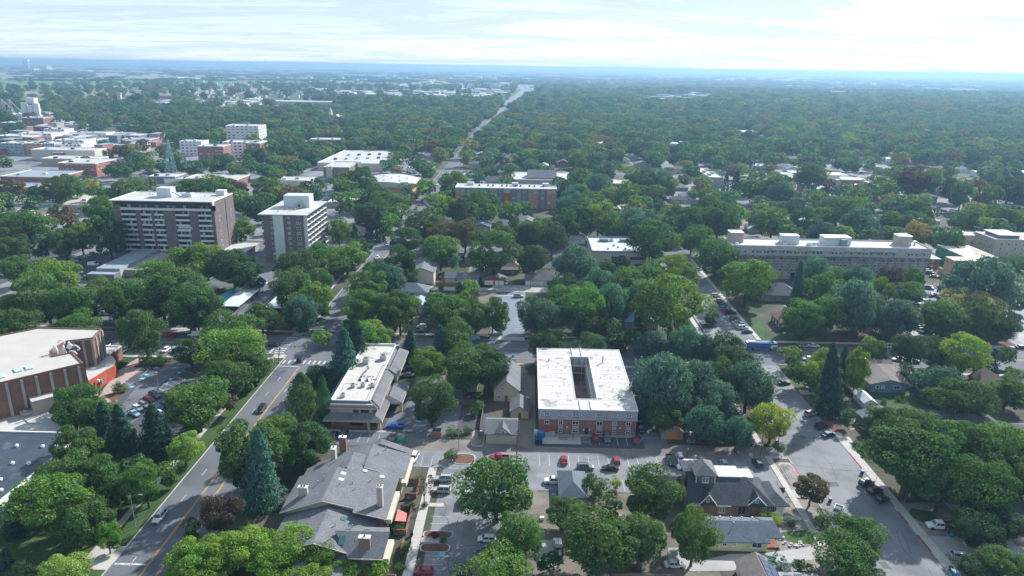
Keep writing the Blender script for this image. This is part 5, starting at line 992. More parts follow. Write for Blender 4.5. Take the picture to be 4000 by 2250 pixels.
for x, y in ((46,384),(50,392),(55.6,384.5),(52,388)): unit(o, x, y, 9.1, 1.1, 1.0, .8)
for xa, xc, z in ((47.5,53,6.0),(57.5,65.2,6.0),(60,65.2,2.2),(50,56,2.4)): window(o, 'S', (xa+xc)/2, 376.98, z, xc-xa, 1.7, frame='darkmetal', pane='glassd', panes=4)
for x in (42, 47, 53.5, 57, 61.5): q = MB(); q.box(x-.04, 376.93, .2, x+.04, 376.99, 8.8); q.build('panel_joint', W['darkconc'], o)
def construction():
    o = thing('unfinished_building', 'half-built block in green sheathing and bare plywood, decking still open', 'building site', (240, 390, 0)); mark('half-built block', 3720, 1050)
    b = MB(); b.box(229.5, 372.5, -.3, 252, 381, 9.3); b.box(240, 381, -.3, 258, 409, 9.3); b.build('sheathed_wall', W['sheath'], o)
    q = MB(); q.box(229.36, 372.45, 2.9, 229.49, 380.9, 9.2); q.build('plywood_wall', W['ply'], o); q = MB(); q.box(228.6, 368.5, 0, 229.3, 384, 2.8); q.build('plywood_hoarding', W['ply'], o)
    r = MB(); r.box(229.4, 372.4, 9.302, 252.1, 381.1, 9.5); r.box(239.9, 381.1, 9.302, 258.1, 409.1, 9.5); r.build('roof_deck', W['deckply'], o)
    for x, y, sx, sy in ((249,397,3,16),(246,377,3.4,1.6),(251.5,392,1.6,3)): q = MB(); q.box(x-sx/2,y-sy/2,9.502,x+sx/2,y+sy/2,9.53); q.build('roof_opening', W['glassd'], o)
    for k in range(12): q = MB(); x = 238.5+k*1.1; q.bar((x,373,9.55),(x+1.4,375.2,9.9),.07,n=4); q.build('loose_rafter', W['ply'], o)
    for k in range(10): q = MB(); q.bar((248+k*.9,386+k*2.0,9.6),(257,387+k*2.0,9.7),.08,n=4); q.build('roof_joist', W['wood'], o)
    for x in (234, 246): 
        for z in (7.6, 4.6): window(o, 'S', x, 372.48, z, 2.4, 1.6, frame='ply', pane='glassd')
    q = MB(); q.box(239.3, 372.3, 0, 241.2, 372.49, 9.0); q.build('timber_strip', W['fencewood'], o); q = MB(); q.box(229.6, 372.2, 2.9, 252, 372.48, 3.3); q.build('floor_edge', W['ply'], o)
    for y in (384, 390, 396, 402): window(o, 'W', 239.98, y, 7.4, 2.2, 1.6, frame='ply', pane='glassd')
    for y in (374.5, 378.5): window(o, 'W', 229.34, y, 7.6, .9, 1.5, frame='ply', pane='glassd'); 
    FOOT.append((226, 362, 260, 412))
construction()
o = flat('apartment_house', 'tan four-storey apartments with raised white roofs at the right edge', 'apartment building', 281, 421, 345, 441, 10.4, 'tan', 'membrane', .4, 24, 'white'); mark('tan apartments', 3920, 950)
for x in (291, 318): q = MB(); q.box(x-6, 424, 10.5, x+6, 438, 12.4); q.build('roof_pavilion', W['slate'], o); q = MB(); q.box(x-7, 423, 12.402, x+7, 439, 12.75); q.build('pavilion_roof', W['membrane'], o)
for z in (2, 4.8, 7.6): wrow(o, 'S', 420.98, 283, 300, 4, z, 1.5, 1.6); wrow(o, 'W', 280.98, 423, 440, 4, z, 1.4, 1.6)
for z in (4.2, 7): q = MB(); q.box(301, 419.6, z-.1, 307, 420.9, z+.1); q.box(301, 419.5, z+.1, 307, 419.6, z+1.1); q.build('balcony', W['concrete'], o)
house('red brick house with a teal-grey hip roof and two chimneys', 218, 391, 233, 404, 5.6, 8.6, 'hip', 'redbrick', 'tealroof', 12, 2, chim=(225,397,7,10.4,.9,.9,'redbrick')); mark('teal-roofed brick house', 3640, 1030)
# carports by the tennis court
for (a, c, lab) in (((-133.5,293),(-125,330),'long pale carport roof beside the blue court'), ((-113.5,292),(-104.5,314),'short white carport roof near the crossing')):
    o = thing('carport', lab, 'carport', ((a[0]+c[0])/2, (a[1]+c[1])/2, 0)); q = MB(); q.box(a[0], a[1], 2.6, c[0], c[1], 2.85); q.build('roof', W['palemetal'], o)
    for y in np.arange(a[1]+1, c[1], 6): 
        for x in (a[0]+.6, c[0]-.6): q = MB(); q.box(x-.1, y-.1, 0, x+.1, y+.1, 2.6); q.build('post', W['metal'], o)
    FOOT.append((a[0]-1, a[1]-5, c[0]+1, c[1]+1))
rect('sports_court', -143, 302, -134.5, 326, 'bluel', .05); rect('court_surround', -147, 298, -134, 330, 'lawn', .03)
# middle distance
def coloured():
    x0, y0, x1, y1, h = -54.8, 546, 23.5, 566, 15.2
    o = thing('apartment_house', 'four-storey apartments in terracotta, khaki and slate panels', 'apartment building', ((x0+x1)/2, (y0+y1)/2, 0)); mark('coloured apartments', 1980, 770)
    b = MB(); b.box(x0, y0+1, -.3, x1, y1, h); b.build('core', W['slate'], o)
    segs = [(0,8,'khaki','terracotta'),(8.4,26,'slate','slate'),(13,17,'khaki','khaki'),(26.4,33,'khaki','terracotta'),(33.4,37,'slate','slate'),(37.4,43,'bluegrey','redwall'),(43.4,47,'slate','slate'),(47.4,51,'khaki','khaki'),(51.4,56,'slate','slate'),(56.4,64.5,'khaki','terracotta'),(65,70,'slate','slate'),(70.4,78.3,'terracotta','terracotta')]
    for k, (a, c, up, lo) in enumerate(segs):
        e = .05*(k % 3); q = MB(); q.box(x0+a, y0-e-.3*(up not in ('slate',)), 11.6, x0+c, y0+1.2, h-.1); q.build('upper_panel', W[up], o); q = MB(); q.box(x0+a, y0-e-.3*(lo not in ('slate',)), 0, x0+c, y0+1.2, 11.6); q.build('lower_panel', W[lo], o)
        for z in (1.6, 4.8, 8.0, 11.2 if False else 12.9): wrow(o, 'S', y0-e-.3*(up not in ('slate',))-.01, x0+a+.3, x0+c-.3, max(1, int((c-a)/3)), z, 1.5 if c-a > 3.6 else 1.1, 1.6)
    roof_pan(o, x0, y0, x1, y1, h, 'membrane', .4)
    for k in range(10): unit(o, x0+18+k*5.4+1.6*(k % 2), 556, h+.1, 1.3, 1.3, 1.2, 'darkmetal', False)
    for x in (x0+11, x0+46, x0+70): unit(o, x, 560, h+.1, 5, 4, 2.3, 'whitemetal', False, 'roof_house')
    FOOT.append((x0+20, y0-85, x1+2, y1+3))
coloured()
o = flat('warehouse', 'tall windowless grey building with rooftop plant beside a dark spruce', 'warehouse', 169.5, 664, 182.5, 730, 9.2, 'concrete', 'membrane', .6, 26, 'bluegrey'); mark('windowless warehouse', 2770, 700)
for x, y in ((173,680),(178,690),(173,700),(178,712)): unit(o, x, y, 9.3, 3, 5, 1.8, 'metal')
o = flat('supermarket', 'large supermarket with a white roof and red sign beside its car park', 'supermarket', -216, 735, -146, 850, 7.0, 'cream', 'membrane', .7, 25); mark('white-roofed supermarket', 1400, 615)
for k in range(11): unit(o, -205+k*5.4, 765+((k*37) % 70), 7.1, 3, 4, 1.7, random.choice(['metal','darkmetal']), False)
q = MB(); q.box(-147, 748, 7, -145.9, 760, 10); q.build('red_sign_panel', W['redpaint'], o)
o = flat('bank_building', 'heavy beige concrete bank with a blank tower and ribbed walls', 'bank', -190, 664, -165.5, 705, 12.4, 'darkconc', 'membrane', .7, 75, 'beige'); mark('beige concrete bank', 1310, 665)
q = MB(); q.box(-186.5, 661, 0, -181, 668, 13.8); q.build('stair_tower', W['beige'], o); q = MB(); q.box(-166.5, 690, 0, -163.5, 704, 13.2); q.build('stair_tower', W['brownbrick'], o); q = MB(); q.box(-192, 660, 0, -164, 664, 2.8); q.build('base_wall', W['beige'], o)
for k in range(14): q = MB(); x = -180+k*1.05; q.box(x-.12, 663.8, 3, x+.12, 663.98, 11.6); q.build('wall_rib', W['concrete'], o)
def barrel():
    x0, x1, y0, y1 = -146, -98, 609, 655
    o = thing('vaulted_hall', 'hall with a wide low white vaulted roof beside the avenue', 'hall', ((x0+x1)/2, (y0+y1)/2, 0)); mark('white vaulted hall', 1500, 720)
    b = MB(); b.box(x0, y0, -.3, x1, y1, 4.5); b.build('wall', W['orange'], o); n = 14; r = MB(); pts = [(x0-1+(x1-x0+2)*i/n, 4.6+4.4*math.sin(math.pi*(.08+.84*i/n))) for i in range(n+1)]
    for i in range(n): r.face([(pts[i][0],y0-1,pts[i][1]),(pts[i+1][0],y0-1,pts[i+1][1]),(pts[i+1][0],y1+1,pts[i+1][1]),(pts[i][0],y1+1,pts[i][1])])
    r.face([(p[0], y0-.98, p[1]) for p in pts]+[(x1+1,y0-.98,4.0),(x0-1,y0-.98,4.0)]); r.build('vault', W['membrane'], o)
    for k in range(8): unit(o, x0+8+k*4.6, 618+(k % 3)*12, 8.4, 1.2, 1.2, 1, 'metal', False)
    FOOT.append((x0-2, y0-50, x1+2, y1+2))
barrel()
o = flat('school_building', 'school with a steep blank grey gym roof above long white flat roofs', 'school', -14, 642, 41, 690, 7.5, 'beige', 'membrane', .6, 18); mark('grey-gabled school', 2130, 665)
q = MB(); q.slab([(0,648,8.6),(28,648,8.6),(27,660,14.5),(1,660,14.5)], .4); q.slab([(1,660,14.5),(27,660,14.5),(27,672,9),(1,672,9)], .4); q.build('gym_roof', W['shingle'], o); q = MB(); q.box(1,650,7.6,27,671,8.9); q.build('gym_wall', W['greysiding'], o)
wrow(o, 'S', 641.98, 10, 40, 14, 3.0, 1.6, 2.6, panes=1)
for a in (('parish_hall','low grey-roofed hall with many small windows in trees','hall',70,600,112,622,4.6,'brick','gravelroof'), ('shop','flat white-roofed shop behind the parish hall','shop',74,645,104,668,5,'redbrick','membrane'), ('town_block','row of tan flat-roofed town houses with bay fronts','town houses',172,478,196,512,8,'tan','membrane'), ('shop','red-fronted low shop with a white roof','shop',236,545,262,566,5,'redbrick','membrane'), ('clinic','beige two-part clinic with a white roof and blank tower','clinic',255,492,288,512,6.5,'tan','membrane'), ('motel','white-roofed motel row with beige walls near the orange tree','motel',266,448,295,460,6.5,'beige','membrane'), ('shop','long low red shop at the right edge','shop',352,560,392,576,5,'redbrick','membrane'), ('shop','yellow-walled shop with white awnings','shop',207,540,224,556,6.5,'yellow','membrane'),('hall','pale wide flat building in the trees near the brown grove','hall',300,600,345,622,6,'brick','palemetal')):
    o = flat(*a, .5, 16); wrow(o, 'S', a[4]-.02, a[3]+1, a[5]-1, max(3, int((a[5]-a[3])/4)), 2.2, 1.8, 1.6)
    for k in range(3): unit(o, a[3]+4+k*(a[5]-a[3]-8)/2, (a[4]+a[6])/2, a[7]+.1, 2, 2, 1.3)
# houses glimpsed between the crowns
HS = ['greysiding','brick','beige','white','tealwall','cream','bluewall','redbrick']; RF = ['shingle','brownshingle','darkshingle','taupeshingle','blueshingle']
for i, (px, py, wm, dm, z, rf, wl, lab) in enumerate([(2870,800,14,11,3.2,1,4,'small green-walled house left of the windowless warehouse'),(2870,760,13,10,3.2,0,0,'grey house beside the dark spruce'),(3110,620,16,13,5.5,0,1,'red brick house left of the brown grove'),(3100,660,14,12,3.5,4,3,'white-walled house with pyramid roof'),(3340,620,14,14,5.6,0,6,'pale blue gabled house among far trees'),(3390,625,13,13,5.4,3,3,'white house beside the pale blue gabled house'),(2440,625,12,12,3.5,0,3,'house with a curved white roof in the trees'),(2250,610,14,10,3.5,1,7,'red-walled house among trees behind the school'),(2030,625,12,12,3,0,4,'small house left of the school'),(2560,765,14,10,3.2,0,0,'low grey house in front of the parish hall'),(2660,780,14,12,3.2,2,2,'dark-roofed house in front of the parish hall'),(1120,740,12,9,3,0,3,'white cottage left of the supermarket trees'),(1390,890,15,12,5,1,5,'brown-roofed old house with a cream arched gable'),(1330,890,10,12,4,2,1,'dark house next to the old arched gable house'),(1740,870,12,14,3.2,4,0,'blue-roofed house right of the avenue'),(2060,870,11,14,3.2,0,0,'grey gabled house below the coloured apartments'),(2130,880,11,12,3.2,3,2,'taupe gabled house below the coloured apartments'),(2000,880,12,11,3.2,0,1,'red-walled house under the coloured apartments'),(1880,885,12,12,3.2,4,0,'blue-grey roofed house left of the coloured apartments'),(3200,770,14,11,3.6,2,0,'slate-roofed house among trees near the town houses'),(3430,910,15,10,3.2,0,0,'low house with pale grey roof behind the concrete building'),(3330,900,11,10,3.2,0,0,'small hipped house behind the concrete building'),(3690,900,14,11,3.4,4,0,'grey-roofed house right of the orange tree'),(3000,750,14,10,5,0,7,'red house with white porch left of the yellow shop'),(2510,640,16,12,5,0,0,'grey two-storey house in the far trees'),(2650,660,15,12,5,1,2,'brown-roofed house in the far trees'),(2880,640,15,12,5,4,3,'white-gabled house above the windowless warehouse')]):
    x, y, _ = P(px, py, z); house(lab, x-wm/2, y, x+wm/2, y+dm, z, z+2.4, ['gy','hip','gx'][i % 3], HS[wl], RF[rf], 9, 2)
def block_at(px, py, wm, dm, h, wall, roof, name, lab, cat, wn=0, rows=1, front=22, units=2, par=.6, frame='white'):   # its front-left roof corner is seen at (px, py)
    x, y, _ = P(px, py, h); o = flat(name, lab, cat, x, y, x+wm, y+dm, h, wall, roof, par, front)
    if wn:
        for r in range(rows): wrow(o, 'S', y-.02, x+1, x+wm-1, wn, 2.0+r*(h-2.6)/max(1, rows-1) if rows > 1 else h*.5, min(3.0, (wm-2)/wn*.6), 1.7, frame=frame); wrow(o, 'E', x+wm+.02, y+1, y+dm-1, max(2, int(wn*dm/wm)), 2.0+r*(h-2.6)/max(1, rows-1) if rows > 1 else h*.5, 1.5, 1.7, frame=frame)
    for k in range(units): unit(o, x+wm*(.2+.6*((k*.618) % 1)), y+dm*(.25+.5*((k*.37) % 1)), h+.1, 3, 3, 1.6, random.choice(['metal','whitemetal','darkmetal']), False)
    return o
for a in (
 (880,492,42,28,28,'offwhite','membrane','apartment_tower','eight-storey grey and white apartment tower beyond the old town','apartment tower',7,8,110),
 (225,638,36,36,12,'redbrick','membrane','hotel','three-storey red brick hotel with a pale roof','hotel',7,3,18),
 (770,572,28,22,17,'redbrick','membrane','apartment_house','brick and white stepped apartments, middle block','apartment building',6,5,20),
 (700,553,26,20,16,'white','membrane','apartment_house','white stepped apartments, left block with balconies','apartment building',5,5,20),
 (868,556,40,24,17,'white','membrane','apartment_house','white apartments with terracotta end, right block','apartment building',7,5,20),
 (960,560,16,34,17,'redbrick','membrane','apartment_house','narrow brick and white end block of the stepped apartments','apartment building',3,5,20),
 (0,690,50,42,6,'brick','greyroof','market_hall','broad market hall with pale blue-grey roof at the left edge','market',0,1,12),
 (-20,730,52,20,5,'orange','greyroof','shop','low shop with orange fascia and rooftop fans','shop',8,1,10),
 (150,800,40,44,4.5,'tan','tanroof','motel','tan-roofed motel with a green canopy','motel',10,1,14),
 (715,700,48,30,6,'brick','tanroof','church_hall','tan-roofed hall with red brick chimney tower','hall',0,1,12),
 (580,690,24,20,6,'slate','membrane','shop','dark box with a white roof by the lattice mast','shop',0,1,10),
 (640,700,30,14,4,'white','membrane','shop','white sheds at the foot of the lattice mast','shop',0,1,8),
 (475,545,36,26,9,'redwall','greyroof','office_building','red office with a grey roof among trees','office building',8,2,16),
 (120,585,70,24,11,'cream','membrane','theatre','cream theatre block with a blank side wall','theatre',0,1,14),
 (60,560,30,24,13,'orange','membrane','apartment_house','orange and white flats at the left edge','apartment building',5,4,12),
 (0,560,26,24,13,'bluegrey','membrane','apartment_house','pale blue flats at the left edge','apartment building',5,4,12),
 (110,560,30,22,13,'bluegrey','membrane','apartment_house','pale blue flats next to the orange flats','apartment building',5,4,12),
 (215,548,34,24,15,'white','membrane','apartment_house','white flats with dark window bays in the old town','apartment building',6,4,14),
 (250,565,20,18,12,'white','membrane','apartment_house','small white stepped flats by a round tree','apartment building',4,3,10),
 (70,522,44,30,12,'white','membrane','office_building','white office with rows of square windows, old town','office building',9,3,14),
 (-20,532,44,30,11,'slate','membrane','office_building','grey office with ribbon windows at the left edge','office building',9,2,14),
 (255,545,40,26,10,'slate','greyroof','shop','slate row with sawtooth tops behind the white flats','shop',0,1,12),
 (270,518,52,22,8,'white','membrane','shop','long white shop row in the old town','shop',9,1,12),
 (170,505,30,22,10,'white','membrane','office_building','white block above the old town','office building',6,2,12),
 (370,520,60,18,6,'greysiding','membrane','shop','low white-roofed parade under trees','shop',0,1,12),
 (0,480,40,30,7,'brick','gravelroof','mill','low brick mill sheds at the left edge','mill',0,1,10),
 (84,460,34,26,16,'brick','gravelroof','mill','square red brick mill below the silos','mill',5,3,14),
 (160,620,56,26,7,'tan','membrane','shop','white-roofed shop with a sweeping red wall','shop',0,1,10),
 (0,840,30,20,5,'brownbrick','brownshingle','motel','brown motel wing at the left edge','motel',0,1,6),
 (440,745,60,30,6,'brownbrick','brownshingle','restaurant','brown-roofed restaurant behind the balcony tower','restaurant',6,1,10),
 (1080,705,28,22,5,'cream','membrane','shop','small cream shop near the finned tower','shop',0,1,8),
 (1210,545,50,24,7,'greysiding','membrane','school_building','low school wing with a dark gable among trees','school',0,1,12),
 (1280,790,40,20,4,'beige','membrane','shop','low shop behind the finned tower','shop',0,1,8),
 (2820,515,62,40,7,'redbrick','palemetal','school_building','brick school with a pale hipped roof in the forest','school',8,2,24)):
    block_at(*a)
b = bpy.data.objects
o = thing('motel_canopy', 'green hipped canopy in front of the tan motel', 'canopy', tuple(P(200,815,0))); x, y, _ = P(195, 812, 3.5); hip_roof(o, x-9, y-5, x+9, y+9, 3.5, 5.6, 'greenroof')
for sx in (-7, 7): 
    for sy in (-3, 7): q = MB(); q.box(x+sx-.4, y+sy-.4, 0, x+sx+.4, y+sy+.4, 3.4); q.build('post', W['redwall'], o)
# the house blocks of the middle distance: gabled and hipped roofs set back along the streets
hr = random.Random(12); RC = {'shingle':'grey','brownshingle':'brown','darkshingle':'slate-dark','taupeshingle':'taupe','blueshingle':'blue-grey','palemetal':'pale metal','membrane':'flat white'}; WC = {'white':'white','beige':'beige','greysiding':'grey','brick':'brick','bluewall':'blue','cream':'cream','tan':'tan','redbrick':'red brick'}
def clear(x0, y0, x1, y1): return not any(a[0] < x1 and x0 < a[2] and a[1] < y1 and y0 < a[3] for a in FOOT)
nh = 0
for by in (426, 470, 532, 594, 640, 695, 757, 800, 860):
    bx = -62
    while bx < by*.78:
        wd, dp = hr.uniform(9,15), hr.uniform(10,15); y = by+hr.uniform(0,9)
        if hr.random() < .58 and not (66 < bx+wd and bx < 102) and clear(bx-1, y-4, bx+wd+1, y+dp) and not any(v-dp-1 < y < v+19 for v in (404,572,735)):
            if bx > 95 and hr.random() < .35: wl, rf, k, ze = hr.choice(('tan','redbrick','white')), 'membrane', 'flat', hr.uniform(4,6.5)
            else: wl, rf, k, ze = hr.choice(list(WC)), hr.choice(('shingle','brownshingle','darkshingle','taupeshingle','blueshingle','palemetal')), hr.choice(('gx','gy','hip')), hr.choice((3.0,3.2,5.6))
            px, py, _ = Q(bx+wd/2, y, ze+1)
            if k == 'flat': o = flat('shop', 'x', 'shop', bx, y, bx+wd*1.5, y+dp*1.3, ze, wl, rf, .4, 10); unit(o, bx+wd*.6, y+dp*.6, ze+.1, 2, 2, 1.3); wrow(o, 'S', y-.02, bx+.6, bx+wd*1.5-.6, 4, 2.0, 1.8, 1.7); base = f'{WC[wl]} shop with flat white roof'
            else: o = house('x', bx, y, bx+wd, y+dp, ze, ze+hr.uniform(2.2,3.2), k, wl, rf, 9, 2, door=False); base = f'{WC[wl]} house with {RC[rf]} {"hipped" if k == "hip" else "gabled"} roof'
            o['group'] = 'houses and shops among the trees'; LABELS.append((o, base, px, py, '')); nh += 1
        bx += wd+hr.uniform(6,16)
# church with a white steeple far off
x, y, _ = P(1305, 470, 8); o = thing('church', 'stone church with a white steeple rising out of the far trees', 'church', (x, y, 0)); q = MB(); q.box(x-6, y, 0, x+14, y+26, 10); q.build('nave_wall', W['tan'], o); gable_roof(o, x-6, y, x+14, y+26, 10, 18, 'y', 'palemetal'); q = MB(); q.box(x-8, y-4, 0, x-2, y+2, 18); q.build('tower', W['tan'], o); q = MB(); q.box(x-7.4, y-3.4, 18, x-2.6, y+1.4, 23); q.cyl(x-5, y-1, 23, 31, 2.6, .2, n=8); q.build('steeple', W['white'], o)
# ---------------------------------------------------------------- vehicles
PAINT = mat('car_paint', (.5,.5,.5), .32, 0, 1, objcol=True, spec=.6)
CGL = mat('car_glass', (.035,.05,.06), .06, .1, .5, spec=.9); TYRE = W['black']; RIM = mat('alloy_rim', (.35,.36,.37), .35, .05, 1, metal=.7)
LAMP = mat('headlight_lens', (.75,.78,.80), .15, 0); TAIL = mat('taillight_lens', (.45,.02,.02), .3, 0); BEDM = mat('truck_bed_liner', (.03,.03,.033), .8, .1)
KIND = {   # length, half width, belt z, roof z, cabin base front/rear x, roof front/rear x (from the middle), bonnet z, boot z
 'sedan': (4.6, .90, .92, 1.45, 1.05, -1.65, .35, -1.05, .86, .95), 'hatchback': (4.2, .88, .95, 1.50, 1.05, -2.0, .45, -1.55, .90, .97),
 'suv': (4.7, .95, 1.08, 1.76, 1.15, -2.25, .60, -1.95, 1.04, 1.10), 'wagon': (4.7, .90, .94, 1.52, 1.05, -2.2, .40, -1.85, .88, .95),
 'pickup': (5.5, .98, 1.15, 1.86, 1.35, -.65, .80, -.50, 1.12, 1.10), 'van': (5.2, .98, 1.25, 2.15, 2.0, -2.55, 1.35, -2.45, 1.10, 1.25), 'jeep': (4.2, .92, 1.15, 1.85, .75, -2.0, .55, -1.9, 1.12, 1.15)}
PROTO = {}
def loft(rings):
    b = MB(); n = len(rings[0])
    for i in range(len(rings)-1):
        for k in range(n): j = (k+1) % n; b.face([rings[i][k], rings[i][j], rings[i+1][j], rings[i+1][k]])
    b.face(rings[0][::-1]); b.face(rings[-1]); return b
def car_proto(kind):
    L, hw, zb, zr, bf, br, rf, rr, zh, zt = KIND[kind]; h = L/2
    root = thing(kind+'_car' if kind != 'van' else 'van', 'x', 'car', (0, -500, 0))
    def ring(x, zlo, zhi, w): return [(x,-w*.93,zlo),(x,-w,zlo+.14),(x,-w,zhi-.16),(x,-w+.13,zhi),(x,w-.13,zhi),(x,w,zhi-.16),(x,w,zlo+.14),(x,w*.93,zlo)]
    st = [(-h,.42,zt-.10,hw*.86),(-h+.18,.27,zt,hw*.97),(br if kind != 'pickup' else br-.05,.24,zb,hw),(bf,.24,zb,hw),(h-.45,.25,zh-.06,hw*.96),(h-.08,.30,zh-.20,hw*.86),(h,.40,zh-.36,hw*.78)]
    if kind == 'pickup': st = st[2:]
    body = loft([ring(*s) for s in st])
    c = [(bf,-hw+.06,zb-.02),(bf,hw-.06,zb-.02),(br,hw-.06,zb-.02),(br,-hw+.06,zb-.02)]; tw = hw*.76
    t = [(rf,-tw,zr),(rf,tw,zr),(rr,tw,zr),(rr,-tw,zr)]; body.face(t[::-1] if False else t)
    for i in range(4): j = (i+1) % 4; body.face([c[i], c[j], t[j], t[i]])
    bo = body.build('body', PAINT, root, local=True)
    def pane(name, q, m=.10, out=.015):
        q = [Vector(p) for p in q]; n = (q[1]-q[0]).cross(q[3]-q[0]).normalized(); cen = sum(q, Vector())/4
        if n.dot(cen-Vector((0,0,zb-.3))) < 0: n = -n
        b = MB(); b.face([p+(cen-p)*m+n*out for p in q]); return b.build(name, CGL, root, local=True)
    pane('windscreen', [c[0],c[1],t[1],t[0]], .09); pane('rear_window', [c[2],c[3],t[3],t[2]], .12)
    for s in (0, 1):
        A, B, T0, T1 = (c[0],c[3],t[0],t[3]) if s == 0 else (c[1],c[2],t[1],t[2])
        A, B, T0, T1 = map(Vector, (A, B, T0, T1)); cuts = [0, .5, 1] if kind in ('sedan','hatchback','suv','wagon','van','jeep') else [0, .58, 1]
        if kind == 'van': cuts = [0, .22]
        for i in range(len(cuts)-1): pane('side_window', [A.lerp(B, cuts[i]), A.lerp(B, cuts[i+1]), T0.lerp(T1, cuts[i+1]), T0.lerp(T1, cuts[i])], .11)
    R = .34 if kind in ('sedan','hatchback','wagon') else .39
    wm = MB()
    for sgn in (1,):
        n = 12; pts = [(R*math.cos(2*math.pi*k/n), R*math.sin(2*math.pi*k/n)) for k in range(n)]
        wm.face([(p[0],-.12,p[1]) for p in pts], 0); wm.face([(p[0],.12,p[1]) for p in pts][::-1], 0)
        for k in range(n): j = (k+1) % n; wm.face([(pts[k][0],-.12,pts[k][1]),(pts[k][0],.12,pts[k][1]),(pts[j][0],.12,pts[j][1]),(pts[j][0],-.12,pts[j][1])], 0)
    wme = wm.mesh('wheel', TYRE); rm = MB(); rm.face([(.6*R*math.cos(2*math.pi*k/10), -.128, .6*R*math.sin(2*math.pi*k/10)) for k in range(10)]); rme = rm.mesh('rim', RIM)
    for x in (h-.92, -h+.98):
        for s in (-1, 1): wo_ = link('wheel', wme, root, (x, s*(hw-.09), R), 0 if s < 0 else math.pi); link('rim', rme, wo_)
    for s in (-1, 1):
        b = MB(); b.box(h-.14, s*hw*.52-.17, zh-.36, h-.02, s*hw*.52+.17, zh-.20); b.build('headlight', LAMP, root, local=True)
        b = MB(); b.box(-h-.015, s*hw*.68-.14, zt-.32, -h+.12, s*hw*.68+.14, zt-.12); b.build('taillight', TAIL, root, local=True)
    b = MB(); b.box(h-.03, -hw*.45, .42, h+.02, hw*.45, zh-.40); b.build('grille', TYRE, root, local=True)
    
    for q in ((h-.10, -hw*.80, .24, h+.05, hw*.80, .41), (-h-.05, -hw*.80, .30, -h+.06, hw*.80, .47)): b = MB(); b.box(*q); b.build('bumper', TYRE if kind in ('jeep','pickup') else RIM, root, local=True)
    if kind == 'pickup':
        b = MB(); x0, x1 = -h, br-.05; b.box(x0, -hw, .45, x1, -hw+.12, zt); b.box(x0, hw-.12, .45, x1, hw, zt); b.box(x0, -hw+.12, .45, x0+.1, hw-.12, zt); o = b.build('cargo_bed', PAINT, root, local=True)
        b = MB(); b.box(x0+.1, -hw+.12, .62, x1, hw-.12, .70); b.build('bed_floor', BEDM, root, local=True)
    if kind in ('suv', 'wagon'):
        for s in (-1, 1): b = MB(); b.box(rr+.15, s*tw*.85-.03, zr, rf-.1, s*tw*.85+.03, zr+.08); b.build('roof_rail', TYRE, root, local=True)
    return root
CC = {'white': (.74,.75,.76), 'silver': (.40,.42,.44), 'grey': (.13,.14,.15), 'black': (.012,.013,.016), 'red': (.30,.010,.035), 'maroon': (.07,.018,.025), 'blue': (.01,.09,.42), 'navy': (.015,.035,.10), 'green': (.02,.07,.06), 'teal': (.02,.16,.22), 'beige': (.35,.31,.25), 'pale blue': (.20,.38,.50), 'dark grey': (.05,.055,.06)}
COUNT = {}
def car(px, py, hd, kind, col, extra='', z=.7):
    if kind not in PROTO: r = car_proto(kind); PROTO[kind] = (r, kid_map(r), [False])
    r, km, used = PROTO[kind]
    o = r if not used[0] else copy_tree(r, None, km); used[0] = True
    x, y, _ = P(px, py, z); o.location = (x, y, .045); o.rotation_euler = (0, 0, math.radians(hd))
    for ch in o.children:
        if ch.name.split('.')[0] in ('body', 'cargo_bed'): ch.color = (*CC[col], 1)
    word = {'suv': 'sport utility car', 'wagon': 'estate car', 'pickup': 'pickup truck', 'jeep': 'boxy off-roader'}.get(kind, kind)
    o['category'] = {'van': 'van', 'pickup': 'pickup truck'}.get(kind, 'car'); o['group'] = 'parked and moving vehicles'
    LABELS.append((o, f'{col} {word}', px, py, extra)); return o
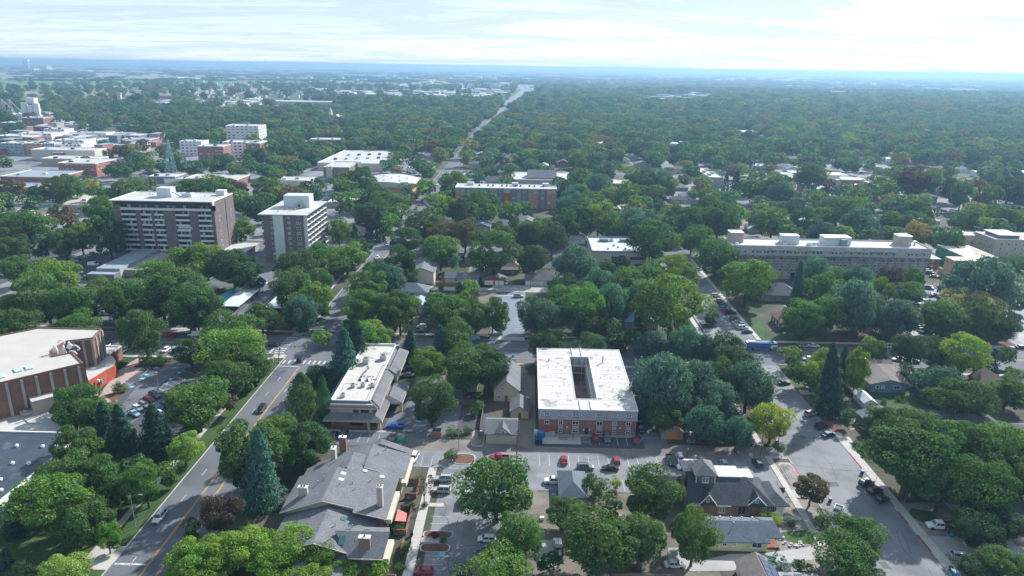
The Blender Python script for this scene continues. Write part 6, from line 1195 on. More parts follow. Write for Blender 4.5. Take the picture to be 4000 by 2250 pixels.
for t in '''623 2018 270 suv white|driving on the avenue past a round street tree
1302 1700 268 sedan black;1342 1696 268 suv dark_grey;1537 1704 268 pickup grey;1544 1664 180 pickup blue;1617 1787 262 suv white
1732 1869 180 suv silver;1725 1913 180 suv silver;1950 1787 180 pickup red;1656 2229 180 hatchback red;1818 1948 90 van white;1901 2103 180 hatchback white;1894 2163 180 suv navy
2203 1795 90 sedan red;2286 1824 0 suv grey;2383 1827 180 sedan black;2408 1798 90 hatchback red;2620 1797 270 pickup green;2658 1793 268 suv white;2743 1799 92 sedan silver;2830 1811 92 sedan silver;2959 1809 94 suv green;2948 1892 180 sedan beige
2166 1878 180 pickup white;2636 2203 0 sedan white;2327 1708 90 hatchback red;2371 1710 270 suv grey;2484 1718 90 sedan red;2503 1671 270 pickup black;2495 1638 270 suv white
3209 1664 28 suv maroon;3235 1696 28 sedan navy;3168 1614 28 suv beige;3062 1494 10 sedan black;3385 1884 28 suv black;3418 1915 28 suv black;3447 1948 28 sedan black;3271 1998 236 pickup white;3758 2174 -8 suv silver
660 1309 180 pickup red;760 1307 180 van white;449 1367 262 wagon teal;489 1367 262 suv grey;410 1353 262 sedan black;648 1365 268 hatchback white;682 1367 268 hatchback pale_blue;604 1249 10 sedan navy;418 1224 0 suv white
604 1543 -30 suv grey;582 1558 -30 hatchback red;563 1580 -30 wagon silver;538 1593 -30 hatchback white;524 1614 -30 sedan pale_blue;656 1556 150 sedan red;640 1580 150 suv grey;617 1591 150 sedan teal;617 1612 150 hatchback white;741 1668 150 suv black
1174 1403 90 suv black|turning through the crossing of the avenue;1021 1597 270 suv black|driving toward the townhouses on the avenue;1066 1345 0 sedan navy;1010 1338 0 van white;1261 1297 270 sedan silver;1306 1287 270 hatchback silver;1104 1637 90 sedan navy;1646 1276 180 jeep white;1646 1291 180 sedan navy;1847 1322 200 van pale_blue;1596 1444 180 suv navy;1592 1463 180 sedan silver;1571 1502 180 sedan black;1580 1519 180 pickup silver
2025 1156 0 suv silver;2493 1436 90 sedan teal;2464 1514 90 sedan white;2056 1572 270 suv white;2627 1338 0 sedan white;2683 1398 0 sedan white
2795 1154 8 suv white;2809 1171 8 sedan silver;2813 1182 8 sedan navy;2822 1192 8 sedan grey;2827 1203 8 hatchback pale_blue;2836 1213 8 sedan red;2853 1222 8 pickup black;2870 1247 8 suv dark_grey;2880 1258 8 sedan silver;2894 1268 8 pickup white;2901 1279 8 suv white;2919 1294 8 sedan black;2768 1272 8 pickup black
3141 1349 0 wagon beige;3178 1349 0 sedan white;3157 1400 180 hatchback white;3482 1353 0 suv white;3561 1353 0 suv teal;3509 1402 180 wagon white;3540 1411 180 sedan silver;3567 1409 160 sedan white;3646 1415 180 wagon green;3990 1355 0 sedan navy
3439 1229 20 hatchback white;3613 1278 20 sedan navy;3627 1293 20 suv green;3592 1191 20 suv silver;3609 1208 20 sedan white;3911 1295 0 wagon silver;3588 1162 20 sedan teal;3642 1154 20 sedan black;3679 1166 20 suv navy;3704 1158 20 sedan silver
290 1018 20 hatchback white;304 1013 20 sedan black;323 1006 20 suv silver;342 1001 20 sedan grey;352 996 20 sedan black;366 991 20 suv green;364 1033 10 van white;308 1062 0 hatchback white;16 1014 0 sedan black;8 1039 0 sedan navy;18 1072 0 suv white;244 985 0 suv white;306 747 0 suv white;820 1087 90 suv grey;915 1097 0 sedan silver;861 1134 0 sedan navy;344 1083 0 suv maroon
1515 954 270 pickup white|coming down the avenue with a dark load;1474 1006 270 suv white|driving down the avenue by the dark pines;1667 793 270 sedan white|alone on the avenue below the crossing;1679 758 270 suv navy;1700 735 270 suv white;1708 720 270 sedan white;1716 710 270 suv black;1735 693 270 suv navy;1716 753 90 sedan silver;1727 733 90 sedan white
1814 1002 0 sedan navy;1818 1016 0 sedan maroon;1977 1105 268 jeep white;1727 1108 0 sedan red;2199 1066 0 sedan silver;2062 961 0 suv pale_blue;2170 963 0 suv black;2203 963 0 suv dark_grey;2267 1105 90 suv white
1489 671 0 sedan grey;1534 675 0 sedan navy;1566 673 0 sedan silver;1597 671 0 suv white;1621 675 0 sedan black;1647 675 0 suv navy;1530 693 0 sedan red;1590 693 0 suv navy;1617 700 0 suv black;1265 731 0 suv black;1286 720 0 sedan white;1335 849 20 sedan white
2928 807 0 sedan navy;2940 817 0 sedan red;2950 824 0 suv white;2960 831 0 sedan white;2966 836 0 sedan pale_blue;2807 1039 60 sedan white;2729 1050 0 hatchback white
3621 1058 -20 suv white;3632 1065 -20 suv black;3650 1079 -20 sedan black;3600 1093 60 sedan navy;3700 1103 -20 suv black;3722 1117 0 suv white;3629 1124 -40 suv navy;3644 1149 10 sedan black;3596 1168 -20 sedan teal;3762 1110 0 sedan white
3443 859 0 sedan blue;3460 853 0 sedan white;3500 855 0 suv white;3412 838 0 suv silver;3178 827 0 sedan white;3210 840 0 sedan green;3800 755 0 sedan white;3822 762 0 suv silver;3845 757 0 sedan white;3815 775 0 suv blue;3860 768 0 suv white;3795 790 0 sedan white;3838 782 0 suv silver;3880 779 0 suv navy;3925 775 0 sedan white;3365 676 0 suv navy'''.replace('\n', ';').split(';'):
    ex = ''
    if '|' in t: t, ex = t.split('|')
    a = t.split(); car(float(a[0]), float(a[1]), float(a[2]), a[3], a[4].replace('_', ' '), ex)
# rows of parked cars in the far lots, and the queue on the avenue
cr = random.Random(8); KK = ['sedan','suv','hatchback','suv','wagon','pickup']; CX = ['white','white','silver','silver','grey','black','navy','red','dark grey','teal','pale blue','beige']
def row(x0, y0, dx, dy, n, hd, p=.75):
    for i in range(n):
        if cr.random() < p: px, py, _ = Q(x0+dx*i, y0+dy*i, .7); car(px, py, hd+cr.uniform(-3,3), cr.choice(KK), cr.choice(CX))
row(-138, 735, 3.0, 0, 13, 90, .6); row(-138, 760, 3.0, 0, 13, 90, .55); row(-138, 785, 3.0, 0, 12, 90, .5); row(-136, 820, 3.0, 0, 11, 90, .5)
row(-76.5, 480, 0, 17, 6, 90, .8); row(-83.5, 520, 0, 15, 12, 270, .6)
row(238, 640, 3, 0, 10, 90, .6); row(240, 665, 3, 0, 9, 90, .6); row(330, 545, 3, 0, 9, 90, .7); row(332, 565, 3, 0, 8, 90, .7); row(300, 500, 3.2, 0, 7, 80, .6)
row(170, 285, 0, 2.9, 10, 10, .7); row(184, 300, 0, 2.9, 9, 170, .6); row(216, 330, 0, 3, 7, 20, .7)
def truck_body(name, label, cat, px, py, hd): x, y, _ = P(px, py, .9); return thing(name, label, cat, (x, y, .045), math.radians(hd))
def wheels(o, xs, hw, R=.42):
    for x in xs:
        for s in (-1, 1):
            b = MB(); pts = [(R*math.cos(2*math.pi*k/12), R*math.sin(2*math.pi*k/12)) for k in range(12)]; b.face([(x+p[0], s*hw-.13, R+p[1]) for p in pts]); b.face([(x+p[0], s*hw+.13, R+p[1]) for p in pts][::-1])
            for k in range(12): j = (k+1) % 12; b.face([(x+pts[k][0],s*hw-.13,R+pts[k][1]),(x+pts[k][0],s*hw+.13,R+pts[k][1]),(x+pts[j][0],s*hw+.13,R+pts[j][1]),(x+pts[j][0],s*hw-.13,R+pts[j][1])])
            b.build('wheel', TYRE, o, local=True)
def part(o, name, m, *boxes):
    b = MB()
    for q in boxes: b.box(*q)
    return b.build(name, m if not isinstance(m, str) else W[m], o, local=True)
# city bus at the corner
o = truck_body('city_bus', 'blue and white city bus with a green front waiting at the corner', 'bus', 2972, 1356, 0); part(o, 'body', 'white', (-6,-1.28,.45,6,1.28,2.3)); part(o, 'roof', 'white', (-5.9,-1.2,2.95,5.9,1.2,3.1)); part(o, 'window_band', CGL, (-5.96,-1.27,2.3,5.96,1.27,2.95)); part(o, 'blue_stripe', 'bluepaint', (-6.02,-1.30,.55,3.4,-1.281,2.25), (-5,-.95,3.1,4.8,.95,3.25)); part(o, 'green_nose', 'greenp', (4.2,-1.31,.5,6.03,1.31,1.5)); part(o, 'windscreen', CGL, (6.0,-1.15,1.55,6.06,1.15,2.8)); part(o, 'roof_unit', 'whitemetal', (-5.2,-.8,3.1,-2.6,.8,3.45)); wheels(o, (-3.6, 3.4), 1.18, .48)
for y in (-.8, .8): part(o, 'headlight', LAMP, (6.03,y-.2,.7,6.08,y+.2,.95))
# tall white camper van
o = truck_body('camper_van', 'tall white camper van with a rounded nose beside the brick house tower', 'camper van', 2690, 1822, 180); b = loft([[(x,-w,z0),(x,-w,z1-.25),(x,-w+.25,z1),(x,w-.25,z1),(x,w,z1-.25),(x,w,z0)] for x, w, z0, z1 in ((-3.2,1.0,.4,2.7),(1.3,1.0,.35,2.75),(1.9,.98,.35,2.3),(2.5,.95,.35,1.35),(3.1,.85,.4,1.05))]); b.build('body', W['white'], o, local=True); q = MB(); q.face([(1.93,-.82,2.22),(1.93,.82,2.22),(2.5,.86,1.42),(2.5,-.86,1.42)][::-1]); q.build('windscreen', CGL, o, local=True)
for s in (-1,1): part(o, 'side_window', CGL, (.9,s*1.0-.015,1.45,1.75,s*1.0+.015,2.05)); part(o, 'headlight', LAMP, (2.95,s*.62-.15,.75,3.13,s*.62+.15,.95))
part(o, 'roof_vent', 'offwhite', (-2.4,-.4,2.75,-1.6,.4,2.95), (-.6,-.3,2.75,0,.3,2.9)); wheels(o, (-2.0, 2.0), .9, .38)
# white crew-cab work truck with a dark flatbed and rack
def work_truck(lab, px, py, hd):
    o = truck_body('work_truck', lab, 'work truck', px, py, hd); b = loft([[(x,-w,z0),(x,-w,z1-.12),(x,-w+.15,z1),(x,w-.15,z1),(x,w,z1-.12),(x,w,z0)] for x, w, z0, z1 in ((-.7,1.0,.5,1.25),(1.6,1.0,.5,1.25),(2.7,.98,.5,1.15),(3.0,.85,.6,.95))]); b.build('body', W['white'], o, local=True)
    c = [(1.7,-.95,1.25),(1.7,.95,1.25),(-.7,.95,1.25),(-.7,-.95,1.25)]; t = [(1.1,-.78,2.0),(1.1,.78,2.0),(-.6,.78,2.0),(-.6,-.78,2.0)]; q = MB(); q.face(t); [q.face([c[i],c[(i+1)%4],t[(i+1)%4],t[i]]) for i in range(4)]; q.build('cab', W['white'], o, local=True)
    q = MB(); q.face([(1.66,-.84,1.33),(1.66,.84,1.33),(1.18,.72,1.94),(1.18,-.72,1.94)]); q.build('windscreen', CGL, o, local=True)
    for s in (-1,1):
        for xa, xc in ((.5,1.3),(-.55,.4)): q = MB(); q.face([(xa,s*.945,1.33),(xc,s*.945,1.33),(min(xc,1.0),s*.82,1.9),(xa,s*.82,1.9)]); q.build('side_window', CGL, o, local=True)
        part(o, 'headlight', LAMP, (2.9,s*.62-.16,.75,3.03,s*.62+.16,.95))
    part(o, 'flatbed', 'darkmetal', (-3.3,-1.05,.85,-.75,1.05,1.0), (-3.3,-1.05,1.0,-.75,-.98,1.5), (-3.3,.98,1.0,-.75,1.05,1.5)); part(o, 'ladder_rack', 'darkmetal', (-3.2,-1,1.0,-3.12,-.92,2.2), (-3.2,.92,1.0,-3.12,1,2.2), (-.9,-1,1,-.82,-.92,2.2), (-.9,.92,1,-.82,1,2.2), (-3.2,-1,2.2,-.8,-.92,2.28), (-3.2,.92,2.2,-.8,1,2.28)); wheels(o, (-2.1, 2.0), .92, .42); return o
o = work_truck('white crew-cab work truck with dark rack and orange beam on the gravel drive', 3671, 2052, 176); part(o, 'cargo_beam', 'orangep', (-3.9,-.4,1.05,-1.2,-.2,1.25))
work_truck('white flatbed work truck on the concrete pad by the dirt lane', 2180, 2134, 92)
o = truck_body('caravan', 'small cream travel trailer parked by a utility pole', 'caravan', 1938, 1102, 268); part(o, 'shell', 'cream', (-2.4,-1.1,.5,2.4,1.1,2.6)); part(o, 'window', CGL, (2.4,-.7,1.4,2.43,.7,2.1)); part(o, 'roof_vent', 'white', (-.4,-.3,2.6,.4,.3,2.75)); part(o, 'drawbar', 'darkmetal', (-3.4,-.06,.45,-2.4,.06,.55)); wheels(o, (0,), 1.0, .35)
for lab, px, py, hd in (('white boat on a trailer beside the three-door garage', 2039, 1056, 180), ('white and blue boat on a trailer by the pole', 2101, 1103, 100)):
    o = truck_body('trailer_boat', lab, 'boat', px, py, hd); b = loft([[(x,-w,z1),(x,0,z0),(x,w,z1)] for x, w, z0, z1 in ((-2.6,1.0,.7,1.5),(.6,1.05,.65,1.55),(2.2,.5,1.0,1.7),(2.9,.05,1.5,1.8))]); b.build('hull', W['white'], o, local=True); part(o, 'cover', 'offwhite' if 'beside' in lab else 'bluepaint', (-2.2,-.8,1.5,1.0,.8,1.75)); part(o, 'trailer_frame', 'metal', (-2.6,-.5,.4,3.4,-.4,.5), (-2.6,.4,.4,3.4,.5,.5)); wheels(o, (-.8,), .95, .32)
# ---------------------------------------------------------------- street furniture, fences, bins
def gp(px, py, z=0): return tuple(P(px, py, z))
def street_lamp(lab, px, py, h, armdx, armdy=0.0, head='metal'):
    x, y, _ = gp(px, py); o = thing('street_lamp', lab, 'street lamp', (x, y, 0)); b = MB(); b.cyl(0,0,0,h,.11,.06,8); b.build('pole', W['greysiding'], o, local=True)
    if armdx or armdy: b = MB(); b.bar((0,0,h-.1),(armdx*.6,armdy*.6,h+.45),.05); b.bar((armdx*.6,armdy*.6,h+.45),(armdx,armdy,h+.5),.05); b.build('arm', W['greysiding'], o, local=True); b = MB(); b.box(armdx-.45,armdy-.16,h+.42,armdx+.45,armdy+.16,h+.56); b.build('lamp_head', W[head], o, local=True)
    else: b = MB(); b.box(-.35,-.3,h,.35,.3,h+.16); b.build('lamp_head', W[head], o, local=True)
street_lamp('curved-arm street lamp beside the sign on the avenue verge', 530, 2062, 8.6, 2.4); street_lamp('street lamp by the round-topped tree at the hall car park', 902, 1552, 8, 2.2); street_lamp('tall street lamp left of the bus shelter', 455, 1308, 9, 1.8)
street_lamp('flat-headed lot lamp among the hatched bays', 620, 1525, 6.5, 0); street_lamp('lot lamp in the planting near the plaza', 480, 1385, 6, 0); street_lamp('lot lamp in the shrub island by the townhouses', 1792, 1762, 7, 0, 0, 'darkmetal')
street_lamp('street lamp over the turn of the avenue by the pines', 1490, 950, 9, 0.4); street_lamp('lot lamp by the half-built block', 3640, 1125, 9, -1.6); street_lamp('lot lamp near the black sedan at right', 3628, 1180, 8, 0)
street_lamp('dark post lamp under the yellow tree', 3040, 1730, 7, 0, 0, 'darkmetal'); street_lamp('lamp post in the grass beside the bus', 2988, 1330, 7, 0, 0, 'darkmetal'); street_lamp('lamp in front of the low blue-roofed annex', 340, 1130, 7, 0)
def signal(lab, px, py, h, dx, heads, arm=True):
    x, y, _ = gp(px, py); o = thing('traffic_signal', lab, 'traffic signal', (x, y, 0)); b = MB(); b.cyl(0,0,0,h,.15,.10,8); b.build('mast', W['greysiding'], o, local=True)
    if arm: b = MB(); b.bar((0,0,h-1.2),(dx,0,h-.8),.11,.06); b.build('mast_arm', W['greysiding'], o, local=True)
    for f in heads:
        zc = h-1.2+.4*f if arm else h*f; xx = dx*f if arm else .35; s = MB(); s.box(xx-.20,-.2,zc-.62,xx+.20,.12,zc+.55); hd = s.build('signal_head', W['orangep'], o, local=True)
        for k, m in enumerate(('redpaint','yellowp','greenp')): q = MB(); q.cyl(xx,-.26,0,0,.1); q = MB(); q.box(xx-.11,-.235,zc+.22-k*.36,xx+.11,-.201,zc+.42-k*.36); q.build('lens', W[m], hd, local=True)
    b = MB(); b.box(-.25,-.25,0,.25,.25,.5); b.build('base', W['concrete'], o, local=True)
signal('traffic signal on a long mast arm by the near crossing', 1091, 1417, 7.6, 10.6, (.60, .98)); signal('corner traffic signal with an upward tilted arm', 1166, 1307, 7.4, -3.6, (.5, .95)); signal('far traffic signal at the next avenue crossing', 1492, 955, 6.5, -2.0, (.6,))
signal('signal post beside the dark blue waiting car', 1093, 1388, 3.0, 0, (.9,), False)
def pole(lab, px, py, h, cross=True):
    x, y, _ = gp(px, py); o = thing('utility_pole', lab, 'utility pole', (x, y, 0)); b = MB(); b.cyl(0,0,0,h,.15,.10,8); b.build('pole', W['wood'], o, local=True)
    if cross: b = MB(); b.box(-1.0,-.06,h-.9,1.0,.06,h-.75); b.build('cross_arm', W['wood'], o, local=True)
    for s in (-.8, 0, .8): q = MB(); q.cyl(s,0,h-.75,h-.55,.06,.04,6); q.build('insulator', W['white'], o, local=True)
    return o, Vector((x, y, h-.6))
o, p1 = pole('utility pole with a grey transformer by the shed with orange doors', 2683, 1792, 9.2); b = MB(); b.cyl(.3,0,7.6,8.5,.28,n=10); b.build('transformer', W['metal'], o, local=True); b = MB(); b.box(-.16,-.2,3.0,.16,-.15,3.5); b.build('notice', W['white'], o, local=True)
_, p2 = pole('utility pole at the right end of the alley fence', 2969, 1790, 9.0); _, p3 = pole('utility pole at the corner of the tan coach garage', 2018, 1800, 9.5)
_, p4 = pole('left utility pole of the pair in the north alley', 2072, 1128, 9); _, p5 = pole('right utility pole of the pair in the north alley', 2079, 1122, 8.6); _, p6 = pole('utility pole by the cream trailer', 1949, 1122, 9); _, p7 = pole('utility pole behind the long cream garage', 1817, 1098, 9)
_, p8 = pole('utility pole in the car park right of the concrete building', 3664, 1140, 9)
def wire(lab, a, c, sag=1.0, n=10):
    pts = [a.lerp(c, i/n)-Vector((0,0,4*sag*(i/n)*(1-i/n))) for i in range(n+1)]; o = thing('overhead_wire', lab, 'wire', tuple(a)); b = MB()
    for i in range(n): b.bar(pts[i]-a, pts[i+1]-a, .022, n=4)
    b.build('cable', W['black'], o, local=True)
wire('overhead wire from the transformer pole to the fence-end pole', p1, p2); wire('overhead wire from the coach garage pole to the transformer pole', p3, p1, 1.6, 16); wire('overhead wire running right across the side street', p2, Vector((118, 176, 8)), 1.0); wire('lower wire crossing the side street to the big trees', Vector((71, 164, 7.5)), Vector((104, 163, 7)), .8); wire('wire between the poles of the north alley', p6, p5, .8)
# fences
def fence(lab, x0, y0, x1, y1, h, m, step=2.0, capm=None, mix=None, name='fence'):
    o = thing(name, lab, 'fence', (x0, y0, 0)); L = math.hypot(x1-x0, y1-y0); n = max(1, int(L/step)); d = Vector((x1-x0, y1-y0, 0))/n; nn = Vector((-d.y, d.x, 0)).normalized()*.03
    for i in range(n):
        a, c = d*i+d.normalized()*.05, d*(i+1)-d.normalized()*.05; b = MB(); hh = h+(random.uniform(-.12,.12) if mix else 0)
        b.face([a-nn, c-nn, c-nn+Vector((0,0,hh)), a-nn+Vector((0,0,hh))]); b.face([c+nn, a+nn, a+nn+Vector((0,0,hh)), c+nn+Vector((0,0,hh))]); b.face([a-nn+Vector((0,0,hh)), c-nn+Vector((0,0,hh)), c+nn+Vector((0,0,hh)), a+nn+Vector((0,0,hh))])
        b.build('fence_panel', W[random.choice(mix) if mix else m], o, local=True)
    for i in range(n+1): q = MB(); p = d*i; q.box(p.x-.06, p.y-.06, 0, p.x+.06, p.y+.06, h+.1); q.build('fence_post', W[capm or m], o, local=True)
fence('patchwork fence of timber and sheet metal along the alley', 48.6, 187.6, 68.5, 187.8, 1.5, 'wood', 2.5, 'wood', ('wood','metal','greywood','metal','bluegrey','wood')); fence('weathered board fence beside the tan coach garage yard', -12.5, 186.5, -12.3, 208, 1.7, 'greywood'); fence('cedar board fence behind the long cream garage', -44, 338.4, -22.5, 338.6, 1.9, 'fencewood', 1.2)
fence('cedar fence running back beside the blue house', 117.5, 206.5, 108.2, 234, 1.9, 'fencewood', 2.0); fence('short red-brown fence by the big spruces', 102.5, 208, 108.8, 208.2, 1.9, 'fencewood'); fence('brown fence along the corner yard under lime trees', 101.2, 222, 101.4, 240, 1.8, 'fencewood'); fence('weathered fence below the grey cottage', -26, 208.8, -12.5, 209, 1.8, 'greywood'); fence('chain-post fence at the bottom of the yard', 36.5, 124.6, 46.5, 124.8, 1.2, 'greywood', 1.6); fence('old boards beside the shaded cottage', 124.5, 147, 127, 156, 1.6, 'concrete')
# bins, dumpsters, small things
def bin_(lab, px, py, m, h=1.1, rz=0.0):
    x, y, _ = gp(px, py, .5); o = thing('wheelie_bin', lab, 'bin', (x, y, .04), rz, 'wheelie bins put out along the streets'); b = MB(); b.v += [(-.27,-.3,.1),(.27,-.3,.1),(.27,.3,.1),(-.27,.3,.1),(-.33,-.38,h),(.33,-.38,h),(.33,.38,h),(-.33,.38,h)]
    for q in ((0,1,5,4),(1,2,6,5),(2,3,7,6),(3,0,4,7),(4,5,6,7),(3,2,1,0)): b.f.append(q); b.m.append(0)
    b.build('body', W[m], o, local=True); b = MB(); b.slab([(-.36,-.42,h+.05),(.36,-.42,h+.05),(.36,.4,h+.12),(-.36,.4,h+.12)], .05); b.build('lid', W[{'greenp':'greenp','black':'black','darkmetal':'black','navy':'navy'}.get(m,'bluebin')], o, local=True)
    for s in (-.28,.28): b = MB(); b.cyl(s, .3, 0, .2, .1, n=8); b.build('wheel', W['black'], o, local=True)
for a in (('dark bin with a pale lid standing in the side street', 3368, 1846, 'navy'), ('dark bin with a pale lid near the white pickup', 3243, 1955, 'navy'), ('bright blue bin leaning by the work truck', 3719, 2092, 'bluebin'), ('dark blue bin behind the bright blue one', 3713, 2078, 'navy'), ('dark green bin at the bottom kerb', 3714, 2225, 'darkmetal'), ('green bin at the bottom kerb', 3722, 2236, 'greenp'), ('blue bin at the bottom edge of the picture', 3730, 2247, 'bluebin'), ('blue bin by the small shrub at the driveway', 3060, 1752, 'navy'), ('blue bin on the path of the blue house', 3564, 1547, 'bluebin'), ('dark bin on the street by the bus', 3102, 1347, 'darkmetal'), ('blue bin on the street by the beige estate car', 3102+25, 1349, 'navy'), ('blue bin on the cross street near the lane', 2004, 1390, 'bluebin'), ('black bin on the townhouse walk, farthest', 1603, 1931, 'black'), ('black bin on the townhouse walk, by the lawn steps', 1597, 1954, 'black'), ('black bin at the townhouse hedge', 1608, 2087, 'black'), ('black bin by the planted bed', 1601, 2119, 'black'), ('navy bin beside the green cottage', 3100, 1289, 'navy')): bin_(*a)
def dumpster(lab, px, py, body, lid, sx, sy, h, rz, name='dumpster'):
    x, y, _ = gp(px, py, .6); o = thing(name, lab, 'dumpster', (x, y, .05), rz); b = MB(); b.face([(-sx/2,-sy/2,0),(sx/2,-sy/2,0),(sx/2,-sy/2,h*.8),(-sx/2,-sy/2,h*.8)]); b.face([(sx/2,sy/2,0),(-sx/2,sy/2,0),(-sx/2,sy/2,h),(sx/2,sy/2,h)]); b.face([(sx/2,-sy/2,0),(sx/2,sy/2,0),(sx/2,sy/2,h),(sx/2,-sy/2,h*.8)]); b.face([(-sx/2,sy/2,0),(-sx/2,-sy/2,0),(-sx/2,-sy/2,h*.8),(-sx/2,sy/2,h)]); b.build('bin_body', W[body], o, local=True)
    b = MB(); b.slab([(-sx/2-.05,-sy/2-.05,h*.8+.08),(sx/2+.05,-sy/2-.05,h*.8+.08),(sx/2+.05,sy/2+.05,h+.08),(-sx/2-.05,sy/2+.05,h+.08)], .07); b.build('lid', W[lid], o, local=True)
    for s in (-1,1): q = MB(); q.box(s*(sx/2+.06)-.06,-.5,h*.45,s*(sx/2+.06)+.06,.5,h*.6); q.build('lift_pocket', W[body], o, local=True)
dumpster('bright blue dumpster beside the stair cover', 2114, 1700, 'bluepaint', 'bluebin', 1.9, 1.6, 1.9, -.5); dumpster('navy dumpster in front of the bright blue one', 2104, 1724, 'navy', 'navy', 2.0, 1.6, 1.7, -.1); dumpster('green dumpster on the gravel corner by the office lot', 1568, 1722, 'greenp', 'greenp', 1.9, 1.3, 1.5, 0); dumpster('green dumpster at the left end of the concrete building', 2818, 1075, 'greenroof', 'greenroof', 3.0, 2.4, 2.4, .4)
x, y, _ = gp(1707, 1703); o = thing('bin_enclosure', 'square brick bin enclosure with a dark top at the lot corner', 'enclosure', (x, y, 0)); part(o, 'brick_wall', 'brick', (-1.5,-1.3,0,1.5,-1.1,2.0), (-1.5,1.1,0,1.5,1.3,2.0), (-1.5,-1.1,0,-1.3,1.1,2.0), (1.3,-1.1,0,1.5,1.1,2.0)); part(o, 'bin_body', 'navy', (-1.0,-.8,0,1.0,.8,1.5))
x, y, _ = gp(2093, 1697); o = thing('utility_cabinet', 'pale green electrical cabinet beside the dumpsters', 'cabinet', (x, y, 0)); part(o, 'cabinet', 'palemetal', (-.55,-.5,0,.55,.5,1.5)); part(o, 'door_panel', 'white', (-.45,-.53,.2,.45,-.505,1.3))
o = thing('bike_rack', 'row of bicycles and a pump stand on the concrete forecourt', 'bicycle rack', (13.6, 188.0, .12)); b = MB()
for k in range(2): b.bar((-2.6,-.6+k*1.2,.05),(2.6,-.6+k*1.2,.05),.035)
b.build('rack_rail', W['darkmetal'], o, local=True)
for k in range(6):
    b = MB(); xx = -2.3+k*.45; 
    for yy in (-.5,.5):
        for j in range(10): a1, a2 = 2*math.pi*j/10, 2*math.pi*(j+1)/10; b.bar((xx,yy+.33*math.cos(a1),.36+.33*math.sin(a1)),(xx,yy+.33*math.cos(a2),.36+.33*math.sin(a2)),.025,n=4)
    b.bar((xx,-.5,.36),(xx,-.1,.8),.025,n=4); b.bar((xx,-.1,.8),(xx,.45,.85),.025,n=4); b.bar((xx,.5,.36),(xx,.45,.95),.025,n=4); b.build('bicycle', W['black'], o, local=True)
part(o, 'pump_stand', 'darkmetal', (1.6,-.1,0,1.8,.1,1.3), (1.3,-.08,1.3,2.1,.08,1.4))
o = thing('shade_sail', 'red shade sail over a brick-walled townhouse patio', 'shade sail', (-28, 145, 0)); b = MB(); b.slab([(-1.3,-2.0,2.6),(1.2,-1.5,2.1),(1.0,1.2,2.5),(-1.2,1.9,3.0)], .04); b.build('cloth', W['redsail'], o, local=True); part(o, 'post', 'darkmetal', (1.1,-1.6,0,1.2,-1.5,2.2), (.95,1.15,0,1.05,1.25,2.6))
x, y, _ = gp(3063, 1292); o = thing('garden_parasol', 'yellow garden parasol on the lawn by the green cottage', 'parasol', (x, y, 0)); b = MB(); b.cyl(0,0,2.1,2.9,1.7,.05,8); b.build('canopy', W['yellowp'], o, local=True); b = MB(); b.cyl(0,0,0,2.4,.05,n=6); b.build('pole', W['wood'], o, local=True)
x, y, _ = gp(3063, 1306); o = thing('garden_table', 'white garden table with chairs near the yellow parasol', 'table', (x, y, 0)); b = MB(); b.cyl(0,0,.68,.74,.7,n=12); b.build('table_top', W['white'], o, local=True); b = MB(); b.cyl(0,0,0,.68,.08,n=6); b.build('leg', W['white'], o, local=True)
x, y, _ = gp(482, 1302); o = thing('bus_shelter', 'dark glazed bus shelter by the tree-lined street', 'bus shelter', (x, y, .1)); part(o, 'roof', 'darkmetal', (-3.2,-1,2.5,3.2,1.1,2.7)); part(o, 'rear_panel', CGL, (-3,.9,.3,3,.95,2.4)); part(o, 'post', 'darkmetal', (-3.1,.9,0,-3,1,2.5), (3,.9,0,3.1,1,2.5), (-3.1,-.9,0,-3,-.8,2.5), (3,-.9,0,3.1,-.8,2.5)); part(o, 'bench', 'wood', (-2,.3,.4,2,.7,.5))
x, y, _ = gp(1064, 1415); o = thing('signal_cabinet', 'grey traffic control cabinet on the near corner', 'cabinet', (x, y, 0)); part(o, 'cabinet', 'metal', (-.4,-.4,0,.4,.4,1.6)); part(o, 'roof', 'concrete', (-.45,-.45,1.6,.45,.45,1.68))
for lab, px, py, m in (('small green street sign on the verge by the white car', 534, 2046, 'greenp'), ('white notice sign at the bottom right', 3786, 2240, 'white'), ('no-parking sign on the pavement by the black cars', 3423, 1872, 'white')):
    x, y, _ = gp(px, py); o = thing('street_sign', lab, 'sign', (x, y, 0)); part(o, 'post', 'metal', (-.04,-.04,0,.04,.04,2.6)); part(o, 'sign_plate', m, (-.3,-.07,2.1,.3,-.042,2.7))
x, y, _ = gp(1275, 1540); o = thing('flagpole', 'slim white flagpole with a folded flag by the columnar juniper', 'flagpole', (-62, 203, 0)); b = MB(); b.cyl(0,0,0,8.5,.07,.04,8); b.build('pole', W['white'], o, local=True); part(o, 'flag', 'redpaint', (.05,-.05,5.2,.4,.05,6.6)); b = MB(); b.cyl(0,0,8.5,8.75,.12,.02,8); b.build('finial', W['yellowp'], o, local=True)
for lab, px, py in (('white barrel lying in the dry yard', 2163, 1928), ('white box in the yard beside the dirt lane', 2117, 2026)): x, y, _ = gp(px, py, .3); o = thing('yard_box', lab, 'box', (x, y, 0)); part(o, 'box_body', 'white', (-.5,-.4,0,.5,.4,.7)); part(o, 'box_lid', 'offwhite' if 'box' in lab[:10] else 'bluepaint', (-.53,-.43,.703,.53,.43,.8))
